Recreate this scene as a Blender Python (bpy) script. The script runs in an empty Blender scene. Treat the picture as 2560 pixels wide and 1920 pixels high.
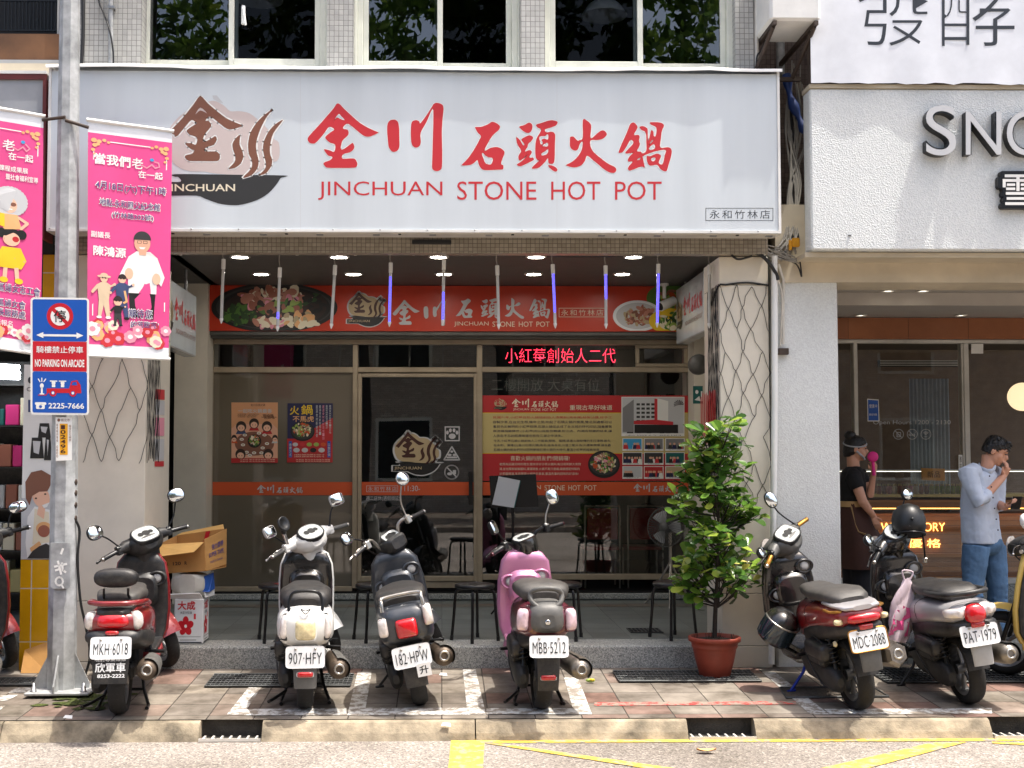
import bpy, bmesh, math, random
from mathutils import Vector as V, Matrix
from math import sin, cos, tan, pi, radians as R, atan2, sqrt, hypot, floor
sc = bpy.context.scene
col = sc.collection
random.seed(7)
# ---------------------------------------------------------------- camera
FPX, PPX, PPY, CZ = 3100.0, 1159.0, 998.0, 1.77
YAW, PIT = R(1.0), R(2.8)
FW = V((sin(YAW)*cos(PIT), cos(YAW)*cos(PIT), sin(PIT)))
RT = V((cos(YAW), -sin(YAW), 0))
UP = RT.cross(FW)
CAM = V((0, 0, CZ))
cd = bpy.data.cameras.new('camera')
cd.sensor_width = 36; cd.lens = FPX/2560*36
cd.shift_x = (1280-PPX)/2560; cd.shift_y = (PPY-960)/2560
cd.clip_start = .05; cd.clip_end = 500
cam = bpy.data.objects.new('camera', cd); col.objects.link(cam)
cam.location = CAM; cam.rotation_euler = (pi/2+PIT, 0, -YAW)
sc.camera = cam
# ---------------------------------------------------------------- sky, sun, exposure
SUNV = V((.30, -.10, 1)).normalized()          # towards the sun
w = bpy.data.worlds.new('World'); sc.world = w; w.use_nodes = True
nt = w.node_tree; bg = nt.nodes['Background']
sky = nt.nodes.new('ShaderNodeTexSky'); sky.sky_type = 'NISHITA'; sky.sun_disc = False
sky.sun_elevation = math.asin(SUNV.z); sky.sun_rotation = atan2(SUNV.x, SUNV.y)
sky.air_density = 1.0; sky.dust_density = 6.0; sky.ozone_density = .4
nt.links.new(sky.outputs[0], bg.inputs[0]); bg.inputs[1].default_value = .15
sd = bpy.data.lights.new('sun', 'SUN'); sd.energy = 2.4; sd.angle = R(.53); sd.color = (1, .95, .87)
sun = bpy.data.objects.new('sun', sd); col.objects.link(sun)
sun.rotation_euler = SUNV.to_track_quat('Z', 'Y').to_euler()
sc.view_settings.view_transform = 'Standard'; sc.view_settings.look = 'None'
sc.view_settings.exposure = 1.22; sc.view_settings.gamma = 1
sc.render.engine = 'CYCLES'
sc.cycles.use_denoising = True
sc.cycles.max_bounces = 8; sc.cycles.transparent_max_bounces = 16
sc.cycles.caustics_reflective = False; sc.cycles.caustics_refractive = False

def at(px, py, Y=None, Z=None):
    """the point of the place that the photograph shows at this pixel, on the plane Y (or Z, or the pavement)"""
    d = FW + RT*((px-PPX)/FPX) - UP*((py-PPY)/FPX)
    if Y is not None: t = Y/d.y
    elif Z is not None: t = (Z-CZ)/d.z
    else: t = (.12-.0465*8-CZ)/(d.z-.0465*d.y)
    return CAM + d*t
def X(px, Y, py=1150): return at(px, py, Y=Y).x
def Z(py, Y, px=1105): return at(px, py, Y=Y).z
def pave(y): return .12+.0465*(y-8)

# ---------------------------------------------------------------- materials
def srgb(r, g, b):
    f = lambda c: ((c/255+.055)/1.055)**2.4 if c > 10 else c/255/12.92
    return (f(r), f(g), f(b), 1)
MT = {}
def _m(name):
    m = bpy.data.materials.new(name); m.use_nodes = True
    return m, m.node_tree, m.node_tree.nodes['Principled BSDF']
def _tc(nt, kind='Object'):
    return nt.nodes.new('ShaderNodeTexCoord').outputs[kind]
def _noise(nt, co, scale, detail=4, rough=.6):
    n = nt.nodes.new('ShaderNodeTexNoise'); n.inputs['Scale'].default_value = scale
    n.inputs['Detail'].default_value = detail; n.inputs['Roughness'].default_value = rough
    nt.links.new(co, n.inputs['Vector']); return n.outputs[0]
def _ramp(nt, fac, stops, const=False):
    r = nt.nodes.new('ShaderNodeValToRGB'); el = r.color_ramp.elements
    if const: r.color_ramp.interpolation = 'CONSTANT'
    while len(el) < len(stops): el.new(.5)
    for e, (p, c) in zip(el, stops): e.position = p; e.color = c if len(c) == 4 else (*c, 1)
    nt.links.new(fac, r.inputs[0]); return r.outputs[0]
def _math(nt, op, a, b=None, c=None):
    n = nt.nodes.new('ShaderNodeMath'); n.operation = op
    for i, x in enumerate((a, b, c)):
        if x is None: continue
        if isinstance(x, (int, float)): n.inputs[i].default_value = x
        else: nt.links.new(x, n.inputs[i])
    return n.outputs[0]
def _mix(nt, fac, a, b, blend='MIX'):
    n = nt.nodes.new('ShaderNodeMix'); n.data_type = 'RGBA'; n.blend_type = blend
    for s, x in ((n.inputs[0], fac), (n.inputs[6], a), (n.inputs[7], b)):
        if isinstance(x, (int, float)): s.default_value = x
        elif isinstance(x, tuple): s.default_value = x
        else: nt.links.new(x, s)
    return n.outputs[2]
def _bump(nt, p, h, strength, dist=.01):
    b = nt.nodes.new('ShaderNodeBump'); b.inputs['Strength'].default_value = strength
    b.inputs['Distance'].default_value = dist
    nt.links.new(h, b.inputs['Height']); nt.links.new(b.outputs[0], p.inputs['Normal'])
def mat(name, c, rough=.5, metal=0, dirt=.12, ds=6, bump=None, coat=0, emit=None, spec=.5, trans=0, streak=False, dust=0):
    m, nt, p = _m(name)
    c = srgb(*c); co = _tc(nt)
    p.inputs['Roughness'].default_value = rough; p.inputs['Metallic'].default_value = metal
    p.inputs['Specular IOR Level'].default_value = spec
    if coat: p.inputs['Coat Weight'].default_value = coat; p.inputs['Coat Roughness'].default_value = .06
    if trans: p.inputs['Transmission Weight'].default_value = trans
    if dirt:
        f = _noise(nt, co, ds)
        if streak:
            mp = nt.nodes.new('ShaderNodeMapping'); mp.inputs['Scale'].default_value = (1, 1, .07); nt.links.new(co, mp.inputs[0]); f = _noise(nt, mp.outputs[0], ds)
        d = tuple(x*(1-2.2*dirt) for x in c[:3])+(1,); l = tuple(min(1, x*(1+dirt)) for x in c[:3])+(1,)
        bc = _ramp(nt, f, [(.3, d), (.72, l)])
        if dust:
            k = _math(nt, 'MULTIPLY', _ramp(nt, _noise(nt, co, 19, 8, .75), [(.42, (0, 0, 0)), (.75, (1, 1, 1))]), dust)
            bc = _mix(nt, k, bc, srgb(156, 146, 132))
        nt.links.new(bc, p.inputs['Base Color'])
        r = _math(nt, 'MULTIPLY_ADD', f, .25, rough-.12); nt.links.new(r, p.inputs['Roughness'])
    else: p.inputs['Base Color'].default_value = c
    if bump: _bump(nt, p, _noise(nt, co, bump[0], 6), bump[1], bump[2] if len(bump) > 2 else .004)
    if emit: p.inputs['Emission Color'].default_value = srgb(*emit[0]); p.inputs['Emission Strength'].default_value = emit[1]
    MT[name] = m
def cells(name, su, sv, joint, stops, jc, off=0, rough=.7, bump=.6, dirt=.3, ds=3, flat=False, jd=1, spec=.4):
    """a grid of tiles / bricks / pavers: own colour per cell, real joints"""
    m, nt, p = _m(name); co = _tc(nt)
    sp = nt.nodes.new('ShaderNodeSeparateXYZ'); nt.links.new(co, sp.inputs[0])
    if flat: u, v = sp.outputs[0], sp.outputs[1]
    else: u, v = _math(nt, 'ADD', sp.outputs[0], sp.outputs[1]), sp.outputs[2]
    v = _math(nt, 'DIVIDE', v, sv); fv = _math(nt, 'FLOOR', v)
    u = _math(nt, 'DIVIDE', u, su)
    if off: u = _math(nt, 'ADD', u, _math(nt, 'MULTIPLY', _math(nt, 'MODULO', fv, 2), off))
    fu = _math(nt, 'FLOOR', u)
    cb = nt.nodes.new('ShaderNodeCombineXYZ'); nt.links.new(fu, cb.inputs[0]); nt.links.new(fv, cb.inputs[1])
    wn = nt.nodes.new('ShaderNodeTexWhiteNoise'); nt.links.new(cb.outputs[0], wn.inputs[0])
    c = _ramp(nt, wn.outputs[0], stops)
    n1 = _noise(nt, co, ds, 6, .65)
    c = _mix(nt, dirt, c, _ramp(nt, n1, [(.3, (.25, .23, .2)), (.65, (1, 1, 1))]), 'MULTIPLY')
    ju = _math(nt, 'PINGPONG', u, .5); jv = _math(nt, 'PINGPONG', v, .5)
    e = _math(nt, 'MINIMUM', _math(nt, 'MULTIPLY', ju, su), _math(nt, 'MULTIPLY', jv, sv))
    e = _math(nt, 'ADD', e, _math(nt, 'MULTIPLY_ADD', _noise(nt, co, 25), joint*.8, -joint*.4))
    k = nt.nodes.new('ShaderNodeMapRange'); k.inputs[1].default_value = joint*.35; k.inputs[2].default_value = joint*.75
    nt.links.new(e, k.inputs[0])
    c = _mix(nt, k.outputs[0], srgb(*jc), c)
    nt.links.new(c, p.inputs['Base Color'])
    p.inputs['Roughness'].default_value = rough; p.inputs['Specular IOR Level'].default_value = spec
    h = _math(nt, 'MULTIPLY_ADD', _noise(nt, co, 60, 4), .25, k.outputs[0])
    _bump(nt, p, h, bump, .006*jd)
    MT[name] = m
def speck(name, stops, scale, rough=.8, bump=.4, big=None, stain=.5, bd=.004, spec=.4):
    """grainy stone: two octaves of fine specks with broad stains"""
    m, nt, p = _m(name); co = _tc(nt)
    vo = nt.nodes.new('ShaderNodeTexVoronoi'); vo.inputs['Scale'].default_value = scale
    nt.links.new(co, vo.inputs['Vector'])
    sp = nt.nodes.new('ShaderNodeSeparateColor'); nt.links.new(vo.outputs['Color'], sp.inputs[0])
    c = _ramp(nt, sp.outputs[0], stops)
    n1 = _noise(nt, co, big or 1.3, 7, .65)
    c = _mix(nt, stain, c, _ramp(nt, n1, [(.32, (.42, .40, .36)), (.6, (1, 1, 1))]), 'MULTIPLY')
    nt.links.new(c, p.inputs['Base Color']); p.inputs['Roughness'].default_value = rough
    p.inputs['Specular IOR Level'].default_value = spec
    h = _math(nt, 'ADD', vo.outputs['Distance'], _math(nt, 'MULTIPLY', _noise(nt, co, scale*.5), .6))
    _bump(nt, p, h, bump, bd); MT[name] = m
def glassmat(name, tint, ior=1.6, rough=0.0):
    m, nt, p = _m(name); nt.nodes.remove(p)
    o = nt.nodes['Material Output']
    t = nt.nodes.new('ShaderNodeBsdfTransparent'); t.inputs[0].default_value = tint
    g = nt.nodes.new('ShaderNodeBsdfGlossy'); g.inputs['Roughness'].default_value = rough
    fr = nt.nodes.new('ShaderNodeFresnel'); fr.inputs[0].default_value = ior
    mx = nt.nodes.new('ShaderNodeMixShader')
    # a very slight waviness, as in real panes
    b = nt.nodes.new('ShaderNodeBump'); b.inputs['Strength'].default_value = .03; b.inputs['Distance'].default_value = .008
    nt.links.new(_noise(nt, _tc(nt), 1.6, 1), b.inputs['Height']); nt.links.new(b.outputs[0], g.inputs['Normal'])
    nt.links.new(fr.outputs[0], mx.inputs[0]); nt.links.new(t.outputs[0], mx.inputs[1])
    nt.links.new(g.outputs[0], mx.inputs[2]); nt.links.new(mx.outputs[0], o.inputs[0]); MT[name] = m
def leafmat(name, stops, rough=.35):
    m, nt, p = _m(name)
    a = nt.nodes.new('ShaderNodeAttribute'); a.attribute_name = 'tone'
    c = _ramp(nt, a.outputs['Fac'], stops)
    nt.links.new(c, p.inputs['Base Color']); p.inputs['Roughness'].default_value = rough
    tr = nt.nodes.new('ShaderNodeBsdfTranslucent'); nt.links.new(c, tr.inputs[0])
    mx = nt.nodes.new('ShaderNodeMixShader'); mx.inputs[0].default_value = .3
    nt.links.new(p.outputs[0], mx.inputs[1]); nt.links.new(tr.outputs[0], mx.inputs[2])
    nt.links.new(mx.outputs[0], nt.nodes['Material Output'].inputs[0]); MT[name] = m

# ---------------------------------------------------------------- mesh builder
class MB:
    def __init__(s, m=None):
        s.v = []; s.f = []; s.fm = []; s.fs = []; s.slots = []; s.cur = 0; s.T = None
        if m: s.mat(m)
    def mat(s, name):
        if name not in s.slots: s.slots.append(name)
        s.cur = s.slots.index(name); return s
    def add(s, vs, fs, smooth=False):
        b = len(s.v)
        if s.T is not None: vs = [s.T @ V(p) for p in vs]
        s.v.extend(tuple(p) for p in vs)
        for f in fs:
            s.f.append(tuple(i+b for i in f)); s.fm.append(s.cur); s.fs.append(smooth)
        return s
    def quad(s, *p): return s.add(p, [tuple(range(len(p)))])
    def box(s, x0, x1, y0, y1, z0, z1, bev=0, rot=None, seg=1):
        bm = bmesh.new(); bmesh.ops.create_cube(bm, size=1)
        sx, sy, sz = abs(x1-x0), abs(y1-y0), abs(z1-z0)
        for v in bm.verts: v.co = V((v.co.x*sx, v.co.y*sy, v.co.z*sz))
        if bev: bmesh.ops.bevel(bm, geom=bm.edges[:], offset=min(bev, .45*min(sx, sy, sz)), segments=seg, affect='EDGES', profile=.5)
        c = V(((x0+x1)/2, (y0+y1)/2, (z0+z1)/2))
        vs = [((rot @ v.co) if rot else v.co)+c for v in bm.verts]
        bm.verts.index_update()
        s.add(vs, [tuple(v.index for v in f.verts) for f in bm.faces], smooth=seg > 1); bm.free(); return s
    def tube(s, pts, r, n=8, closed=False, caps=True, flat=None):
        pts = [V(p) for p in pts]; m = len(pts)
        rs = r if isinstance(r, (list, tuple)) else [r]*m
        tang = []
        for i in range(m):
            a = pts[(i-1) % m] if (closed or i > 0) else pts[i]
            b = pts[(i+1) % m] if (closed or i < m-1) else pts[i]
            t = (b-a); tang.append(t.normalized() if t.length > 1e-9 else V((0, 0, 1)))
        ref = V((0, 0, 1)) if abs(tang[0].z) < .9 else V((0, 1, 0))
        u = (ref - tang[0]*ref.dot(tang[0])).normalized()
        vs = []
        for i in range(m):
            u = (u - tang[i]*u.dot(tang[i])).normalized(); w_ = tang[i].cross(u)
            for k in range(n):
                a = 2*pi*k/n
                ku, kw = (1, 1) if flat is None else flat
                vs.append(pts[i] + (u*cos(a)*ku + w_*sin(a)*kw)*rs[i])
        fs = []
        for i in range(m if closed else m-1):
            j = (i+1) % m
            for k in range(n):
                k2 = (k+1) % n; fs.append((i*n+k, i*n+k2, j*n+k2, j*n+k))
        s.add(vs, fs, True)
        if caps and not closed: s.add(vs[:n], [tuple(range(n))[::-1]]); s.add(vs[-n:], [tuple(range(n))])
        return s
    def cyl(s, p0, p1, r0, r1=None, n=16, caps=True):
        return s.tube([p0, p1], [r0, r0 if r1 is None else r1], n, caps=caps)
    def loft(s, rings, caps=True, smooth=True):
        n = len(rings[0]); vs = [p for r in rings for p in r]; fs = []
        for i in range(len(rings)-1):
            for k in range(n):
                k2 = (k+1) % n; fs.append((i*n+k, i*n+k2, (i+1)*n+k2, (i+1)*n+k))
        s.add(vs, fs, smooth)
        if caps: s.add(rings[0], [tuple(range(n))[::-1]]); s.add(rings[-1], [tuple(range(n))])
        return s
    def grid(s, rows, smooth=True):
        n = len(rows[0]); vs = [p for r in rows for p in r]
        return s.add(vs, [(i*n+k, i*n+k+1, (i+1)*n+k+1, (i+1)*n+k) for i in range(len(rows)-1) for k in range(n-1)], smooth)
    def lathe(s, prof, o=(0, 0, 0), ax=(0, 0, 1), n=24, caps=True):
        q = V(ax).normalized().to_track_quat('Z', 'Y'); o = V(o)
        rings = [[o + q @ V((r*cos(2*pi*k/n), r*sin(2*pi*k/n), z)) for k in range(n)] for r, z in prof]
        return s.loft(rings, caps)
    def ell(s, c, r, n=16, m=10, rot=None):
        c = V(c); r = (r, r, r) if isinstance(r, (int, float)) else r
        rings = []
        for i in range(m+1):
            a = -pi/2+pi*i/m; rr = max(cos(a), .02)
            ring = [V((r[0]*rr*cos(2*pi*k/n), r[1]*rr*sin(2*pi*k/n), r[2]*sin(a))) for k in range(n)]
            rings.append([c+(rot @ p if rot else p) for p in ring])
        return s.loft(rings)
    def prism(s, pts, d):
        """polygon pts (3-D) pushed along the vector d"""
        pts = [V(p) for p in pts]; d = V(d); n = len(pts)
        s.add(pts+[p+d for p in pts], [tuple(range(n)), tuple(range(n, 2*n))[::-1]]+[(i, (i+1) % n, (i+1) % n+n, i+n) for i in range(n)])
        return s
    def mesh(s, name):
        me = bpy.data.meshes.new(name); me.from_pydata(s.v, [], s.f)
        for k in s.slots: me.materials.append(MT[k])
        me.polygons.foreach_set('material_index', s.fm); me.polygons.foreach_set('use_smooth', s.fs)
        me.update(); return me
    def build(s, name, parent=None):
        o = bpy.data.objects.new(name, s.mesh(name)); col.objects.link(o)
        if parent: o.parent = parent
        return o
def tag(o, label=None, cat=None, group=None, kind=None):
    if label: o['label'] = label
    if cat: o['category'] = cat
    if group: o['group'] = group
    if kind: o['kind'] = kind
    return o
def thing(name, label, cat, loc=(0, 0, 0), group=None):
    o = bpy.data.objects.new(name, None); o.empty_display_size = .1; col.objects.link(o); o.location = loc
    return tag(o, label, cat, group)
def put(mb, name, t):
    """build a part whose mesh was written in world coordinates, under thing t"""
    o = mb.build(name, t); o.matrix_parent_inverse = Matrix.Translation(-t.location); return o
def struct(mb, name): return tag(mb.build(name), kind='structure')
def fuse(mb, name, m, parent=None, voxel=.008, smooth=6, disp=None):
    """one continuous skin over overlapping volumes"""
    o = bpy.data.objects.new('tmp', mb.mesh('tmp')); col.objects.link(o)
    r = o.modifiers.new('r', 'REMESH'); r.mode = 'VOXEL'; r.voxel_size = voxel
    k = o.modifiers.new('s', 'SMOOTH'); k.iterations = smooth; k.factor = .5
    if disp:
        tx = bpy.data.textures.new('cloth', 'CLOUDS'); tx.noise_scale = disp[0]; tx.noise_depth = 2
        d = o.modifiers.new('d', 'DISPLACE'); d.texture = tx; d.strength = disp[1]; d.texture_coords = 'LOCAL'; d.mid_level = .5
    me = bpy.data.meshes.new_from_object(o.evaluated_get(bpy.context.evaluated_depsgraph_get()))
    bpy.data.objects.remove(o); me.name = name
    me.materials.clear(); me.materials.append(MT[m])
    me.polygons.foreach_set('use_smooth', [True]*len(me.polygons))
    me.polygons.foreach_set('material_index', [0]*len(me.polygons))
    o = bpy.data.objects.new(name, me); col.objects.link(o)
    if parent:
        o.parent = parent; o.matrix_parent_inverse = Matrix.Translation(-parent.location)
    return o
def se(y, cz, hw, ht, hb=None, e=2.6, cx=0, n=22):
    hb = ht if hb is None else hb; out = []
    for k in range(n):
        a = 2*pi*k/n; c, s_ = cos(a), sin(a)
        out.append(V((cx+hw*math.copysign(abs(c)**(2/e), c), y, cz+(ht if s_ > 0 else hb)*math.copysign(abs(s_)**(2/e), s_))))
    return out
def sez(z, cy, hw, hd, e=3, cx=0, n=22):
    return [V((cx+hw*math.copysign(abs(cos(a))**(2/e), cos(a)), cy+hd*math.copysign(abs(sin(a))**(2/e), sin(a)), z)) for a in [2*pi*k/n for k in range(n)]]
def smooth_pts(pts, k=4, closed=False):
    """Catmull-Rom through the points"""
    pts = [V(p) for p in pts]; n = len(pts); out = []
    for i in range(n if closed else n-1):
        p0 = pts[(i-1) % n] if closed or i > 0 else pts[i]
        p1 = pts[i]; p2 = pts[(i+1) % n]; p3 = pts[(i+2) % n] if closed or i+2 < n else p2
        for j in range(k):
            t = j/k
            out.append(.5*((2*p1)+(p2-p0)*t+(2*p0-5*p1+4*p2-p3)*t*t+(3*p1-p0-3*p2+p3)*t**3))
    if not closed: out.append(pts[-1])
    return out

# ---------------------------------------------------------------- flat art: every function takes f(u, v, n) -> point, v runs down
def fac(Y):
    """pixels of the photograph on the upright plane Y"""
    return lambda u, v, n=0: at(u, v, Y=Y) + V((0, -n, 0))
def quadmap(tl, tr, br, bl, w=1, h=1):
    tl, tr, br, bl = map(V, (tl, tr, br, bl)); N = (bl-tl).cross(tr-tl).normalized()
    if N.y > 0 and abs(N.y) > .3: N = -N
    def f(u, v, n=0):
        a, b = u/w, v/h
        return (tl*(1-a)+tr*a)*(1-b)+(bl*(1-a)+br*a)*b+N*n
    return f
def rect(mb, f, u0, v0, u1, v1, n=.002): mb.quad(f(u0, v0, n), f(u1, v0, n), f(u1, v1, n), f(u0, v1, n))
def poly(mb, f, pts, n=.002): mb.quad(*[f(u, v, n) for u, v in pts])
def oval(mb, f, cu, cv, ru, rv, n=.002, k=28, rot=0):
    c, s_ = cos(rot), sin(rot)
    poly(mb, f, [(cu+ru*cos(a)*c-rv*sin(a)*s_, cv+ru*cos(a)*s_+rv*sin(a)*c) for a in [2*pi*i/k for i in range(k)]], n)
def stroke(mb, f, pts, w_, n=.002, closed=False):
    P = [V((*p, 0)) for p in pts]; m = len(P)
    for i in range(m if closed else m-1):
        a, b = P[i], P[(i+1) % m]; d = (b-a)
        if d.length < 1e-9: continue
        d.normalize(); q = V((-d.y, d.x, 0))*w_/2; e = d*w_*.25
        mb.quad(*[f(p.x, p.y, n) for p in (a-e+q, b+e+q, b+e-q, a-e-q)])
def frame(mb, f, u0, v0, u1, v1, w_, n=.002):
    rect(mb, f, u0, v0, u1, v0+w_, n); rect(mb, f, u0, v1-w_, u1, v1, n)
    rect(mb, f, u0, v0+w_, u0+w_, v1-w_, n); rect(mb, f, u1-w_, v0+w_, u1, v1-w_, n)
_tx = {}
def _text(s, bold, sp, res=2):
    k = (s, bold, sp, res)
    if k not in _tx:
        c = bpy.data.curves.new('t', 'FONT'); c.body = s; c.offset = bold; c.resolution_u = res; c.space_character = sp
        o = bpy.data.objects.new('t', c); col.objects.link(o)
        me = bpy.data.meshes.new_from_object(o.evaluated_get(bpy.context.evaluated_depsgraph_get()))
        vs = [v.co.copy() for v in me.vertices]; fs = [tuple(p.vertices) for p in me.polygons]
        bpy.data.objects.remove(o); bpy.data.curves.remove(c); bpy.data.meshes.remove(me)
        x0 = min(v.x for v in vs); x1 = max(v.x for v in vs); y0 = min(v.y for v in vs); y1 = max(v.y for v in vs)
        _tx[k] = ([((v.x-x0)/(x1-x0), (y1-v.y)/max(y1-y0, 1e-6)) for v in vs], fs)
    return _tx[k]
def text(mb, f, s, u0, v0, u1, v1, n=.004, bold=0.0, sp=1.0, slant=0, depth=0):
    if bold > .008 and max(s) > '\u2e80':      # heavy Chinese lettering: the outline thickened by a small shift each way
        k = min(v1-v0, (u1-u0)/max(1, len(s)))*bold*.55
        for i, (a, b) in enumerate(((0, 0), (k, 0), (-k, 0), (0, k), (0, -k), (k*.7, k*.7), (-k*.7, -k*.7), (k*.7, -k*.7), (-k*.7, k*.7))): text(mb, f, s, u0+a, v0+b, u1+a, v1+b, n+i*.00003, 0, sp, slant, depth)
        return
    vs, fs = _text(s, bold, sp, 8 if depth else 3)
    q = [(u0+(u1-u0)*a+slant*(v1-v0)*(.5-b), v0+(v1-v0)*b) for a, b in vs]
    mb.add([f(a, b, n) for a, b in q], fs)
    if depth:
        mb.add([f(a, b, n-depth) for a, b in q], fs)
        cnt = {}
        for fa in fs:
            for i in range(len(fa)):
                e = tuple(sorted((fa[i], fa[(i+1) % len(fa)]))); cnt[e] = cnt.get(e, 0)+1
        for (i, j), c in cnt.items():
            if c == 1: mb.quad(f(*q[i], n), f(*q[j], n), f(*q[j], n-depth), f(*q[i], n-depth))
def vtext(mb, f, s, u0, v0, u1, v1, n=.004, bold=0):
    h = (v1-v0)/len(s)
    for i, ch in enumerate(s):
        if ch != ' ': text(mb, f, ch, u0, v0+h*i+h*.06, u1, v0+h*(i+1)-h*.06, n, bold)
_gl = {}
def fillpoly(loops):
    """triangulated polygon with holes"""
    c = bpy.data.curves.new('g', 'CURVE'); c.dimensions = '2D'; c.fill_mode = 'BOTH'
    for lp in loops:
        s = c.splines.new('POLY'); s.points.add(len(lp)-1); s.use_cyclic_u = True
        for p, (x, y) in zip(s.points, lp): p.co = (x, y, 0, 1)
    o = bpy.data.objects.new('g', c); col.objects.link(o)
    me = bpy.data.meshes.new_from_object(o.evaluated_get(bpy.context.evaluated_depsgraph_get()))
    r = ([(v.co.x, v.co.y) for v in me.vertices], [tuple(p.vertices) for p in me.polygons])
    bpy.data.objects.remove(o); bpy.data.curves.remove(c); bpy.data.meshes.remove(me); return r
def glyph(mb, f, key, loops, tf, n):
    """traced brush character; tf maps its own drawing units to (u, v)"""
    if key not in _gl:
        _gl[key] = fillpoly([[(p.x/1000, p.y/1000) for p in smooth_pts([(a, b, 0) for a, b in lp], 3, True)] for lp in loops])
    vs, fs = _gl[key]; mb.add([f(*tf(a*1000, b*1000), n) for a, b in vs], fs)
# ---------------------------------------------------------------- material table
mat('cream_panel', (226, 219, 203), .45, dirt=.05, ds=3, bump=(30, .1))
mat('white_paint', (232, 234, 232), .5, dirt=.06, ds=2)
mat('frame_cream', (222, 224, 212), .35, dirt=.05)
mat('alu', (172, 158, 136), .38, .25, dirt=.08)
mat('alu_white', (205, 203, 196), .4, .1, dirt=.06)
mat('black_gap', (14, 14, 15), .7, dirt=0)
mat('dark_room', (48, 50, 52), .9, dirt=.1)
mat('teal_room', (62, 88, 88), .8, dirt=.1)
mat('ceiling_grey', (92, 90, 88), .6, dirt=.05)
mat('ceiling_light', (196, 190, 182), .7, dirt=.03)
mat('beam_beige', (205, 194, 172), .7, dirt=.1, ds=2, bump=(25, .15))
mat('header', (96, 96, 92), .45, .3, dirt=.12)
mat('conduit', (214, 210, 200), .4, dirt=.08)
mat('steel', (170, 172, 174), .35, .8, dirt=.1)
mat('bracket', (78, 66, 58), .6, .3, dirt=.2)
mat('cable', (28, 28, 29), .5, dirt=0)
mat('cable_grey', (150, 146, 138), .6, dirt=.1)
mat('blue_wrap', (24, 52, 110), .6, dirt=.15)
mat('yellow_tape', (226, 160, 30), .6, dirt=.1)
mat('maroon', (110, 44, 40), .45, dirt=.1)
mat('rust_panel', (112, 78, 52), .7, dirt=.2, ds=3)
mat('sign_white', (214, 222, 227), .22, dirt=.05, ds=2.2, coat=.3, streak=True)
mat('sign_edge', (232, 232, 228), .4, dirt=.05)
mat('film', (112, 104, 90), .05, dirt=.16, ds=.35, spec=1.0)
mat('lamp_on', (255, 250, 240), .5, dirt=0, emit=((255, 248, 238), 34))
mat('lamp_dim', (250, 245, 235), .5, dirt=0, emit=((255, 245, 225), 2.2))
mat('tube_on', (255, 255, 255), .5, dirt=0, emit=((240, 248, 255), 8))
mat('red_chair', (150, 26, 26), .4, dirt=.08)
mat('black_plastic', (24, 25, 27), .38, dirt=.1)
mat('black_metal', (22, 23, 25), .3, .2, dirt=.1)
mat('curb', (166, 153, 130), .9, dirt=.32, ds=5, bump=(45, .6, .01))
mat('curb_dark', (70, 66, 60), .9, dirt=.25, ds=8, bump=(60, .8, .01))
mat('moss', (74, 84, 34), .95, dirt=.3, ds=14, bump=(60, 1, .01))
mat('grate', (92, 94, 94), .5, .6, dirt=.2, ds=12)
mat('cover', (84, 76, 66), .85, dirt=.3, ds=40, bump=(70, 1, .01))
mat('balloon', (235, 228, 212), .3, dirt=.03, emit=((255, 226, 180), .55)); mat('shop_room', (120, 104, 88), .8, dirt=.1)
mat('curtain', (120, 132, 146), .8, dirt=.05)
mat('grey_panel', (168, 172, 176), .5, dirt=.05)
cells('paver', .30, .30, .007, [(0, srgb(150, 142, 130)), (.35, srgb(132, 124, 115)), (.62, srgb(158, 149, 136)), (.72, srgb(146, 124, 113)), (.84, srgb(136, 106, 95)), (.9, srgb(142, 131, 120)), (1, srgb(126, 118, 109))], (62, 56, 50), rough=.85, flat=True, dirt=.95, ds=3.4)
cells('floor_tile', .30, .30, .004, [(0, srgb(106, 111, 108)), (1, srgb(124, 130, 127))], (80, 82, 80), rough=.4, flat=True, dirt=.25)
cells('band_tile', .30, .12, .004, [(0, srgb(120, 100, 84)), (.5, srgb(128, 122, 112)), (1, srgb(112, 106, 96))], (72, 70, 66), rough=.4, flat=True, dirt=.3)
cells('wall_tile', .036, .0415, .0035, [(0, srgb(176, 176, 173)), (1, srgb(192, 192, 188))], (120, 119, 116), rough=.45, dirt=.35, ds=1.5)
cells('beam_tile', .034, .03, .003, [(0, srgb(150, 141, 126)), (1, srgb(172, 163, 147))], (96, 88, 78), rough=.22, dirt=.25)
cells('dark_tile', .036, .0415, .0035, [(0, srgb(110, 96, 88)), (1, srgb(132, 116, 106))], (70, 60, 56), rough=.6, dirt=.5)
cells('yellow_tile', .145, .40, .006, [(0, srgb(214, 158, 18)), (1, srgb(226, 170, 26))], (206, 200, 186), rough=.25, dirt=.25, bump=.3)
cells('brick', .22, .07, .008, [(0, srgb(190, 180, 168)), (.5, srgb(172, 158, 146)), (1, srgb(206, 198, 186))], (120, 112, 104), off=.5, rough=.8)
cells('wood_panel', .62, 3, .004, [(0, srgb(150, 92, 58)), (1, srgb(166, 104, 66))], (90, 54, 34), rough=.5, dirt=.2, ds=7)
cells('wood_plank', 3, .05, .003, [(0, srgb(146, 92, 48)), (1, srgb(176, 118, 66))], (70, 42, 24), rough=.5, dirt=.2)
speck('asphalt', [(0, srgb(104, 99, 93)), (.35, srgb(138, 131, 124)), (.7, srgb(156, 148, 140)), (.93, srgb(172, 164, 154)), (1, srgb(200, 193, 184))], 95, .9, .6, .5, .8)
speck('granite', [(0, srgb(112, 114, 112)), (.3, srgb(148, 152, 149)), (.7, srgb(176, 178, 174)), (1, srgb(206, 206, 200))], 150, .75, .3, 1.2, .5)
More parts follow.
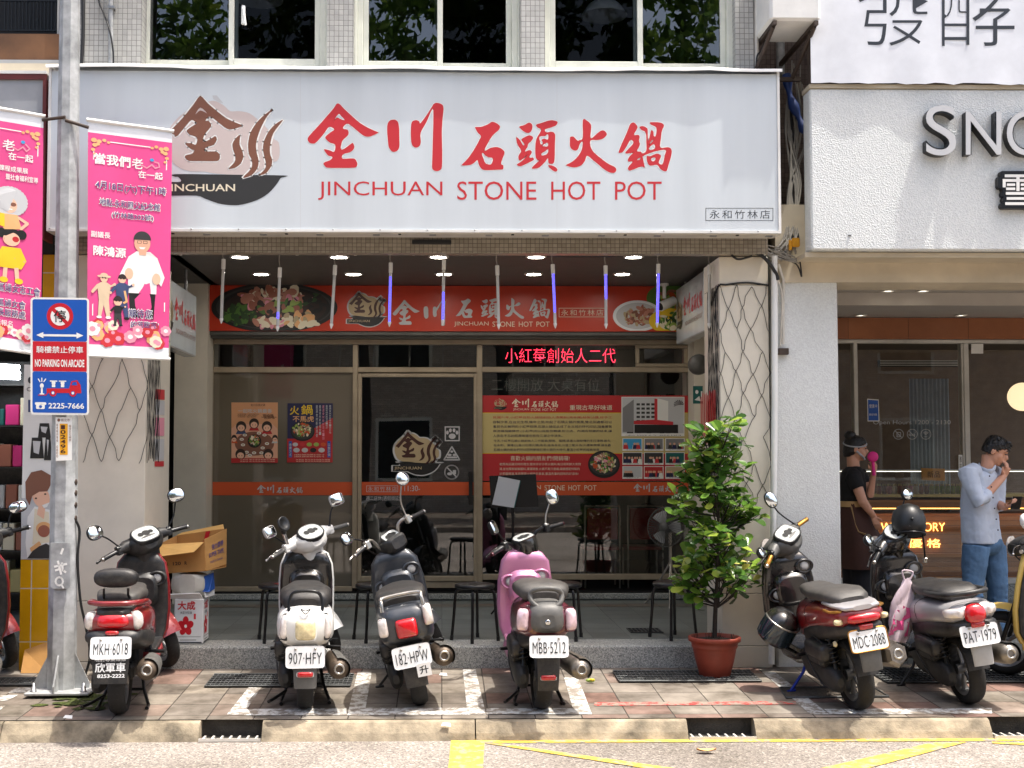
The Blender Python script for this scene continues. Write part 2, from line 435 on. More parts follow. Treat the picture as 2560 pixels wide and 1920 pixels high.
speck('stucco', [(0, srgb(214, 219, 219)), (1, srgb(228, 232, 231))], 95, .75, .8, 1.0, .06, bd=.005)
speck('stucco_pillar', [(0, srgb(214, 217, 216)), (1, srgb(226, 230, 228))], 90, .75, .5, .9, .2, bd=.004)
glassmat('glass', (.84, .88, .86, 1), 2.15); glassmat('glass_shop', (.92, .93, .91, 1), 1.6)
glassmat('glass_dark', (.40, .46, .48, 1), 2.3); glassmat('glass_dim', (.40, .44, .48, 1), 1.25)
def worn(name, paint, under, cover=.5, scale=9):
    m, nt, p = _m(name); co = _tc(nt)
    f = _noise(nt, co, scale, 8, .75)
    k = _ramp(nt, f, [(cover-.04, (0, 0, 0)), (cover+.04, (1, 1, 1))])
    g = _noise(nt, co, 3, 5)
    pc = _mix(nt, g, tuple(x*.75 for x in srgb(*paint)[:3])+(1,), srgb(*paint))
    nt.links.new(_mix(nt, k, pc, srgb(*under)), p.inputs['Base Color']); p.inputs['Roughness'].default_value = .8
    _bump(nt, p, _noise(nt, co, 70), .5, .004); MT[name] = m
worn('road_yellow', (226, 188, 76), (146, 138, 128), .545, 12)
worn('road_pink', (196, 150, 142), (164, 154, 148), .46)
worn('pave_white', (214, 214, 210), (136, 127, 116), .50, 16)
worn('pave_red', (196, 60, 56), (140, 128, 116), .48, 14)

# ---------------------------------------------------------------- ground
YC = 8.0
m = MB('asphalt'); m.quad((-90, -60, 0), (90, -60, 0), (90, 8.6, 0), (-90, 8.6, 0)); struct(m, 'road')
def onroad(pts, z=.004):
    return [at(x, y, Z=z) for x, y in pts]
m = MB('road_yellow')
m.quad(*onroad([(1128, 1846), (1212, 1846), (1206, 1940), (1119, 1940)]))
m.quad(*onroad([(1212, 1846.5), (2700, 1838), (2700, 1851), (1212, 1857)]))
m.quad(*onroad([(1212, 1857.5), (1250, 1858.5), (1800, 1936), (1715, 1936)], .005))
m.quad(*onroad([(2330, 1856), (2420, 1854), (2110, 1936), (1985, 1936)], .005))
m.quad(*onroad([(2480, 1854), (2700, 1862), (2700, 1869), (2480, 1858)], .005))
struct(m, 'road_marking')
m = MB('road_pink')
m.quad(*onroad([(-100, 1846), (1100, 1839), (1100, 1842), (-100, 1850)]))
m.quad(*onroad([(1230, 1832), (2560, 1828), (2560, 1831), (1230, 1836)])); struct(m, 'faded_red_line')
# pavement sheet with a real front edge, broken by three drain inlets
gaps = [(X(500, 7.95, 1815), X(654, 7.95, 1815)), (X(1720, 7.95, 1815), X(1886, 7.95, 1815)), (X(2478, 7.95, 1815), X(2660, 7.95, 1815))]
m = MB('paver')
m.quad((-9, YC+.005, pave(YC+.005)), (9, YC+.005, pave(YC+.005)), (9, 12, pave(12)), (-9, 12, pave(12)))
struct(m, 'pavement')
m = MB('curb'); xs = -9
for a, b in gaps+[(9, 9)]:
    n = max(1, int((a-xs)/1.1)); st = (a-xs)/n
    for i in range(n):
        x0, x1 = xs+i*st+.004, xs+(i+1)*st-.004
        prof = [(7.905, -.01), (7.93, .045), (7.972, .104), (8.0, pave(8.0)-.004), (8.05, .105), (8.05, -.01)]
        m.prism([(x0, y, z) for y, z in prof], (x1-x0, 0, 0))
    xs = b
m.mat('curb_dark').box(-9, 9, 8.06, 8.2, -.02, .11)
struct(m, 'curb')
for i, (a, b) in enumerate(gaps):
    m = MB('curb_dark'); m.box(a-.01, b+.01, 8.045, 8.058, .005, .118); m.quad((a, 7.9, .006), (b, 7.9, .006), (b, 8.05, .006), (a, 8.05, .006))
    m.mat('conduit'); k = int((b-a)/.055)
    for j in range(k): m.box(a+.02+j*.055, a+.032+j*.055, 7.905, 8.0, .004, .02)
    m.box(a, b, 7.898, 7.906, .004, .022)
    tag(m.build('drain_inlet'), ['kerb drain inlet with grating in front of red and white scooters', 'kerb drain inlet with grating in front of the potted tree', 'kerb drain inlet cut off at the right edge of the picture'][i], 'drain', 'drain inlets in the kerb')
def onpave(pts, dz=.004): return [at(x, y)+V((0, 0, dz)) for x, y in pts]
m = MB('pave_white')
for q in ([(622, 1719), (654, 1719), (608, 1788), (567, 1788)], [(894, 1681), (929, 1681), (911, 1790), (868, 1790)], [(1157, 1675), (1189, 1675), (1215, 1788), (1169, 1788)],
          [(1410, 1695), (1445, 1695), (1480, 1787), (1436, 1787)], [(1905, 1681), (1937, 1681), (2073, 1787), (2026, 1787)]): m.quad(*onpave(q))
m.quad(*onpave([(912, 1771), (1168, 1771), (1168, 1788), (911, 1789)], .0045)); m.quad(*onpave([(1216, 1772), (1436, 1772), (1438, 1787), (1216, 1787)], .0045))
m.quad(*onpave([(612, 1774), (866, 1772), (867, 1789), (610, 1790)], .0045)); m.quad(*onpave([(2060, 1774), (2480, 1772), (2480, 1785), (2074, 1787)], .0045))
for q in ([(0, 1740), (46, 1738), (20, 1752), (0, 1754)], [(0, 1768), (14, 1765), (0, 1777)], [(40, 1720), (86, 1720), (74, 1732), (18, 1734)]): m.quad(*onpave(q))
struct(m, 'parking_line')
m = MB('pave_red'); m.quad(*onpave([(1486, 1757), (1990, 1754), (1992, 1762), (1486, 1766)])); struct(m, 'red_painted_line')
m = MB('moss'); random.seed(3)
c = at(225, 1752)
for k in range(46):
    p = c+V((random.gauss(0, .16), random.gauss(0, .12), 0)); r = random.uniform(.015, .07)
    m.quad(*[V((p.x+r*cos(a)*random.uniform(.6, 1.3), p.y+.7*r*sin(a), pave(p.y+.7*r*sin(a))+.005+k*.0001)) for a in [2*pi*i/9 for i in range(9)]])
tag(m.build('moss'), 'patches of green moss on the pavement around the foot of the street pole', 'moss', kind='stuff')
# granite step and arcade floor
ZF = .357
xl, xr = X(372, 9.5, 1640), X(1806, 9.5, 1640)
m = MB('granite'); m.box(xl, xr, 9.5, 10.05, .1, ZF, .012); struct(m, 'step')
m = MB('floor_tile'); m.box(-9, 9, 10.05, 12.72, .1, ZF-.001); m.box(xl, xr, 9.85, 10.05, ZF-.05, ZF+.002)
m.mat('band_tile'); m.quad((-9, 12.0, ZF+.002), (9, 12.0, ZF+.002), (9, 12.22, ZF+.002), (-9, 12.22, ZF+.002))
struct(m, 'arcade_floor')
xn = X(2097, 9.5, 1650)
m = MB('floor_tile'); m.box(xn-.05, 9, 9.62, 10.049, .05, ZF-.002); m.box(-9, X(140, 9.5, 1650), 9.75, 10.049, .05, ZF-.004); struct(m, 'neighbour_floor')
def grate(px0, px1, y0, y1, label, nx=26, ny=6):
    a, b = at((px0+px1)/2, y1), at((px0+px1)/2, y0)
    x0, x1 = at(px0, (y0+y1)/2).x, at(px1, (y0+y1)/2).x
    m = MB('black_gap'); zz = lambda y, d: pave(y)+d
    m.quad((x0, a.y, zz(a.y, .004)), (x1, a.y, zz(a.y, .004)), (x1, b.y, zz(b.y, .004)), (x0, b.y, zz(b.y, .004)))
    m.mat('grate')
    for i in range(nx+1):
        x = x0+(x1-x0)*i/nx; m.tube([(x, a.y, zz(a.y, .012)), (x, b.y, zz(b.y, .012))], .0045, 4)
    for j in range(ny+1):
        y = a.y+(b.y-a.y)*j/ny; m.tube([(x0, y, zz(y, .013)), (x1, y, zz(y, .013))], .0045 if 0 < j < ny else .009, 4)
    tag(m.build('drain_grate'), label, 'grate', 'steel grates along the step')
grate(-60, 92, 1700, 1717, 'steel drain grate left of the street pole', 12)
grate(524, 880, 1690, 1719, 'steel drain grate in the pavement behind the white scooter', 34)
grate(1540, 1890, 1681, 1707, 'steel drain grate in the pavement under the red plant pot', 34)
grate(2190, 2600, 1675, 1709, 'steel drain grate behind the scooter with the pink bag', 36)
m = MB('cover'); m.quad(*onpave([(1948, 1722), (2180, 1720), (2222, 1744), (1966, 1747)], .005))
m.mat('grate'); q = onpave([(1948, 1722), (2180, 1720), (2222, 1744), (1966, 1747)], .008); m.tube(q, .008, 4, closed=True)
tag(m.build('manhole_cover'), 'dark pebbled cover plate in the pavement under the dark red scooter', 'cover')
a = at(1612, 1578, Z=ZF)
m = MB('black_gap'); m.quad(*[(a.x+sx*.13, a.y+sy*.12, ZF+.004) for sx, sy in ((-1, -1), (1, -1), (1, 1), (-1, 1))]); m.mat('grate')
for i in range(9): m.box(a.x-.13+i*.0325-.004, a.x-.13+i*.0325+.004, a.y-.12, a.y+.12, ZF+.003, ZF+.009)
for i in (0, 1, 2): m.box(a.x-.134, a.x+.134, a.y-.124+i*.12, a.y-.116+i*.12, ZF+.004, ZF+.010)
tag(m.build('floor_drain'), 'small square floor drain in the arcade tiles near a stool', 'drain')

# ---------------------------------------------------------------- restaurant building
YW, YG = 9.40, 12.6
B = thing('restaurant_building', 'grey tiled building whose open arcade holds a glass fronted restaurant', 'building', (X(1000, YW), YW, 0))
def vbox(mb, px0, px1, pz0, pz1, y0, y1, bev=0):
    """box whose front face covers the given pixels on the plane y0 (None: given in metres)"""
    mb.box(X(px0, y0), X(px1, y0), y0, y1, Z(pz1, y0), Z(pz0, y0), bev)
ZT = 9.0
m = MB('wall_tile')
ztop = 3.42
for a, b in ((148, 340), (812, 879), (1304, 1366), (1850, 1897)):
    m.box(X(a, YW), X(b, YW), YW, YW+.5, ztop, ZT)
m.box(X(-60, YW), X(1897, YW), YW+.12, YW+.5, ztop, Z(176, YW)-.05); m.box(X(-60, YW), X(1897, YW), YW, YW+.5, 6.2, ZT)
put(m, 'wall', B)
m = MB('beam_tile'); m.box(X(140, YW), X(1925, YW), YW-.012, YW+.10, 3.345, 3.75); put(m, 'lintel', B)
m = MB('ceiling_grey'); m.box(X(380, 10), X(1800, 10)+.1, YW+.101, YG+.3, 3.52, 3.6); put(m, 'ceiling', B)
xa, xb = X(160, 9.5, 1400), X(363, 9.5, 1150)
def pillar(x0, x1, y0, y1, cuts, z0, z1, mt, gap=.004):
    mb = MB(mt); zz = [z0]+cuts+[z1]
    for i in range(len(zz)-1): mb.box(x0, x1, y0, y1, zz[i]+gap/2, zz[i+1]-gap/2, .004)
    mb.mat('black_gap').box(x0+.006, x1-.006, y0+.006, y1-.006, z0, z1); return mb
put(pillar(xa, xb, 9.5, 10.33, [Z(1652, 9.5), Z(1501, 9.5), 2.75], .1, 3.343, 'cream_panel'), 'pillar', B)
xc, xd = X(1803, 9.5, 1200), X(1926, 9.5, 1200)
put(pillar(xc, xd, 9.5, 10.06, [Z(1617, 9.5), Z(1485, 9.5), Z(710, 9.5)], .1, 3.343, 'cream_panel'), 'pillar', B)
m = MB('cream_panel'); m.box(X(434, 12.3), X(516, 12.3), 12.3, 12.9, ZF, 3.52); put(m, 'pilaster', B); m = MB('cream_panel'); m.box(X(1737, 12.3), X(1860, 12.3), 12.3, 12.9, ZF, 3.52)
put(m, 'pilaster', B); m = MB('dark_room'); m.box(X(300, 12.5), X(433, 12.5), 12.5, 12.9, ZF, 3.52); put(m, 'dark_wall', B)
# shop front
m = MB('alu')
fy = YG
def bar(px0, px1, py0, py1, d0=0, d1=.09): m.box(X(px0, fy), X(px1, fy), fy-d0, fy+d1, Z(py1, fy), Z(py0, fy), .004)
bar(520, 531, 850, 1482); bar(881, 894, 862, 1470, .01); bar(1192, 1206, 862, 1470, .01); bar(1722, 1734, 850, 1482)
bar(520.5, 1733, 849, 861, .004); bar(530, 882, 918, 932, .002); bar(893, 1193, 918, 931, .002); bar(1205, 1723, 917, 930, .002)
bar(531, 881, 1466, 1478, .003); bar(1206, 1722, 1436, 1450, .003); bar(894, 1192, 1454, 1470, .003)
put(m, 'shopfront_frame', B)
m = MB('alu'); bar(894.5, 904, 934, 1453, .02, .03); bar(1184, 1192.5, 934, 1453, .02, .03); bar(904, 1184, 934, 943, .018, .03); bar(904, 1184, 1440, 1453, .018, .03)
d = put(m, 'door', B)
m = MB('black_metal'); vbox(m, 1172, 1182, 1180, 1262, fy-.06, fy-.045); m.box(X(1176, fy), X(1179, fy), fy-.046, fy-.019, Z(1195, fy), Z(1190, fy)); m.box(X(1176, fy), X(1179, fy), fy-.046, fy-.019, Z(1254, fy), Z(1249, fy))
h = put(m, 'door_handle', B); h.parent = d
m = MB('alu'); bar(1590, 1722, 862, 870, .012, .02); bar(1590, 1722, 908, 916.5, .012, .02); bar(1590, 1600, 870.5, 907.5, .012, .02); bar(1712, 1722, 870.5, 907.5, .012, .02)
put(m, 'vent_window', B)
for (a, b, c, d_), gm in {(531, 881, 861.5, 918): 'glass', (531, 881, 932, 1466): 'film', (894, 1192, 861.5, 918): 'glass', (904, 1184, 943, 1440): 'glass', (1206, 1722, 861.5, 917): 'glass', (1206, 1722, 930, 1436): 'glass'}.items():
    m = MB(gm); m.quad(*[V((X(x, fy+.03), fy+.03, Z(y, fy+.03))) for x, y in ((a, c), (b, c), (b, d_), (a, d_))]); put(m, 'window_pane', B)
m = MB('header'); m.box(X(512, 12.45), X(1738, 12.45), 12.46, 12.7, Z(849, 12.6), Z(826, 12.46)); m.box(X(516, 12.5), X(1735, 12.5), 12.40, 12.46, Z(838, 12.4), Z(829, 12.4)); put(m, 'header', B)
m = MB('black_gap'); m.box(X(515, fy), X(1737, fy), fy-.02, fy+.1, Z(1482.5, fy), Z(1478.5, fy)); m.mat('granite').box(X(516, fy), X(1760, fy), fy-.06, fy+.2, Z(1497, fy), Z(1483, fy), .006)
m.mat('floor_tile').box(X(516, fy), X(1760, fy), fy-.04, fy+.2, ZF, Z(1497, fy)); put(m, 'sill', B)
# the dining room behind the glass
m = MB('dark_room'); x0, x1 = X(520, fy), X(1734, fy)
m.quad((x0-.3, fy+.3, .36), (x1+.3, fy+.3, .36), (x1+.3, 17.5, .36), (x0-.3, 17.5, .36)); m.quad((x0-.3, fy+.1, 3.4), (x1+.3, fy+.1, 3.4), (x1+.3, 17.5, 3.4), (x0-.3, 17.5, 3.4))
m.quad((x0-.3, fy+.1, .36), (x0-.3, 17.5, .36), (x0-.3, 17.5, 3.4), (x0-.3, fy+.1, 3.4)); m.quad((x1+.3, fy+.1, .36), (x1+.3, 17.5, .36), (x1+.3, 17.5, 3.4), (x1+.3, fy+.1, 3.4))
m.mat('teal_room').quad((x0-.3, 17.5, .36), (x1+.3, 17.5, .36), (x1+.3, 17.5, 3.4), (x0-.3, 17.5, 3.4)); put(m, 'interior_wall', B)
# upper windows
def upper_window(x0, x1, xd0, xd1, yb, left_front, panes):
    y = YW+.10; m = MB('frame_cream'); zt = 6.0
    def fb(a, b, z0, z1, d0, d1): m.box(X(a, y), X(b, y), y+d0, y+d1, z0, z1, .004)
    zb = Z(yb, y)
    fb(x0-22, x0-14, zb-.1, zt, -.02, .12); fb(x0-14, x0, zb-.1, zt, 0, .12); fb(x1, x1+14, zb-.1, zt, 0, .12); fb(x1+14, x1+20, zb-.1, zt, -.02, .12); fb(x0, x1, zb-.09, zb-.025, .001, .12)
    win = put(m, 'window', B)
    for s, (a, b) in enumerate(((x0, xd1), (xd0, x1))):
        m = MB('frame_cream'); dy = .02 if (s == 0) == left_front else .06
        fb(a, a+14, zb-.024, zt, dy, dy+.035); fb(b-14, b, zb-.024, zt, dy, dy+.035); fb(a+14, b-14, zb-.024, zb+.035, dy, dy+.035)
        o = put(m, 'sash', B); o.parent = win
        m = MB(panes[s]); yy = y+dy+.02
        m.quad(*[V((X(q, yy), yy, z)) for q, z in ((a+13, zb+.03), (b-13, zb+.03), (b-13, zt), (a+13, zt))]); o = put(m, 'pane', B); o.parent = win
    if x0 > 400: return win
    m = MB('white_paint'); xh = X((xd0+xd1)/2+22, y); m.box(xh, xh+.03, y-.0, y+.03, zb+.30, zb+.45, .006)
    m.tube([(xh+.015, y, zb+.42), (xh+.02, y-.03, zb+.42), (xh+.04, y-.035, zb+.28)], .009, 6); o = put(m, 'handle', B); o.parent = win
    return win
upper_window(342, 794, 560, 582, 158, False, ('glass_dark', 'glass_dim')); upper_window(903, 1282, 1084, 1106, 162, True, ('glass_dark', 'glass_dim')); upper_window(1379, 1830, 1594, 1616, 160, True, ('glass_dim', 'glass_dark'))
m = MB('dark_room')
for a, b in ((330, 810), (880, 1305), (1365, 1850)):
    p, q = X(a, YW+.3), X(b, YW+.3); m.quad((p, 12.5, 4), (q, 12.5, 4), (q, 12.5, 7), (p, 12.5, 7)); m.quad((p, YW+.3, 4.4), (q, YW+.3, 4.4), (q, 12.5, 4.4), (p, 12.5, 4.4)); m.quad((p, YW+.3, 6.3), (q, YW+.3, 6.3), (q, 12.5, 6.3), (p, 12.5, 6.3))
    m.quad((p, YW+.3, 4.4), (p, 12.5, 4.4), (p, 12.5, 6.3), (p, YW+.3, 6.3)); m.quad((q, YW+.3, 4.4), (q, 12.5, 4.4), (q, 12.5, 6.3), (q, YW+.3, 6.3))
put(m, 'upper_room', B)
for px, lab in ((1516, 'round white pendant lamp shade seen through the right hand upper window'), (640, 'round white pendant lamp shade seen through the left hand upper window')):
    y = 10.4; c = V((X(px, y), y, Z(38 if px > 1000 else 4, y)))
    t = thing('pendant_lamp', lab, 'lamp', c, 'lamps in the upstairs rooms')
    m = MB('white_paint'); m.lathe([(.02, .16), (.06, .15), (.14, .09), (.20, 0), (.19, 0), (.13, .08), (.02, .14)], c); put(m, 'lamp_shade', t)
    m = MB('cable'); m.tube([c+V((0, 0, .15)), (c.x, c.y, 6.29)], .006, 6); put(m, 'cord', t)
m = MB('curtain'); c0, c1 = X(1770, 9.75), X(1806, 9.75)
m.grid([[V((c0+(c1-c0)*i/12, 9.75+.02*sin(i*1.6), z)) for i in range(13)] for z in (4.5, 6.1)]); tag(m.build('curtain'), 'grey curtain gathered behind the right hand upper window', 'curtain')
# downlights
def downlight(x, y, z, label, mtl, r=.072, grp='round downlights in the arcade ceiling'):
    t = thing('downlight', label, 'downlight', (x, y, z), grp)
    m = MB('alu_white'); m.lathe([(r*1.25, .0), (r*1.25, -.008), (r, -.012), (r, 0)], (x, y, z), n=20); put(m, 'ring', t)
    m = MB(mtl); m.lathe([(r*.98, -.003), (r*.5, -.006), (.001, -.007)], (x, y, z), n=20); put(m, 'lens', t)
ordn = ['first', 'second', 'third', 'fourth', 'fifth']
for i, px in enumerate((600, 848, 1096, 1340, 1584)):
    p = at(px, 641, Z=3.517); downlight(p.x, p.y, 3.517, 'lit round downlight, %s from the left in the front row of the restaurant arcade' % ordn[i], 'lamp_on')
for i, px in enumerate((653, 884, 1110, 1334, 1556)):
    p = at(px, 684, Z=3.517); downlight(p.x, p.y, 3.517, 'lit round downlight, %s from the left in the back row of the restaurant arcade' % ordn[i], 'lamp_on')

# ---------------------------------------------------------------- right neighbour
N = thing('dessert_shop_building', 'white stuccoed shop building with a wood panelled glass front', 'building', (X(2300, 9.5), 9.5, 0))
m = MB('stucco_pillar'); m.box(X(1937, 9.52, 1200), X(2101, 9.52, 1200), 9.52, 10.0, .1, 3.4, .015); put(m, 'pillar', N)
m = MB('stucco'); m.box(X(2037, 9.15), 9, 9.15, 9.33, Z(622, 9.15), Z(216, 9.15), .012); fas = put(m, 'sign_fascia', N)
m = MB('beam_beige'); m.box(X(2022, 9.2), 9, 9.22, 9.5, Z(640, 9.22), Z(624, 9.15)); m.box(X(1945, 9.5), 9, 9.5, 9.94, Z(703, 9.5), 3.75)
m.box(X(2037, 9.2)-.02, 9, 9.14, 9.34, Z(215.5, 9.15), Z(206, 9.15)); put(m, 'beam', N)
m = MB('ceiling_light'); zc = 3.23; m.box(X(2096, 9.5), 9, 9.945, 12.7, zc+.12, zc+.2); m.box(X(2096, 9.5), 9, 11.6, 12.7, zc, zc+.119); put(m, 'ceiling', N)
gy = 12.6
m = MB('wood_panel'); m.box(X(2090, gy), 9, gy-.02, gy+.1, Z(846, gy), Z(793, gy)); put(m, 'wood_panel', N)
m = MB('alu_white'); fy = gy
bar(2080, 2700, 846.5, 856); bar(2137, 2147, 856, 1462, .01); bar(2413, 2426, 856, 1462, .01); bar(2408, 2413, 857, 1462, .0); bar(2090, 2700, 1448, 1462, .012)
put(m, 'shopfront_frame', N)
m = MB('granite'); m.box(X(2080, fy), 9, fy-.05, fy+.2, .3, Z(1463, fy)); put(m, 'plinth', N)
for a, b in ((2090, 2137), (2147, 2408), (2426, 2700)):
    m = MB('glass_shop'); m.quad(*[V((X(x, fy+.03), fy+.03, Z(y, fy+.03))) for x, y in ((a, 856), (b, 856), (b, 1448), (a, 1448))]); put(m, 'window_pane', N)
m = MB('shop_room'); x0, x1 = X(2080, fy), 9
m.quad((x0-.3, 16, .3), (x1, 16, .3), (x1, 16, 3.3), (x0-.3, 16, 3.3)); m.quad((x0-.3, fy+.05, .3), (x0-.3, 16, .3), (x0-.3, 16, 3.3), (x0-.3, fy+.05, 3.3)); m.quad((x0-.3, fy+.1, .3), (x1, fy+.1, .3), (x1, 16, .3), (x0-.3, 16, .3))
m.mat('ceiling_grey').quad((x0-.3, fy+.1, 3.2), (x1, fy+.1, 3.2), (x1, 16, 3.2), (x0-.3, 16, 3.2))
put(m, 'interior_wall', N)
for i, (px, py) in enumerate(((2137, 760), (2220, 760), (2485, 760), (2220, 726), (2308, 726), (2152, 787), (2402, 787))):
    p = at(px, py, Z=zc+(.12 if i < 5 else 0)-.002)
    downlight(p.x, p.y, p.z, ['leftmost of the dim downlights in the white ceiling of the right hand shop', 'dim downlight second from left in the middle row over the right hand shop', 'dim downlight furthest right in the middle row over the right hand shop', 'left of two dim downlights nearest the beam of the right hand shop', 'right of two dim downlights nearest the beam of the right hand shop',
        'left dim downlight in the lower ceiling strip above the wood panel', 'right dim downlight in the lower ceiling strip above the wood panel'][i], 'lamp_dim', .05, 'small downlights of the right hand shop')

# ---------------------------------------------------------------- left neighbour
L = thing('corner_shop_building', 'neighbouring shop building with a yellow tiled pillar at the left edge', 'building', (X(40, 9.5), 9.5, 0))
x0, x1 = X(50, 9.48, 1500), X(160, 9.48, 1500)-.004
m = MB('yellow_tile'); m.box(x0, x1, 9.48, 10.0, .1, Z(1398, 9.48)); put(m, 'pillar', L); m = MB('yellow_tile'); m.box(X(108, 9.5, 700), x1, 9.49, 9.7, Z(912, 9.5), 3.34)
put(m, 'pillar_head', L)
m = MB('white_paint'); m.box(x0, x1, 9.482, 10.0, Z(1398, 9.48)+.002, Z(913, 9.48)); put(m, 'pillar_panel', L)
m = MB('dark_room'); m.box(-9, X(125, 9.5), 9.5, 9.9, Z(870, 9.5), 3.6); m.quad((-9, 13.5, .2), (xa, 13.5, .2), (xa, 13.5, 3.6), (-9, 13.5, 3.6)); m.quad((-9, 9.6, 3.1), (xa, 9.6, 3.1), (xa, 13.5, 3.1), (-9, 13.5, 3.1))
m.quad((X(120, 10.2), 10.2, .2), (X(120, 10.2), 13.5, .2), (X(120, 10.2), 13.5, 3.4), (X(120, 10.2), 10.2, 3.4)); put(m, 'interior_wall', L)
m = MB('beam_beige'); m.box(-9, X(145, YW), YW, YW+.4, Z(186, YW), Z(164, YW)); m.mat('rust_panel').box(-9, X(142, YW), YW+.06, YW+.3, Z(150, YW), Z(84, YW)); m.mat('grey_panel').box(-9, X(142, YW), YW+.04, YW+.3, Z(163.5, YW), Z(151, YW))
m.mat('dark_room').box(-9, X(142, YW), YW+.8, YW+1, Z(84, YW), 6.5); put(m, 'balcony', L)
m = MB('black_metal'); y = YW+.15
for i in range(16): px = -10+i*9.2; m.box(X(px, y), X(px, y)+.008, y, y+.008, Z(84, y), 6.3)
for py in (8, 82): m.box(X(-60, y), X(126, y), y-.006, y+.014, Z(py+2, y), Z(py-1, y))
put(m, 'window_bars', L)
m = MB('alu_white'); m.box(X(126, y), X(131, y), y-.01, y+.02, Z(160, y), 6.3); m.box(X(143, y), X(148, y), y-.1, y+.02, Z(160, y), 6.3); put(m, 'window_frame', L)
# maroon framed light box of the left shop
t = thing('light_box_sign', 'grey light box sign in a maroon frame at the left edge', 'sign', (X(0, 9.2), 9.2, Z(240, 9.2)))
m = MB('grey_panel'); m.box(-8, X(93, 9.2), 9.2, 9.4, Z(300, 9.2), Z(205, 9.2)); put(m, 'panel', t)
m = MB('maroon'); m.box(-8, X(102, 9.2), 9.185, 9.2, Z(205, 9.2), Z(192, 9.2)); m.box(X(93, 9.2), X(102, 9.2), 9.185, 9.4, Z(600, 9.2), Z(205, 9.2)-.001); m.box(-8, X(93, 9.2)-.001, 9.185, 9.2, Z(600, 9.2), Z(300, 9.2)); m.mat('sign_edge').box(-8, X(102, 9.2), 9.18, 9.4, Z(191.5, 9.2), Z(184, 9.2)); put(m, 'frame', t)
# ---------------------------------------------------------------- across the street (seen in the panes)
O = thing('brick_building', 'pale brick building across the street, seen only as a reflection', 'building', (0, -14, 0))
m = MB('brick'); m.box(-45, 45, -15, -14, 0, 9); put(m, 'wall', O)
for x in range(-14, 15, 4):
    for z in (1.2, 4.6):
        m = MB('frame_cream'); m.box(x-.1, x+1.7, -13.99, -13.95, z-.1, z+1.9); wo = put(m, 'window', O)
        m = MB('black_gap'); m.box(x, x+1.6, -13.95, -13.94, z, z+1.8); o = put(m, 'pane', O); o.parent = wo
m = MB('paver'); m.box(-40, 40, -13.99, -5, -.05, .13); struct(m, 'far_pavement')
# the closed bodies of the three buildings, and the recess between two of them
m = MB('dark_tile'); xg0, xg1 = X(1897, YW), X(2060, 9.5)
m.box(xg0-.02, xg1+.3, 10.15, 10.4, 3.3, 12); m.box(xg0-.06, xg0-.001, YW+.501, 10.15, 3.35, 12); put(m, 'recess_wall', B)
m = MB('cream_panel'); m.box(X(363, 12.7), X(512, 12.6), 12.91, 13.1, ZF, 3.6); m.box(X(1737, 12.6), 2.95, 12.91, 13.1, ZF, 3.6); m.box(2.86, 2.94, 10.07, 12.9, ZF, 3.6); put(m, 'side_wall', B)
m = MB('ceiling_grey'); m.box(-2.75, -2.25, YW+.101, 12.95, 3.52, 3.6); put(m, 'ceiling', B); m = MB('ceiling_grey'); m.box(2.2, 2.95, YW+.101, 12.95, 3.521, 3.6); put(m, 'ceiling', B)
m = MB('wall_tile'); m.box(X(-60, YW), xg0-.01, 12.62, 18, 3.61, 12); m.box(X(-60, YW), xg0-.01, YW+.13, 12.6, 8.9, 9.2); put(m, 'back_wall', B)
m = MB('stucco_pillar'); m.box(xg1+.31, 9, 9.4, 18, 3.9, 12); put(m, 'upper_wall', N)
m = MB('grey_panel'); m.box(-9, X(142, YW), YW+1.01, 18, 3.61, 12); put(m, 'upper_wall', L)
# ---------------------------------------------------------------- printed art
for k_, c_ in dict(red=(200, 48, 56), redd=(178, 36, 18), brown=(128, 84, 66), dbrown=(66, 30, 22), beige=(206, 192, 188), tan=(184, 164, 128), black=(24, 24, 24), char=(52, 52, 52), white=(236, 236, 232), cream=(232, 222, 196),
                   pink=(236, 48, 132), pinkd=(206, 36, 120), blue=(16, 84, 178), navy=(30, 34, 78), purple=(86, 74, 128), orange=(206, 84, 40), poster=(216, 158, 116), skin=(236, 188, 160), skin2=(224, 172, 144), hair=(44, 30, 26), grey=(128, 128, 130), lgrey=(196, 198, 200),
                   green=(74, 116, 44), dgreen=(40, 70, 34), lgreen=(150, 176, 84), yellow=(232, 196, 40), gold=(230, 176, 120), meat=(190, 130, 110), meat2=(160, 96, 76), khaki=(196, 178, 118), teal=(20, 96, 92), crimson=(184, 40, 44), plate=(235, 238, 240), ink=(40, 46, 54), rose=(230, 150, 170), signred=(196, 22, 38),
                   suit=(212, 190, 160), bsuit=(58, 72, 112), denim=(70, 90, 120), idgold=(232, 168, 30), cyan=(60, 160, 210)).items(): mat('p_'+k_, c_, .45, dirt=0)
mat('neon_red', (255, 120, 130), .4, dirt=0, emit=((255, 44, 72), 2.2))
mat('neon_pink', (255, 120, 190), .4, dirt=0, emit=((255, 60, 160), 1.6))
mat('neon_gold', (255, 220, 150), .4, dirt=0, emit=((255, 186, 90), 2.2))
mat('neon_blue', (110, 110, 255), .4, dirt=0, emit=((70, 60, 255), 1.5))
mat('tube_off', (120, 132, 128), .25, dirt=0)
mat('banner_pink', (222, 72, 140), .65, dirt=.06, ds=2.5)
mat('banner_white', (226, 230, 236), .55, dirt=.04)
mat('galv', (178, 181, 182), .55, .1, dirt=.2, ds=9, bump=(40, .15))
mat('fascia_red', (196, 58, 32), .35, dirt=.06, ds=1.2)
def crop(f, x0, y0, s): return lambda u, v, n=0: f(x0+u/s, y0+v/s, n)
GL = {}
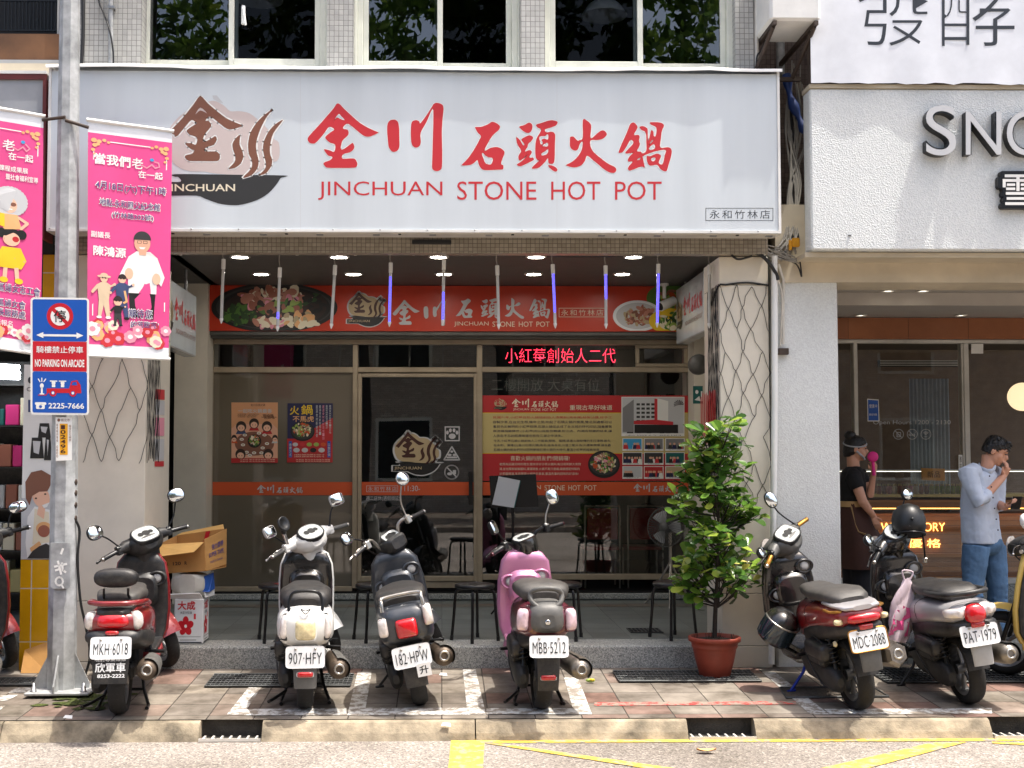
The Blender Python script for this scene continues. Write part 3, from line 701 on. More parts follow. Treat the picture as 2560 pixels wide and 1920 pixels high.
GL['jin'] = [[(552,165),(480,250),(380,365),(280,480),(190,575),(125,650),(110,695),(140,740),(190,752),(230,738),(300,665),(360,590),(425,508),(500,545),(440,590),(367,655),(395,705),(440,740),(512,768),(497,870),(430,848),(350,833),(370,875),(410,925),(472,945),(440,990),(360,1020),(340,1045),(360,1075),(405,1103),(600,1105),(790,1102),(830,1070),(832,1030),(800,975),(740,965),(640,972),(608,955),(630,905),(720,880),(775,840),(790,795),(768,742),(720,770),(630,835),(593,825),(600,770),(620,705),(690,640),(708,595),(690,550),(628,535),(640,495),(690,462),(740,490),(820,555),(900,620),(960,650),(1020,648),(1090,620),(1140,590),(1060,555),(950,500),(850,435),(750,345),(650,255)],
 [(560,322),(485,430),(540,375),(600,400),(655,412),(600,355)]]
GL['chuan'] = [[(1360,402),(1300,420),(1270,480),(1268,600),(1280,720),(1290,800),(1330,860),(1375,872),(1425,845),(1447,780),(1445,650),(1443,540),(1430,450),(1400,412)],
 [(1690,410),(1640,425),(1618,470),(1612,600),(1618,720),(1640,785),(1690,810),(1740,785),(1758,720),(1755,595),(1840,440),(1930,245),(1940,400),(1935,600),(1928,850),(1922,1080),(1935,1130),(1985,1152),(2040,1135),(2067,1080),(2070,850),(2065,600),(2075,400),(2090,250),(2070,185),(1995,158),(1945,175),(1920,215),(1840,340),(1752,455),(1735,428)]]
GL['shi'] = [[(437,290),(540,285),(620,262),(700,225),(740,195),(790,192),(860,225),(912,280),(880,350),(780,440),(700,560),(610,742),(720,690),(830,668),(920,690),(990,750),(990,810),(950,910),(930,995),(970,1015),(975,1070),(950,1098),(850,1103),(700,1110),(590,1103),(530,1050),(500,980),(478,917),(420,970),(340,1010),(180,1018),(270,920),(370,790),(450,660),(520,530),(548,458),(490,400),(450,330)],
 [(585,780),(565,800),(600,900),(625,965),(670,995),(745,995),(775,885),(690,865),(630,830)]]
GL['tou'] = [[(1285,280),(1380,250),(1450,210),(1490,205),(1530,240),(1535,300),(1510,370),(1460,402),(1400,390),(1330,340)],
 [(1230,480),(1300,540),(1360,640),(1380,610),(1325,525),(1420,465),(1480,447),(1540,470),(1545,510),(1500,570),(1455,610),(1440,670),(1390,755),(1470,728),(1515,745),(1520,785),(1470,870),(1540,870),(1565,905),(1520,940),(1420,990),(1320,1035),(1270,1030),(1240,1000),(1330,940),(1400,870),(1445,790),(1380,870),(1295,932),(1265,860),(1290,800),(1320,740),(1260,640),(1235,570)],
 [(1605,245),(1720,205),(1840,165),(1920,157),(2000,180),(2015,205),(1980,260),(1880,300),(1775,335),(1800,390),(1880,378),(1940,390),(1970,450),(1965,600),(1962,800),(1955,930),(1930,985),(1880,992),(1840,970),(1830,880),(1780,950),(1680,1050),(1600,1080),(1525,1083),(1540,1045),(1640,950),(1700,905),(1640,925),(1600,870),(1590,780),(1590,650),(1600,560),(1625,480),(1670,410),(1700,335),(1640,300)],
 [(1670,470),(1780,460),(1800,432),(1835,435),(1830,525),(1760,510),(1710,535),(1735,590),(1700,630),(1680,560)], [(1715,655),(1780,600),(1830,590),(1825,660),(1760,655)], [(1710,790),(1780,750),(1833,705),(1825,790),(1760,825),(1710,830)],
 [(1835,1015),(1900,1020),(1970,1050),(2010,1095),(2000,1130),(1960,1138),(1900,1100),(1860,1060)]]
GL['huo'] = [[(420,150),(500,165),(560,220),(575,290),(565,490),(680,400),(760,345),(820,350),(860,400),(850,440),(790,495),(690,520),(570,522),(555,600),(590,700),(650,770),(760,860),(880,950),(1000,1010),(1035,1050),(1030,1095),(985,1125),(900,1110),(800,1050),(720,980),(620,900),(500,808),(460,900),(390,985),(290,1020),(200,1015),(110,980),(220,920),(320,830),(390,720),(415,620),(412,540),(360,600),(335,680),(285,715),(220,690),(183,630),(182,520),(190,462),(250,458),(320,528),(360,520),(420,475)]]
GL['guo'] = [[(1345,192),(1290,230),(1250,330),(1200,450),(1140,580),(1080,740),(1120,750),(1160,735),(1230,630),(1300,515),(1355,565),(1270,670),(1205,740),(1220,765),(1300,760),(1360,745),(1290,810),(1250,880),(1265,915),(1340,915),(1280,985),(1250,1040),(1280,1080),(1350,1060),(1500,1005),(1560,1025),(1550,950),(1530,850),(1535,810),(1680,750),(1800,715),(1950,700),(1930,800),(1890,965),(1820,935),(1860,830),(1850,790),(1790,765),(1720,790),(1660,815),(1600,810),(1600,880),(1620,950),(1670,990),(1790,975),(1850,1050),(1920,1090),(1970,1080),(2000,980),(2040,850),(2062,730),(2040,670),(1980,648),(1850,655),(1860,500),(1880,350),(1918,255),(1880,205),(1790,188),(1660,192),(1680,235),(1775,290),(1765,440),(1730,440),(1725,370),(1690,335),(1670,370),(1625,545),(1618,350),(1605,300),(1550,265),(1500,262),(1465,280),(1500,330),(1580,380),(1590,550),(1590,715),(1520,765),(1490,730),(1415,722),(1450,660),(1475,590),(1455,530),(1470,460),(1440,420),(1360,420),(1430,290),(1390,215)],
 [(1415,888),(1450,850),(1485,845),(1470,875)], [(1675,875),(1710,840),(1760,845),(1750,890),(1710,910)], [(1640,690),(1650,650),(1730,595),(1755,665),(1680,700)], [(1635,625),(1680,540),(1735,505),(1690,560)]]
GL['roof'] = [[(540,110),(450,220),(330,370),(230,480),(140,570),(130,600),(190,625),(200,650),(240,635),(320,540),(420,430),(480,460),(490,475),(360,565),(400,625),(495,665),(480,760),(420,740),(340,740),(380,790),(430,825),(460,835),(430,880),(350,900),(335,930),(390,975),(560,978),(760,978),(800,940),(795,890),(750,850),(620,850),(590,830),(630,790),(720,760),(760,690),(740,645),(680,680),(600,720),(575,700),(600,620),(680,520),(680,480),(650,440),(610,440),(640,395),(690,390),(780,460),(870,530),(930,555),(1000,545),(1100,505),(980,450),(880,400),(750,300),(640,205)], [(540,262),(475,355),(540,300),(630,340)]]
GL['steam'] = [[(1070,630),(1010,680),(970,750),(980,830),(1005,900),(1000,990),(920,1078),(1000,1070),(1080,1010),(1115,920),(1100,840),(1065,750)],
 [(1500,292),(1400,360),(1290,470),(1210,600),(1180,750),(1190,880),(1230,970),(1220,1080),(1110,1200),(1220,1170),(1300,1080),(1320,980),(1290,840),(1290,720),(1340,560),(1420,400)],
 [(1645,430),(1540,490),(1450,590),(1390,720),(1380,830),(1400,930),(1420,1020),(1400,1090),(1330,1165),(1420,1140),(1490,1040),(1500,960),(1475,880),(1475,760),(1520,600)]]
GL['blob'] = [[(300,350),(220,420),(130,540),(90,700),(110,850),(180,1000),(290,1080),(420,1115),(600,1120),(800,1150),(1200,1160),(1350,1100),(1480,1000),(1560,980),(1600,900),(1590,730),(1520,680),(1450,560),(1330,440),(1200,340),(1060,310),(940,310),(850,230),(720,170),(600,200),(450,240)]]
GL['bowl'] = [[(205,1152),(930,1160),(1655,1170),(1670,1190),(1615,1207),(1560,1290),(1450,1410),(1300,1500),(1100,1560),(950,1568),(780,1545),(600,1480),(480,1440),(60,1440),(35,1400),(35,1290),(60,1255),(275,1255),(245,1192),(200,1188)]]
def brush(mb, f, key, u0, v0, u1, v1, n=.004):
    xs = [p[0] for l in GL[key] for p in l]; ys = [p[1] for l in GL[key] for p in l]
    a, b, c, d = min(xs), max(xs), min(ys), max(ys)
    glyph(mb, f, key, GL[key], lambda x, y: (u0+(u1-u0)*(x-a)/(b-a), v0+(v1-v0)*(y-c)/(d-c)), n)
def name_row(mb, f, u0, v0, u1, v1, n=.004, big=True):
    """the six brush characters of the shop name, in the proportions of the main sign"""
    L0, T0, W, H = 769, 257, 1681-769, 428-257
    for k, (a, b, c, d) in dict(jin=(769, 258, 946, 420), chuan=(968, 257, 1109, 428), shi=(1154, 305, 1260.5, 425.5), tou=(1291, 300.5, 1394, 429), huo=(1415, 300, 1540.5, 432.5), guo=(1546.5, 305.5, 1679.5, 428)).items():
        brush(mb, f, k, u0+(u1-u0)*(a-L0)/W, v0+(v1-v0)*(b-T0)/H, u0+(u1-u0)*(c-L0)/W, v0+(v1-v0)*(d-T0)/H, n)
def logo(mb, f, u0, v0, s, n, cols=('p_beige', 'p_brown', 'p_char', 'p_cream'), halo=None, edge=True):
    """steaming bowl emblem; (u0, v0) is the corner of the traced sheet, s its scale"""
    g = crop(f, u0, v0, s)
    T = lambda x, y: (x, y)
    if halo:
        mb.mat(halo)
        glyph(mb, g, 'blob', GL['blob'], lambda x, y: (850+(x-850)*1.09, 660+(y-660)*1.10), n)
        glyph(mb, g, 'bowl', GL['bowl'], lambda x, y: (850+(x-850)*1.07, 1360+(y-1360)*1.2), n)
        for l in (GL['steam'][1], GL['steam'][2], GL['roof'][0]): stroke(mb, g, l, 150, n+.0002, True)
    mb.mat(cols[0]); glyph(mb, g, 'blob', GL['blob'], T, n+.0004)
    mb.mat(cols[2]); glyph(mb, g, 'bowl', GL['bowl'], T, n+.0006)
    if edge:
        mb.mat('p_white')
        for l in GL['steam']+[GL['roof'][0]]: stroke(mb, g, l, 36, n+.0008, True)
    mb.mat(cols[1]); glyph(mb, g, 'roof', GL['roof'], T, n+.0015); glyph(mb, g, 'steam', GL['steam'], T, n+.0015)
    mb.mat(cols[3]); text(mb, g, 'JINCHUAN', 75, 1285, 1005, 1412, n+.0010, .012)
def pile(mb, f, cu, cv, ru, rv, cols, k, size, n, seed=1):
    r = random.Random(seed)
    for i in range(k):
        a, d = r.uniform(0, 2*pi), sqrt(r.random()); mb.mat('p_'+r.choice(cols)); s_ = size*r.uniform(.5, 1.3)
        oval(mb, f, cu+ru*d*cos(a), cv+rv*d*sin(a), s_, s_*r.uniform(.3, .75), n+i*.00003, 9, r.uniform(0, pi))
def doll(mb, f, u, v, h, shirt, pants, n, hair='p_hair', head=.16, hat=None, white_shoe=False):
    """a small standing printed figure, feet at (u, v), height h"""
    mb.mat('p_skin'); oval(mb, f, u, v-h*(1-head*.62), h*head*.52, h*head*.62, n)
    mb.mat(hair); poly(mb, f, [(u+h*head*.58*cos(a), v-h*(1-head*.62)+h*head*.66*sin(a)*(1 if sin(a) < 0 else .25)) for a in [pi+pi*i/10 for i in range(11)]], n+.0004)
    if hat: mb.mat(hat); oval(mb, f, u, v-h*(1-head*.4), h*head*.95, h*head*.2, n+.0006); oval(mb, f, u, v-h*(1-head*.2), h*head*.5, h*head*.28, n+.0007)
    mb.mat('p_black'); oval(mb, f, u-h*head*.2, v-h*(1-head*.6), h*head*.13, h*head*.1, n+.0008); oval(mb, f, u+h*head*.2, v-h*(1-head*.6), h*head*.13, h*head*.1, n+.0008)
    b = v-h*(1-head*1.2)
    mb.mat(shirt); poly(mb, f, [(u-h*.06, b), (u+h*.06, b), (u+h*.15, b+h*.06), (u+h*.11, v-h*.42), (u-h*.11, v-h*.42), (u-h*.15, b+h*.06)], n)
    poly(mb, f, [(u-h*.15, b+h*.05), (u-h*.11, b+h*.12), (u-h*.22, b+h*.24), (u-h*.27, b+h*.2)], n); poly(mb, f, [(u+h*.15, b+h*.05), (u+h*.11, b+h*.12), (u+h*.2, b+h*.02), (u+h*.24, b+h*.06)], n)
    mb.mat('p_skin'); oval(mb, f, u-h*.25, b+h*.23, h*.03, h*.03, n+.0004); oval(mb, f, u+h*.235, b+h*.03, h*.03, h*.03, n+.0004)
    mb.mat(pants); poly(mb, f, [(u-h*.11, v-h*.425), (u+h*.11, v-h*.425), (u+h*.14, v-h*.04), (u+h*.06, v-h*.04), (u, v-h*.3), (u-h*.06, v-h*.04), (u-h*.13, v-h*.04)], n)
    mb.mat('p_white' if white_shoe else 'p_black'); oval(mb, f, u-h*.1, v-h*.025, h*.06, h*.03, n+.0004); oval(mb, f, u+h*.1, v-h*.025, h*.06, h*.03, n+.0004)

# ---------------------------------------------------------------- main sign
YS = 9.12
sx0, sx1, sz0, sz1 = X(107, YS), X(1960, YS), Z(581, YS), Z(174.5, YS)
t = thing('main_sign', 'wide white light box sign with red brush characters over the arcade', 'sign', (0, YS, sz0))
m = MB('sign_white'); m.box(sx0+.02, sx1-.02, YS, YS+.17, sz0+.02, sz1-.02); put(m, 'panel', t)
m = MB('sign_edge'); m.box(sx0, sx0+.019, YS-.008, YS+.19, sz0, sz1); m.box(sx1-.019, sx1, YS-.008, YS+.19, sz0, sz1); m.box(sx0+.0191, sx1-.0191, YS-.008, YS+.19, sz0, sz0+.019)
put(m, 'frame', t)
m = MB('sign_edge'); xs_ = [sx0-.015+(sx1-sx0+.03)*i/30 for i in range(31)]; random.seed(5)
dz = [random.uniform(-.004, .004)+.006*sin(i*.55) for i in range(31)]
m.grid([[V((x, YS-.035-abs(d), sz1-.012+d)) for x, d in zip(xs_, dz)], [V((x, YS-.036-abs(d), sz1+.012+d)) for x, d in zip(xs_, dz)], [V((x, YS+.24, sz1+.03)) for x in xs_]]); put(m, 'top_flashing', t)
m = MB('conduit'); m.box(sx0+.02, sx1-.02, YS+.02, YS+.18, sz0-.006, sz0-.001)
for i in range(14):
    x = sx0+.3+i*.42; m.mat('steel').box(x, x+.05, YS+.05, YS+.08, sz0-.014, sz0-.006)
    if i % 2: m.mat('black_gap').box(x+.19, x+.21, YS+.02, YS+.05, sz0-.012, sz0-.0065)
put(m, 'base_rail', t)
f = fac(YS); m = MB('p_white')
name_edge = [(k, b) for k, b in dict(jin=(769, 258, 946, 420), chuan=(968, 257, 1109, 428), shi=(1154, 305, 1260.5, 425.5), tou=(1291, 300.5, 1394, 429), huo=(1415, 300, 1540.5, 432.5), guo=(1546.5, 305.5, 1679.5, 428)).items()]
for k, (a, b, c, d) in name_edge:
    xs = [p[0] for l in GL[k] for p in l]; ys = [p[1] for l in GL[k] for p in l]; x0_, x1_, y0_, y1_ = min(xs), max(xs), min(ys), max(ys)
    for l in GL[k]: stroke(m, f, [(a+(c-a)*(x-x0_)/(x1_-x0_), b+(d-b)*(y-y0_)/(y1_-y0_)) for x, y in l], 3.2, .0006, True)
m.mat('p_red'); name_row(m, f, 769, 257, 1681, 428, .0010)
put(m, 'brush_lettering', t)
m = MB('p_lgrey'); rect(m, f, 750.5, 190, 751.3, 576, .0004); rect(m, f, 1392, 190, 1392.7, 578, .0004); put(m, 'panel_seam', t)
m = MB('steel')
for px in range(125, 1960, 118): m.lathe([(.006, 0), (.006, .003), (.001, .004)], f(px, 571+px*.004, .008), (0, -1, 0), 8)
put(m, 'rivet', t)
for s_, a, b in (('JINCHUAN', 795, 1106), ('STONE', 1143, 1341), ('HOT', 1378, 1501), ('POT', 1537.5, 1654)): m = MB('p_red'); text(m, f, s_, a, 453.5, b, 500, .0010, -.002); put(m, 'latin_lettering', t)
m = MB(); logo(m, f, 400, 220, 5.353, .0006); m.mat('p_lgrey'); poly(m, crop(f, 400, 220, 5.353), [(700, 100), (760, 100), (850, 205), (800, 195), (715, 150)], .0009); put(m, 'emblem', t)
m = MB('p_ink'); frame(m, f, 1764, 520, 1933, 552, 1.3, .001); text(m, f, '永和竹林店', 1774, 525.5, 1925, 546.5, .001, -.004, 1.3); put(m, 'branch_plate', t)

# ---------------------------------------------------------------- red fascia banner inside the arcade
YR = 12.38
t = thing('fascia_banner', 'long red fascia banner with food photos above the glass front', 'banner', (0, YR, Z(828, YR)))
rx0, rx1, rz0, rz1 = X(515, YR), X(1704, YR), Z(828, YR), 3.515
m = MB('fascia_red'); m.box(rx0, rx1, YR, YR+.05, rz0, rz1); put(m, 'panel', t)
f = fac(YR)
m = MB(); logo(m, f, 866, 725, 17.2, .003, ('p_tan', 'p_dbrown', 'p_black', 'p_tan'), 'p_lgrey', False); put(m, 'emblem', t)
m = MB('p_lgrey')
for k, b in dict(jin=(982, 750, 1049, 812), chuan=(1059, 750, 1114, 815), shi=(1139.5, 747, 1181, 795), tou=(1202, 746, 1246, 797), huo=(1262, 746, 1310, 797), guo=(1323, 747, 1375, 796)).items(): brush(m, f, k, *b)
m.mat('p_cream')
for s_, a, b in (('JINCHUAN', 1135, 1221.5), ('STONE', 1231, 1287), ('HOT', 1297, 1332), ('POT', 1341, 1374)): text(m, f, s_, a, 804, b, 817, .004)
frame(m, f, 1397, 770, 1512, 793, 1.2, .004); text(m, f, '永和竹林店', 1403, 774, 1508, 789, .004, -.004, 1.3); put(m, 'lettering', t)
m = MB('p_black'); clipv = lambda g: (lambda u, v, n=0: g(u, max(712, min(827, v)), n))
fc = clipv(f)
oval(m, fc, 686, 769, 158, 62, .003, 48); m.mat('p_char'); oval(m, fc, 686, 768, 146, 56, .0035, 48); m.mat('p_black'); oval(m, fc, 688, 769, 138, 53, .004, 48)
m.mat('p_hair'); oval(m, fc, 688, 770, 128, 49, .0045, 48)
pile(m, fc, 690, 748, 90, 26, ['meat', 'meat', 'cream', 'meat2', 'rose'], 90, 15, .005, 1); pile(m, fc, 600, 788, 40, 22, ['dgreen', 'green', 'dgreen'], 70, 9, .008, 2)
pile(m, fc, 700, 770, 60, 14, ['lgreen', 'green', 'meat2', 'hair'], 40, 12, .0095, 3); pile(m, fc, 745, 800, 50, 16, ['gold', 'cream', 'tan'], 36, 13, .010, 4); pile(m, fc, 675, 808, 36, 12, ['rose', 'cream', 'meat'], 26, 12, .011, 5); pile(m, fc, 785, 760, 28, 24, ['hair', 'dgreen', 'black'], 30, 10, .0115, 6)
put(m, 'food_photo', t); m = MB()
fr_ = lambda u, v, n=0: fc(min(1704, u), v, n)
m.mat('p_green'); oval(m, fr_, 1672, 745, 56, 36, .003, 40); pile(m, fr_, 1680, 750, 34, 26, ['lgreen', 'orange', 'green', 'meat2'], 50, 9, .0035, 7)
m.mat('p_plate'); oval(m, fr_, 1594, 790, 62, 39, .005, 40); m.mat('p_lgrey'); oval(m, fr_, 1594, 790, 54, 33, .0055, 40); pile(m, fr_, 1597, 791, 40, 22, ['meat2', 'brown', 'tan', 'meat'], 80, 8, .006, 8)
m.mat('p_yellow'); oval(m, fr_, 1676, 803, 54, 32, .009, 40); pile(m, fr_, 1682, 803, 38, 22, ['green', 'lgreen', 'dgreen', 'cream'], 60, 10, .0095, 9)
put(m, 'food_photo', t)
# camera on the banner
p = V((X(1664, 12.2), 12.2, 3.5)); t = thing('security_camera', 'small white security camera hanging in front of the banner food photo', 'camera', p)
m = MB('white_paint'); m.lathe([(.045, .017), (.045, 0), (.018, -.012), (.018, -.13)], p); put(m, 'mount', t)
m = MB('white_paint'); m.cyl(p+V((.10, .02, -.15)), p+V((-.05, -.06, -.22)), .045, .048); m.mat('black_plastic').cyl(p+V((-.0495, -.06, -.22)), p+V((-.058, -.065, -.224)), .04, .036); put(m, 'camera_body', t)
# neon
def neon(name, s_, px, Y, mt, label, bold=-.012, dep=.012):
    m = MB(mt); text(m, fac(Y), s_, *px, n=.0, bold=bold, depth=dep); return tag(m.build(name), label, 'neon sign')
neon('neon_sign', '小紅莓創始人二代', (1263, 871, 1539, 907), 12.70, 'neon_red', 'lit red neon characters behind the transom pane', -.018)
neon('neon_sign', '二樓開放 大桌有位', (1228, 945, 1499, 978), 12.72, 'tube_off', 'unlit pale neon characters behind the top of the right pane', -.012)
# orange film strips and window decals
def strip(px0, px1, label):
    t = thing('window_strip', label, 'window film', (X(px0, YG), YG, Z(1238, YG)), 'orange film strips across the glass')
    m = MB('p_orange'); rect(m, fac(YG+.026), px0, 1205, px1, 1238, 0); put(m, 'film', t); return t
f = fac(YG+.025)
t = strip(531, 881, 'orange film strip with small white brush characters on the left pane'); m = MB('p_lgrey'); name_row(m, f, 643, 1212, 757, 1233, .003); put(m, 'lettering', t)
t = strip(904, 1184, 'orange film strip with opening hour on the glass door'); m = MB('p_lgrey'); frame(m, f, 916, 1214, 995, 1230, 1, .003); text(m, f, '永和竹林店', 920, 1216.5, 992, 1228, .003, -.004, 1.3); text(m, f, '11:30-', 1011, 1214, 1050, 1228, .003, -.002); put(m, 'lettering', t)
t = strip(1206, 1722, 'orange film strip with latin lettering under the red story poster'); m = MB('p_cream')
for s_, a, b in (('JINCHUAN', 1262, 1352), ('STONE', 1361, 1412), ('HOT', 1421, 1451), ('POT', 1461, 1491)): text(m, f, s_, a, 1213, b, 1226, .003)
m.mat('p_lgrey'); name_row(m, f, 1584, 1209, 1694, 1230, .003); put(m, 'lettering', t)
t = thing('door_decal', 'steaming bowl emblem sticker with white outline on the glass door', 'decal', f(1040, 1128))
m = MB(); logo(m, f, 980, 1072, 13.6, .002, ('p_tan', 'p_dbrown', 'p_black', 'p_tan'), 'p_lgrey', False); put(m, 'emblem', t)
g = crop(f, 500, 900, 3.253)
def icon(name, lab): return thing(name, lab, 'decal', f(1120, 1128), 'white icon stickers on the glass door')
t = icon('paw_sticker', 'white paw print icon in a rounded square on the glass door'); m = MB('p_lgrey'); frame(m, g, 1990, 540, 2112, 660, 9, .002); oval(m, g, 2051, 620, 28, 22)
for a, b in ((2012, 590), (2036, 572), (2066, 572), (2090, 590)): oval(m, g, a, b, 11, 16)
put(m, 'emblem', t)
t = icon('hotplate_sticker', 'white triangle icon with hot dishes on the glass door'); m = MB('p_lgrey'); stroke(m, g, [(2048, 705), (2112, 812), (1984, 812)], 10, .002, True); rect(m, g, 2005, 785, 2092, 800); oval(m, g, 2030, 772, 16, 10); oval(m, g, 2070, 772, 16, 10); oval(m, g, 2048, 745, 12, 9); put(m, 'emblem', t)
t = icon('no_food_sticker', 'white no food icon in a crossed circle on the glass door'); m = MB('p_lgrey'); stroke(m, g, [(2047+56*cos(a), 912+56*sin(a)) for a in [2*pi*i/36 for i in range(36)]], 11, .002, True); stroke(m, g, [(2008, 873), (2086, 951)], 10, .0025); oval(m, g, 2030, 925, 20, 12); rect(m, g, 2056, 895, 2082, 930); put(m, 'emblem', t)
m = MB('p_lgrey'); text(m, f, '週二店休(遇假順延)', 915, 1240, 1000, 1253, .002, -.006); tag(m.build('closing_notice'), 'small white lettering on the glass door below the orange strip', 'decal')
# posters
f = fac(YG+.02)
t = thing('poster', 'orange poster of people round a table on the left pane', 'poster', f(636, 1157), 'posters on the left pane'); g = crop(f, 500, 900, 3.253)
m = MB('p_poster'); rect(m, g, 255, 345, 633, 836, 0); put(m, 'sheet', t)
m = MB('p_skin2'); poly(m, g, [(255, 560), (300, 520), (590, 520), (630, 560), (630, 800), (255, 800)], .001); m.mat('p_brown'); oval(m, g, 443, 680, 160, 98, .002)
m.mat('p_lgrey'); text(m, g, '一起吃火鍋最香', 310, 398, 585, 430, .002, .02); m.mat('p_dbrown'); text(m, g, '金川石頭火鍋', 412, 356, 530, 376, .002); text(m, g, '~開鍋囉~', 498, 440, 620, 480, .002, .01, slant=-.4)
for q in range(3): text(m, g, '好朋友圍一鍋好湯好料', 306, 436+q*11, 480-q*12, 445+q*11, .002)
for (a, b, c, hr) in ((335, 545, 'bsuit', 44), (440, 520, 'crimson', 42), (545, 545, 'crimson', 44), (278, 640, 'orange', 28), (610, 640, 'lgrey', 28), (330, 770, 'meat2', 44), (555, 770, 'dgreen', 44)):
    m.mat('p_'+c); poly(m, g, [(max(256, a-hr), b+hr*1.3), (max(256, a-hr*.6), b+hr*.55), (min(630, a+hr*.6), b+hr*.55), (min(630, a+hr), b+hr*1.3)], .003)
    m.mat('p_hair'); oval(m, g, a, b-4, hr*.95 if 300 < a < 600 else hr*.8, hr, .0035); m.mat('p_skin'); oval(m, g, a, b+8, hr*.66, hr*.6, .004); m.mat('p_black'); oval(m, g, a-hr*.25, b+8, 3, 4, .0045); oval(m, g, a+hr*.25, b+8, 3, 4, .0045)
m.mat('p_black'); oval(m, g, 443, 660, 56, 54, .003); pile(m, g, 443, 656, 42, 36, ['lgreen', 'orange', 'cream', 'green', 'meat'], 50, 11, .0035, 3)
for a, b in ((340, 645), (365, 610), (480, 595), (525, 610), (545, 680), (510, 715), (380, 750), (405, 775), (500, 755), (440, 755), (350, 690)): m.mat('p_white'); oval(m, g, a, b, 17, 11, .003); m.mat('p_tan'); oval(m, g, a, b, 11, 6, .0035)
m.mat('p_crimson'); rect(m, g, 255, 798, 633, 836, .004); m.mat('p_cream')
for q in range(2): text(m, g, '永和店 新北市永和區竹林路', 325, 804+q*15, 610, 813+q*15, .005)
put(m, 'print', t)
t = thing('poster', 'navy and red poster of a hot pot bowl on the left pane', 'poster', f(774, 1157), 'posters on the left pane')
m = MB('p_navy'); rect(m, g, 712, 352, 1080, 640, 0); m.mat('p_crimson'); rect(m, g, 708, 640, 1078, 833, 0); put(m, 'sheet', t)
m = MB('p_crimson'); poly(m, g, [(1080, 470), (1080, 640), (780, 640)], .001)
m.mat('p_yellow'); text(m, g, '火', 732, 375, 805, 445, .002, .03); text(m, g, '鍋', 824, 365, 915, 445, .002, .03); m.mat('p_gold'); text(m, g, '不馬虎', 755, 455, 925, 503, .002, .03)
m.mat('p_lgrey')
for q, (a, b) in enumerate(((942, 630), (968, 610), (995, 650), (1022, 560), (1050, 600))): m.mat('p_lgrey' if q != 2 else 'p_rose'); vtext(m, g, '嚴選食材新鮮現做一鍋好味道'[:8+q], a, 366, a+17, b, .002)
m.mat('p_black'); oval(m, g, 835, 580, 98, 80, .002); m.mat('p_char'); oval(m, g, 835, 576, 90, 70, .0025); pile(m, g, 830, 570, 72, 54, ['orange', 'cream', 'lgreen', 'meat', 'tan', 'green'], 90, 13, .003, 12)
for q in range(5): m.mat(('p_lgrey', 'p_red', 'p_lgreen', 'p_lgreen', 'p_orange')[q]); oval(m, g, 775+q*57, 687, 22, 16, .003)
for q in range(4): m.mat(('p_lgrey', 'p_lgrey', 'p_black', 'p_lgrey')[q]); oval(m, g, 785+q*68, 733, 26, 19, .003)
m.mat('p_blue'); rect(m, g, 722, 660, 748, 792, .002); rect(m, g, 1036, 660, 1062, 792, .002); m.mat('p_cream'); vtext(m, g, '收費方式', 726, 675, 745, 785, .003); vtext(m, g, '以盤計價', 1040, 675, 1059, 785, .003)
for q in range(2): text(m, g, '火鍋湯底 招牌石頭 麻辣 每人低消一份', 765, 765+q*15, 1010, 776+q*15, .003); text(m, g, '永和店 新北市永和區竹林路', 780, 806+q*13, 1058, 815+q*13, .003)
put(m, 'print', t)
# red story board
t = thing('story_poster', 'wide red and cream story poster with photographs on the right pane', 'poster', f(1465, 1203)); g = crop(f, 1160, 940, 3.253)
m = MB('p_crimson'); rect(m, g, 148, 158, 1850, 852, 0); put(m, 'sheet', t)
m = MB('p_khaki'); rect(m, g, 148, 302, 1848, 628, .001); m.mat('p_yellow'); rect(m, g, 148, 298, 1848, 303, .0015); rect(m, g, 148, 626, 1848, 631, .0015)
logo(m, g, 240, 172, 15, .002, ('p_tan', 'p_crimson', 'p_black', 'p_tan'), None, False)
m.mat('p_cream'); name_row(m, g, 390, 184, 765, 256, .003); text(m, g, '重現古早好味道', 860, 236, 1205, 278, .003, .01)
for s_, a, b in (('JINCHUAN', 400, 528), ('STONE', 543, 622), ('HOT', 637, 688), ('POT', 700, 750)): text(m, g, s_, a, 263, b, 284, .003)
L1 = ['民國71年,小紅莓自助火鍋城創始人憑獨創(羔羊獨)秘製沾醬,校手工', '自製沙茶,在台北生根,幾年之間,吹起了石頭火鍋的旋風,雙北到處都可以', '看見色彩鮮明的小紅莓招牌,石頭火鍋從此成了台北城的時代印記,隨著景氣', '與流機相繼轉世,(小紅莓)松山店股份轉讓,松江店、內湖店相繼的結束,讓', '人念念不忘的經典味道也就在江湖之中消失。']
for q, s_ in enumerate(L1): m.mat('p_red' if q == 0 else 'p_navy'); text(m, g, s_, 236, 327+q*37, 1203 if q < 4 else 800, 349+q*37, .003)
for q, s_ in enumerate(['今天,小紅莓石頭火鍋創始人二代姐弟(慧珠、福興)承著火鍋秘傳的手打湯頭,首先', '在永和、基隆以(金川石頭火鍋)為名(金為長名,川是三點水為沙)重新開幕,讓喜歡', '石頭火鍋的朋友們可以回到那個石頭火鍋的大時代,重溫小紅莓的經典味道。']): m.mat('p_navy'); text(m, g, s_, 240, 517+q*36, (1190, 1195, 1110)[q], 540+q*36, .003)
m.mat('p_cream'); text(m, g, '喜歡火鍋的朋友們!開鍋囉!', 378, 650, 858, 688, .003)
for q, s_ in enumerate(['老闆為延續兒時的理念,堅持手炒沙茶火鍋料,每日用新鮮大骨熬', '湯,並加獨家秘製醬料,濃濃頭香,火鍋不再只是鍋,細細搭配特製的', '沙茶醬精選,享用團圓火鍋時的香氣,重溫先輩的回味的好滋味!']): m.mat('p_cream'); text(m, g, s_, 288, 706+q*39, 950-q*10, 728+q*39, .003)
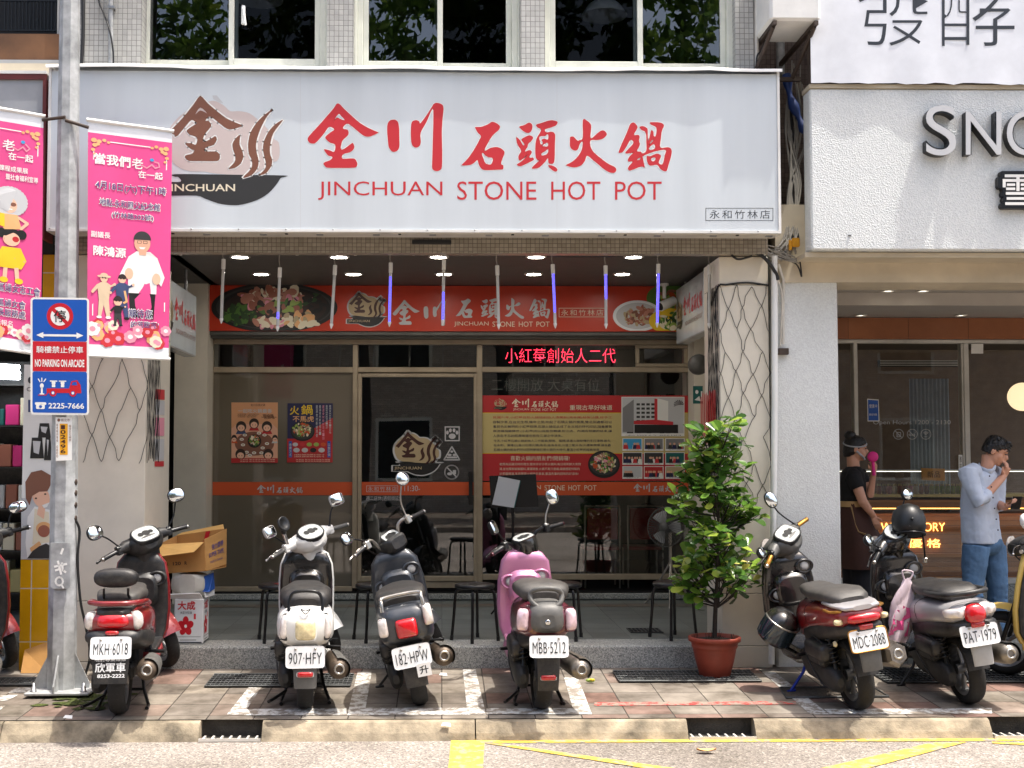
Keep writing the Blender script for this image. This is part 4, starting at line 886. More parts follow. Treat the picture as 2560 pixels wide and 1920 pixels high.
m.mat('p_black'); oval(m, g, 1138, 718, 130, 112, .003, 36); m.mat('p_char'); oval(m, g, 1138, 712, 118, 96, .0035, 36); pile(m, g, 1138, 708, 98, 78, ['orange', 'cream', 'lgreen', 'meat', 'tan', 'green', 'rose'], 120, 16, .004, 21)
def photo(u0, v0, u1, v1, seed, cols):
    m.mat('p_white'); rect(m, g, u0, v0, u1, v1, .004); m.mat('p_'+cols[0]); a, b, c, d = u0+6, v0+5, u1-6, v1-(14 if v1-v0 < 150 else 24); rect(m, g, a, b, c, d, .0045)
    r = random.Random(seed); gg = lambda u, v, n=0: g(max(a, min(c, u)), max(b, min(d, v)), n)
    for q in range(7):
        u = r.uniform(a+10, c-10); m.mat('p_'+r.choice(cols[1:])); poly(m, gg, [(u-18, d), (u-12, d-34), (u+12, d-34), (u+18, d)], .005+q*.0001); m.mat('p_skin2'); oval(m, gg, u, d-42, 8, 10, .0052+q*.0001, 10)
    m.mat('p_ink'); text(m, g, '老照片說明', u0+30, v1-11, u1-30, v1-5, .005)
photo(1280, 170, 1792, 490, 1, ['lgrey', 'char', 'grey'])
m.mat('p_grey'); poly(m, g, [(1290, 260), (1380, 190), (1380, 455), (1290, 455)], .0062); m.mat('p_lgrey'); poly(m, g, [(1390, 215), (1560, 178), (1560, 400), (1390, 400)], .0062); m.mat('p_white'); poly(m, g, [(1560, 178), (1660, 205), (1660, 400), (1560, 400)], .0062)
for q in range(5):
    for k in range(4): m.mat('p_char'); rect(m, g, 1402+k*40, 222+q*34, 1430+k*40, 240+q*34, .0066)
m.mat('p_red'); rect(m, g, 1548, 185, 1572, 370, .0068); poly(m, g, [(1380, 365), (1560, 355), (1700, 372), (1700, 398), (1380, 392)], .0068); m.mat('p_black'); rect(m, g, 1385, 396, 1740, 464, .0067)
m.mat('p_hair')
for q in range(9): a = pi*(.9+.25*q/2); poly(m, g, [(1745, 235), (1745+42*cos(a), 235+42*sin(a)), (1745+40*cos(a+.2), 237+40*sin(a+.2))], .0068)
for i in range(3):
    for j in range(3): photo(1288+i*174, 506+j*114, 1450+i*172, 608+j*114, i*3+j+5, [('cyan', 'char', 'lgrey', 'grey', 'char', 'crimson', 'grey', 'teal', 'tan')[i*3+j], 'black', 'navy', 'white', 'red', 'char'])
put(m, 'print', t)
# projecting signs under the arcade ceiling
def hang(name, label, Xp, y0, y1, z0, z1, side):
    t = thing(name, label, 'sign', (Xp, y0, z0))
    m = MB('sign_white'); m.box(Xp-.06, Xp+.06, y0, y1, z0, z1, .01); put(m, 'panel', t)
    m = MB('steel'); m.cyl((Xp, y0+.2, z1), (Xp, y0+.2, 3.52), .015); put(m, 'hanger', t); m = MB('steel'); m.cyl((Xp, y1-.2, z1), (Xp, y1-.2, 3.52), .015); put(m, 'hanger', t)
    x = Xp+side*.0605
    f = (quadmap((x, y0, z1), (x, y1, z1), (x, y1, z0), (x, y0, z0), 1500, 600) if side > 0 else quadmap((x, y1, z1), (x, y0, z1), (x, y0, z0), (x, y1, z0), 1500, 600))
    ff = lambda u, v, n=0: f(u, v, 0)+V((side*n, 0, 0))
    m = MB(); logo(m, ff, 40, 120, 4.6, .002, ('p_tan', 'p_dbrown', 'p_black', 'p_tan'), None, False); m.mat('p_red'); name_row(m, ff, 440, 130, 1440, 350, .003); m.mat('p_brown'); text(m, ff, 'JINCHUAN STONE HOT POT', 500, 410, 1440, 470, .003); put(m, 'lettering', t)
hang('projecting_sign', 'grey white projecting sign beside the pink banner, left of the arcade', -2.36, 10.25, 11.6, 2.73, 3.30, 1)
hang('projecting_sign', 'white projecting sign behind the light net, right of the arcade', 2.40, 11.0, 12.3, 2.92, 3.47, -1)
# ---------------------------------------------------------------- right neighbour: lettering and banner
f = fac(9.15); g = crop(f, 1840, 0, 2.3694)
for s_, b in (('S', (1103, 640, 1280, 935)), ('N', (1337, 678, 1545, 930)), ('O', (1578, 672, 1830, 935))):
    t = thing('channel_letter', {'S': 'raised metal letter S on the white stucco fascia', 'N': 'raised metal letter N on the white stucco fascia', 'O': 'raised metal letter O cut by the right picture edge'}[s_], 'sign letter', g(b[0], b[3]), 'raised metal letters on the stucco fascia')
    m = MB('p_lgrey'); text(m, g, s_, *b, n=.075, bold=-.004, depth=.004); put(m, 'face', t)
    m = MB('black_metal'); text(m, g, s_, *b, n=.070, bold=.008, depth=.069); put(m, 'return', t)
t = thing('channel_letter', 'raised black and white Chinese character on the stucco fascia', 'sign letter', g(1600, 1240), 'raised metal letters on the stucco fascia')
m = MB('p_white'); text(m, g, '雪', 1562, 1045, 1740, 1230, .055, .02); put(m, 'face', t); m = MB('black_metal'); text(m, g, '雪', 1545, 1032, 1755, 1243, .05, .09, depth=.05); put(m, 'return', t)
t = thing('wall_banner', 'large white fabric banner with grey characters at the upper right', 'banner', f(2300, 200))
m = MB('banner_white'); x0, x1 = X(2036, 9.16), 5.2; n_ = 34; random.seed(11)
jit = [random.uniform(-.008, .008) for _ in range(n_+1)]
m.grid([[V((x0+(x1-x0)*i/n_, 9.113+.006*sin(i*.9)*max(0, 1-j/3)+.0012*sin(i*.37+j*.5), Z(203, 9.12)+(jit[i] if j == 0 else 0)+j*.16)) for i in range(n_+1)] for j in range(9)]); put(m, 'fabric', t)
m = MB('p_ink'); ff = fac(9.1105); h = crop(ff, 1840, 0, 2.3694)
text(m, h, '發', 722, -170, 1152, 270, 0, -.012); text(m, h, '酵', 1210, -170, 1650, 272, 0, -.012); put(m, 'lettering', t)
m = MB('bracket'); m.box(x0, x1, 9.15, 9.20, Z(206, 9.12)-.01, Z(200, 9.12)+1.5); put(m, 'backing_frame', t)
# window lettering of the dessert shop
f = fac(12.62); g = crop(f, 2000, 640, 2.9625)
m = MB('p_lgrey'); text(m, g, 'Open Hours 1200 - 2130', 542, 1216, 1115, 1256, .002, -.006); tag(m.build('opening_hours'), 'thin grey opening hours lettering on the right hand shop glass', 'decal')
for i, (a, lab) in enumerate(((729, 'no food icon in a thin circle on the right hand shop glass'), (831, 'no smoking icon in a thin circle on the right hand shop glass'), (932, 'wifi icon in a thin circle on the right hand shop glass'))):
    m = MB('p_lgrey'); stroke(m, g, [(a+37*cos(q), 1320+37*sin(q)) for q in [2*pi*k/30 for k in range(30)]], 4, .002, True)
    if i < 2: stroke(m, g, [(a-27, 1293), (a+27, 1347)], 4, .002)
    if i == 0: frame(m, g, a-14, 1305, a+18, 1342, 4); frame(m, g, a-6, 1322, a+10, 1342, 4)
    if i == 1: frame(m, g, a-26, 1318, a+22, 1330, 3); stroke(m, g, [(a+22, 1312), (a+26, 1300)], 3)
    if i == 2:
        for r_ in (10, 17, 24): stroke(m, g, [(a+r_*cos(q), 1326+r_*sin(q)) for q in [pi*1.22+pi*.56*k/8 for k in range(9)]], 4, .002)
        oval(m, g, a, 1322, 4, 4); text(m, g, 'WiFi', a-14, 1332, a+14, 1344, .002)
    tag(m.build('window_icon'), lab, 'decal', 'round icons on the right hand shop glass')
t = thing('notice_sheet', 'small blue notice sheet on the right hand shop glass', 'notice', g(540, 1225)); m = MB('p_white'); poly(m, g, [(497, 1057), (582, 1063), (588, 1225), (500, 1225)], .003); m.mat('p_blue'); poly(m, g, [(502, 1064), (577, 1070), (581, 1219), (505, 1219)], .004); put(m, 'sheet', t)
m = MB('p_white'); text(m, g, '營業中', 512, 1098, 570, 1126, .005); text(m, g, '歡迎光臨', 512, 1166, 568, 1182, .005); put(m, 'lettering', t)
# ---------------------------------------------------------------- scooters
mat('tyre', (30, 29, 28), .85, dirt=.2, ds=14, bump=(55, .5))
mat('plastic_dark', (30, 31, 33), .45, dirt=.14, ds=7, bump=(160, .08), dust=0.12)
mat('plastic_grey', (88, 88, 86), .5, dirt=.14, ds=7, dust=0.12)
mat('plastic_light', (168, 168, 166), .45, dirt=.1, dust=0.12)
mat('engine', (54, 54, 54), .6, .4, dirt=.25, ds=16)
mat('exhaust', (96, 84, 72), .5, .5, dirt=.25, ds=12)
mat('exhaust_silver', (138, 132, 124), .4, .7, dirt=.2, ds=12)
mat('alloy', (150, 150, 150), .4, .7, dirt=.2)
mat('chrome', (225, 225, 225), .12, 1, dirt=.05)
mat('chrome_dull', (190, 186, 178), .3, .9, dirt=.15)
mat('gold_metal', (196, 142, 66), .35, .7, dirt=.15)
mat('mirror', (225, 232, 236), .03, 1, dirt=0)
mat('seat_black', (26, 26, 28), .5, dirt=.12, ds=8, bump=(220, .15), dust=0.12)
mat('seat_grey', (62, 60, 58), .55, dirt=.12, ds=8, bump=(220, .15), dust=0.12)
mat('paint_red', (128, 16, 24), .3, .1, dirt=.1, ds=3, coat=.8, dust=0.09)
mat('paint_white', (230, 230, 226), .32, dirt=.04, ds=3, coat=.6, dust=0.05)
mat('paint_slate', (50, 56, 64), .36, .15, dirt=.1, ds=3, coat=.5, dust=0.09)
mat('paint_black', (18, 18, 20), .25, dirt=.1, coat=.7, dust=0.09)
mat('paint_pink', (196, 128, 164), .32, .3, dirt=.05, ds=3, coat=.6, dust=0.09)
mat('paint_wine', (92, 26, 44), .3, .2, dirt=.1, ds=3, coat=.7, dust=0.09)
mat('paint_silver', (188, 186, 188), .35, .4, dirt=.06, ds=3, coat=.4, dust=0.09)
mat('paint_yellow', (222, 186, 92), .35, dirt=.06, ds=3, coat=.5, dust=0.09)
mat('lens_red', (190, 16, 26), .1, dirt=.08, ds=30, coat=1, bump=(90, .3))
mat('lens_clear', (222, 214, 208), .1, .2, dirt=.12, ds=26, coat=1, bump=(80, .5))
mat('lens_pink', (226, 196, 204), .1, .2, dirt=.12, ds=26, coat=1, bump=(80, .5))
mat('lens_amber', (222, 206, 160), .12, dirt=.14, ds=30, coat=1, bump=(90, .4))
mat('reflector', (176, 26, 26), .15, dirt=.1, ds=60, coat=1)
mat('plate_white', (232, 234, 234), .35, dirt=.04)
mat('plate_ink', (26, 34, 38), .5, dirt=0)
mat('dash_face', (196, 200, 196), .12, dirt=.15, ds=18, coat=1)
mat('mud', (150, 146, 138), .8, dirt=.2)
mat('spring_blue', (20, 48, 150), .4, .3, dirt=.1)
def tilt(ax, a): return Matrix.Rotation(a, 3, ax)
def wheel(parent, y, r, T=None, w_=.052, rim='alloy'):
    m = MB('tyre'); m.T = T
    prof = [(r-.062, -w_*.72), (r-.04, -w_), (r-.018, -w_*.92), (r-.004, -w_*.5), (r, 0), (r-.004, w_*.5), (r-.018, w_*.92), (r-.04, w_), (r-.062, w_*.72)]
    m.lathe(prof, (0, y, r), (1, 0, 0), 40, False)
    m.mat('black_gap')
    for k in range(36):   # tread grooves
        a = 2*pi*k/36
        for s in (-1, 1):
            q = lambda da, x, dr: (x, y+(r+dr)*cos(a+da), r+(r+dr)*sin(a+da))
            m.quad(q(0, s*.006, .0005), q(.06*1, s*.032, -.006), q(.10, s*.032, -.006), q(.04, s*.006, .0005))
    wh = m.build('wheel', parent)
    m = MB(rim); m.T = T; m.lathe([(r-.06, -w_*.7), (r-.075, -w_*.6), (r-.085, -w_*.2), (r-.085, w_*.2), (r-.075, w_*.6), (r-.06, w_*.7)], (0, y, r), (1, 0, 0), 32, False)
    m.cyl((-.05, y, r), (.05, y, r), .035, n=14)
    for k in range(5):
        a = 2*pi*k/5; m.tube([(0, y+.03*cos(a), r+.03*sin(a)), (0, y+(r-.08)*cos(a), r+(r-.08)*sin(a))], .016, 6)
    m.build('rim', wh); return wh
def lens(root, kind, part, mt, c, size, rz=0, rx=0, e=3.2):
    """a lamp or reflector: a rounded cushion of given half sizes"""
    m = MB(mt); q = tilt('Z', rz) @ tilt('X', rx); c = V(c); w_, d, h = size; rings = []
    for t_, s in ((-1, .0), (-.9, .62), (-.6, .85), (-.1, .98), (.5, 1.0), (1, .9)):
        rings.append([c+q @ V((w_*max(s, .02)*math.copysign(abs(cos(a))**(2/e), cos(a)), d*t_, h*max(s, .02)*math.copysign(abs(sin(a))**(2/e), sin(a)))) for a in [2*pi*k/20 for k in range(20)]])
    m.loft(rings); o = m.build(part, root)
    if kind:
        m = MB(kind); rings = [[c+q @ V((w_*s*math.copysign(abs(cos(a))**(2/e), cos(a)), d*t_, h*s*math.copysign(abs(sin(a))**(2/e), sin(a)))) for a in [2*pi*k/20 for k in range(20)]] for t_, s in ((.2, 1.10), (1.3, 1.14), (1.6, .9))]
        m.loft(rings); b = m.build('bezel', o)
    return o
def mirror(root, side, T, base, head, size, e, shell='black_plastic', face_yaw=0, stalk='black_metal', mid=None):
    m = MB(stalk); m.T = T; m.tube(smooth_pts([base, mid or (base[0]+side*.04, base[1]-.01, (base[2]+head[2])/2+.02), head], 5), .006, 8); m.ell(base, .014, 8, 6)
    mi = m.build('mirror', root)
    q = tilt('Z', face_yaw) @ tilt('X', R(-12)); c = V(head)+q @ V((0, -.01, 0))
    ring = lambda s, d: [c+q @ V((size[0]*s*math.copysign(abs(cos(a))**(2/e), cos(a)), d, size[1]*s*math.copysign(abs(sin(a))**(2/e), sin(a)))) for a in [2*pi*k/24 for k in range(24)]]
    m = MB(shell); m.T = T; m.loft([ring(.97, -.012), ring(1.04, -.006), ring(1.04, .004), ring(.85, .022), ring(.4, .032)]); m.build('mirror_housing', mi)
    m = MB('mirror'); m.T = T; m.loft([ring(.92, -.0122), ring(.9, -.0135), ring(.02, -.0145)], caps=False, smooth=True); m.build('mirror_glass', mi)
    return mi
def plate(root, txt, z, y, tiltx=R(-14), rz=0, frame_m=None, w_=.124, h_=.069, extra=None):
    q = tilt('Z', rz) @ tilt('X', tiltx); c = V((0, y, z))
    f = lambda u, v, n=0: c+q @ V((u*w_, -.004-n, -v*h_))
    m = MB('plate_white'); rings = [[c+q @ V((w_*s*math.copysign(abs(cos(a))**.22, cos(a)), d, h_*s*math.copysign(abs(sin(a))**.22, sin(a)))) for a in [2*pi*(k+.5)/32 for k in range(32)]] for d, s in ((-.003, .985), (-.004, 1), (.004, 1))]
    m.loft(rings, smooth=False)
    if frame_m: m.mat(frame_m).tube([p+q @ V((0, .004, 0)) for p in rings[1]], .005, 6, closed=True)
    p = m.build('licence_plate', root)
    m = MB('plate_ink'); text(m, f, txt.replace('-', '·'), -.84, -.40, .84, .62, .0012, -.004, 1.06)
    m.build('plate_number', p)
    m = MB('chrome_dull')
    for s in (-.5, .5): m.lathe([(.008, 0), (.008, .004), (.004, .006)], f(s, -.72, .001), q @ V((0, -1, 0)), 10)
    m.build('plate_screw', p); return p
def scooter(cfg):
    g = cfg.get
    c = at(*cfg['px']) if 'px' in cfg else V((*cfg['xy'], pave(cfg['xy'][1])))
    root = thing('scooter', cfg['label'], 'scooter', c, 'scooters parked nose in on the pavement')
    root.rotation_euler = (R(2.66), R(g('lean', 0)), R(g('yaw', 0)))
    rw, wb = g('rw', .215), g('wb', 1.24)
    ax = V((0, -.45, .893)); piv = V((0, 1.06, .95)); st = R(g('steer', 40))
    T = Matrix.Translation(piv) @ Matrix.Rotation(st, 4, ax) @ Matrix.Translation(-piv)
    body, inner, trim = cfg['body'], g('inner', 'plastic_dark'), g('trim', 'plastic_dark')
    wheel(root, 0, rw, None, .055, g('rim', 'alloy')); wheel(root, wb, rw, T, .05, g('rim', 'alloy'))
    # tail body
    m = MB(body); m.loft([se(y, cz, hw, ht, hb, g('tail_e', 2.8)) for y, cz, hw, ht, hb in cfg['tail']]); m.build('tail_body', root)
    m = MB('black_gap')
    for k_ in g('seams', (2, 5)):
        y, cz, hw, ht, hb = cfg['tail'][k_]; rg = se(y+.012, cz, hw+.0005, ht+.0005, hb, g('tail_e', 2.8)); m.tube(rg, .0016, 4, closed=True)
    m.build('panel_gap', root)
    m = MB(trim); m.loft([se(y, cz, hw, ht, hb, 3) for y, cz, hw, ht, hb in g('under', [(-.24, .50, .10, .05, .05), (-.1, .47, .15, .08, .06), (.2, .42, .16, .10, .08), (.52, .40, .15, .12, .10)])]); m.build('under_cowl', root)
    if g('top'):
        m = MB(g('top_mat', 'plastic_dark')); m.loft([se(y, cz, hw, ht, hb, 3) for y, cz, hw, ht, hb in g('top')]); m.build('tail_panel', root)
    # seat
    m = MB(g('seat_mat', 'seat_black')); m.loft([se(y, cz, hw, ht, hb, 3.2, n=26) for y, cz, hw, ht, hb in g('seat', [(-.17, .755, .08, .02, .03), (-.14, .76, .125, .045, .035), (.0, .765, .15, .052, .04), (.2, .75, .15, .045, .04), (.33, .735, .125, .04, .04), (.5, .74, .10, .04, .04), (.58, .735, .06, .02, .03)])]); m.build('seat', root)
    # floor, leg shield
    m = MB(inner); m.box(-.16, .16, .5, .98, .285, .315, .01); m.box(-.145, .145, .52, .9, .316, .320); m.build('floorboard', root)
    m = MB(g('skirt', body)); m.loft([se(y, z, hw, .035, .05, 3.5) for y, z, hw in ((.42, .28, .15), (.6, .245, .175), (.85, .245, .175), (1.0, .27, .15))]); m.build('floor_skirt', root)
    W = g('shield_w', .205); zt = g('shield_top', .93)
    prof = g('shield', [(.28, .97, .75), (.36, 1.0, .92), (.52, 1.005, 1.0), (.70, .99, .98), (zt-.08, .975, .86), (zt-.02, .985, .62), (zt, 1.0, .40)])
    m = MB(g('shield_mat', body)); m.loft([sez(z, y+.035, W*k, .038, 2.6) for z, y, k in prof]); m.build('leg_shield', root)
    m = MB(inner); m.loft([sez(z, y+.0, W*k*g('inner_k', .93), .022, 2.8) for z, y, k in prof[:-1]]+[sez(prof[-1][0]-.012, prof[-1][1], W*prof[-1][2]*.8, .018, 2.8)])
    m.loft([se(y, cz, hw, h_, h_, 3.4) for y, cz, hw, h_ in ((.965, .66, .13, .13), (.93, .66, .12, .11), (.915, .66, .10, .09))]); ip = m.build('inner_panel', root)
    if g('pods'):
        for s in (-1, 1):
            m = MB(g('pod_mat', inner)); m.loft([[V((s*.115+rr*1.15*cos(a), yy, .72+g('pod_dz', 0)*s+rr*.9*sin(a))) for a in [2*pi*k/16 for k in range(16)]] for yy, rr in ((.975, .062), (.94, .06), (.935, .048), (.95, .044))]); m.build('knee_pod', ip)
            m = MB(g('pod_cap', 'plastic_light')); m.lathe([(.032, .0), (.032, .012), (.02, .016), (.001, .016)], (s*.115, .952, .72+g('pod_dz', 0)*s), (0, -1, .1), 16); m.build('fuel_cap', ip)
    # column, fork, front fender
    m = MB('black_metal'); m.T = T; m.cyl((0, 1.06, .93), (0, 1.15, .5), .03)
    for s in (-1, 1): m.cyl((s*.07, 1.13, .56), (s*.07, wb, rw), .017)
    m.build('fork', root)
    m = MB(g('fender', body)); m.T = T
    m.grid([[V((x, wb+(rw+.035+.012*(1-abs(x)/.075))*cos(a), rw+(rw+.035+.03*(1-(x/.075)**2))*sin(a))) for x in (-.075, -.05, -.02, .02, .05, .075)] for a in [R(15)+R(150)*k/14 for k in range(15)]]); m.build('front_fender', root)
    # engine
    m = MB('engine'); m.loft([se(y, z, hw, h_, h_, 2.6, -.13) for y, z, hw, h_ in ((-.11, .22, .02, .03), (-.08, .22, .04, .07), (.02, .225, .05, .085), (.2, .245, .05, .085), (.38, .27, .055, .105), (.47, .275, .04, .07))])
    m.box(-.085, .09, .18, .55, .24, .40, .02); m.box(-.20, -.10, .02, .26, .30, .40, .02); m.box(-.08, .08, .05, .2, .2, .3, .02); m.build('engine', root)
    m = MB('plastic_dark'); m.box(-.205, -.095, -.02, .3, .335, .45, .03, seg=2); m.build('air_box', root)
    for s in ((-1, 1) if g('two_shocks') else (-1,)):
        m = MB(g('spring', 'black_metal')); a0, a1 = V((s*.125, -.06, .25)), V((s*.115, .05, .56)); m.cyl(a0, a1, .013)
        m.tube([a0.lerp(a1, .25+.7*k/90)+V((.026*cos(k*.55), .026*sin(k*.55), 0)) for k in range(91)], .0065, 6); m.build('shock_absorber', root)
    for s in (-1, 1): m = MB('black_metal'); m.tube([(s*.14, .36, .33), (s*.24, .34, .33)], .013, 8); m.tube([(s*.15, .36, .33), (s*.13, .4, .42)], .010, 6); m.build('footrest', root)
    m = MB('cable'); m.tube(smooth_pts([(-.10, .5, .36), (-.19, .3, .33), (-.17, .1, .16), (-.09, .02, .2)], 5), .005, 6); m.tube(smooth_pts([(-.08, .45, .40), (-.16, .2, .48), (-.14, .0, .44), (-.1, -.1, .5)], 5), .004, 6); m.build('brake_hose', root)
    # stand
    if g('lean', 0):
        sp_ = Matrix.Rotation(-R(g('lean')), 3, 'Y')
        foot = sp_ @ V((-.27, .50, 0)); m = MB(g('stand', 'black_metal')); m.tube([(-.10, .55, .25), (-.15, .53, .16), (foot.x, foot.y, foot.z+.012)], [.012, .011, .010], 8); m.tube([(foot.x-.03, foot.y, foot.z+.008), (foot.x+.03, foot.y, foot.z+.008)], .010, 6); m.build('side_stand', root)
    else:
        m = MB('black_metal')
        for s in (-1, 1): m.tube([(s*.09, .32, .26), (s*.12, .24, .1), (s*.16, .16, .012), (s*.16, .07, .012)], .012, 8)
        m.cyl((-.12, .24, .1), (.12, .24, .1), .01); m.tube([(-.13, .2, .07), (-.2, .08, .05), (-.24, .0, .045)], .011, 8); m.build('centre_stand', root)
    # rear mudguard and plate
    py, pz = g('plate_y', -.335), cfg['plate_z']
    path = g('guard', [(0, -.12, pz+.12), (0, -.24, pz+.06), (0, py+.02, pz-.02), (0, py-.005, pz-.10), (0, py-.01, pz-.20)])
    m = MB(g('guard_mat', 'plastic_dark')); m.tube(smooth_pts(path, 4), [g('guard_w', .088)*(1-.012*i) for i in range(len(path)*4-3)], 16, flat=(.16, 1)); m.build('rear_mudguard', root)
    m = MB('plastic_dark'); m.grid([[V((x, (rw+.03)*cos(a), rw+(rw+.03+.012*(1-(x/.07)**2))*sin(a))) for x in (-.07, -.035, 0, .035, .07)] for a in [R(60)+R(110)*k/10 for k in range(11)]]); m.build('inner_fender', root)
    plate(root, cfg['plate'], pz, py-.014, R(g('plate_tilt', -14)), 0, g('plate_frame'))
    # muffler
    k = g('muffler', 'round'); mx = g('muffler_x', .18)
    m = MB(g('muffler_mat', 'exhaust'))
    a, b = V((mx-.03, .48, .25)), V((mx+.015, g('muffler_y', -.20), g('muffler_z', .33)))
    if k == 'hex':
        q = (b-a).normalized().to_track_quat('Z', 'Y'); m.loft([[p+q @ V((r*cos(R(30)+pi/3*i), r*1.15*sin(R(30)+pi/3*i), 0)) for i in range(6)] for p, r in ((a.lerp(b, .3), .05), (a.lerp(b, .5), .072), (b, .078), (b+(b-a)*.05, .06))], smooth=False)
    else: m.tube([a, a.lerp(b, .25), a.lerp(b, .4), b.lerp(a, .1), b, b+(b-a)*.03, b+(b-a)*.05], [.03, .048, .064, .070, .068, .060, .033], 24)
    m.tube([(.06, .52, .3), (.1, .6, .2), (mx-.03, .55, .22), a], .019, 8)
    mu = m.build('muffler', root)
    q = (b-a).normalized().to_track_quat('Z', 'Y')
    m = MB(g('shield_cover', 'plastic_grey')); n_ = 11
    m.grid([[p+q @ V((r*cos(t_), r*sin(t_), 0)) for t_ in [R(g('cover_from', -50))+R(150)*i/(n_-1) for i in range(n_)]] for p, r in ((a.lerp(b, .42), .072), (a.lerp(b, .95), .080), (a.lerp(b, 1.04), .073))]); m.build('heat_shield', mu)
    m = MB('chrome_dull'); e = b+(b-a)*(.052 if k != 'hex' else .05); m.lathe([(.034, -.012), (.036, .004), (.024, .006), (.022, -.02)], e, b-a, 16, False); m.mat('black_gap').lathe([(.023, 0), (.001, 0)], e+(b-a).normalized()*-.004, b-a, 14); m.build('tail_pipe', mu)
    # handlebar group
    hs = g('headset', 'cover'); hm = g('headset_mat', body)
    if hs == 'cover':
        m = MB(hm); m.T = T
        m.loft([se(y, z, hw, h_, hb, 2.5) for y, z, hw, h_, hb in ((.90, 1.0, .05, .02, .05), (.915, 1.0, .10, .045, .08), (.97, 1.005, .135, .06, .10), (1.05, 1.0, .145, .062, .10), (1.13, .98, .12, .05, .09), (1.18, .965, .07, .03, .06))])
        m.loft([sez(z, 1.02, w_, d, 2.5) for z, w_, d in ((.78, .06, .05), (.86, .085, .07), (.95, .10, .08))])
        for s in (-1, 1): m.tube([(s*.07, 1.02, 1.0), (s*.15, 1.02, 1.01), (s*.215, 1.01, 1.0)], [.06, .045, .027], 14)
        h = m.build('headset', root); dz, dy, dr = 1.055, .955, .085
    else:
        m = MB(g('bar_mat', 'black_metal')); m.T = T
        zb = g('bar_rise', .0)
        for s in (-1, 1): m.tube(smooth_pts([(0, 1.05, .95), (s*.08, 1.06, .965), (s*.13, 1.05, .99+zb), (s*.19, 1.02, 1.01+zb), (s*.24, 1.0, 1.0+zb*.9)], 5), .0125, 10)
        m.build('handlebar', root)
        m = MB(hm); m.T = T
        if hs == 'round': m.loft([sez(z, 1.04, w_, d, 2.2) for z, w_, d in ((.78, .05, .05), (.84, .075, .075), (.92, .088, .088), (.99, .092, .092), (1.01, .085, .085))])
        else:
            m.loft([se(y, z, hw, h_, hb, 3.6) for y, z, hw, h_, hb in ((.93, .985, .06, .03, .05), (.95, .985, .085, .045, .07), (1.06, .98, .10, .05, .08), (1.14, .96, .09, .045, .07), (1.17, .95, .05, .03, .05))]); m.loft([sez(z, 1.03, .05, .05) for z in (.8, .93)])
        h = m.build('headset', root); dz, dy, dr = (1.012, 1.04, .074) if hs == 'round' else (1.03, 1.0, .06)
    m = MB('black_plastic'); m.T = T; nrm = V((0, -.55 if hs != 'round' else -.2, .85)).normalized(); q = nrm.to_track_quat('Z', 'Y'); cc = V((0, dy, dz))
    sq = g('dash_e', 2.3); rg = lambda s, d: [cc+q @ V((dr*1.25*s*math.copysign(abs(cos(a))**(2/sq), cos(a)), dr*s*math.copysign(abs(sin(a))**(2/sq), sin(a)), d)) for a in [2*pi*k_/24 for k_ in range(24)]]
    m.loft([rg(1, -.03), rg(1, .004), rg(.92, .01), rg(.88, .006)]); da = m.build('instrument_panel', h)
    m = MB('dash_face'); m.T = T; m.loft([rg(.88, .007), rg(.02, .012)], caps=False)
    m.mat('black_gap')
    for ux, r_ in ((-.45, .022), (.05, .030), (.5, .018)): m.add([cc+q @ V((ux*dr+r_*cos(a), r_*sin(a), .0125)) for a in [2*pi*k_/14 for k_ in range(14)]], [tuple(range(14))])
    m.build('dial', da)
    zb = g('bar_rise', 0)*.9 if hs != 'cover' else 0
    for s in (-1, 1):
        m = MB(g('grip_mat', 'black_plastic')); m.T = T; p0, p1 = V((s*.225, 1.008, 1.0+zb)), V((s*.345, .985, .99+zb)); m.tube([p0, p0.lerp(p1, .1), p0.lerp(p1, .9), p1], [.019, .0165, .0165, .019], 12)
        m.mat(g('grip_end', 'chrome_dull')).tube([p1, p1+(p1-p0)*.10], [.016, .013], 10); m.build('grip', h)
        m = MB('black_plastic' if not g('switch') else g('switch')); m.T = T; m.box(s*.205-.022, s*.205+.022, .985, 1.035, .97+zb, 1.035+zb, .008); m.build('switch_box', h)
        m = MB(g('lever_mat', 'black_metal')); m.T = T; m.tube(smooth_pts([(s*.20, 1.045, 1.0+zb), (s*.25, 1.06, .995+zb), (s*.32, 1.045, .985+zb), (s*.375, 1.03, .975+zb)], 4), .0068, 8, flat=(1.3, .8)); m.ell((s*.378, 1.03, .974+zb), .009, 8, 6); m.build('brake_lever', h)
    for mi in g('mirrors', []): mirror(root, mi[0], T, (mi[0]*.20, 1.0, 1.03+zb), *mi[1:])
    m = MB('cable'); m.T = T
    for s in (-1, 1): m.tube(smooth_pts([(s*.2, 1.04, .99+zb), (s*.17, 1.12, 1.0+zb*.5), (s*.1, 1.13, .93), (s*.05, 1.08, .85)], 5), .0045, 6)
    m.build('control_cable', root)
    m = MB('lens_clear'); m.T = T; m.lathe([(.075, 0), (.07, .02), (.04, .035), (.001, .04)], (0, 1.165, .96) if hs == 'cover' else (0, 1.13, .9), (0, 1, -.1), 20); m.build('headlight', root)
    for L_ in cfg['lamps']: lens(root, *L_)
    if g('rail'):
        m = MB(g('rail_mat', 'black_metal'))
        for pts, r_, cl in g('rail'): m.tube(smooth_pts(pts, 5, cl), r_, 10, closed=cl)
        m.build('grab_rail', root)
    if g('extra'): g('extra')(root, T)
    return root
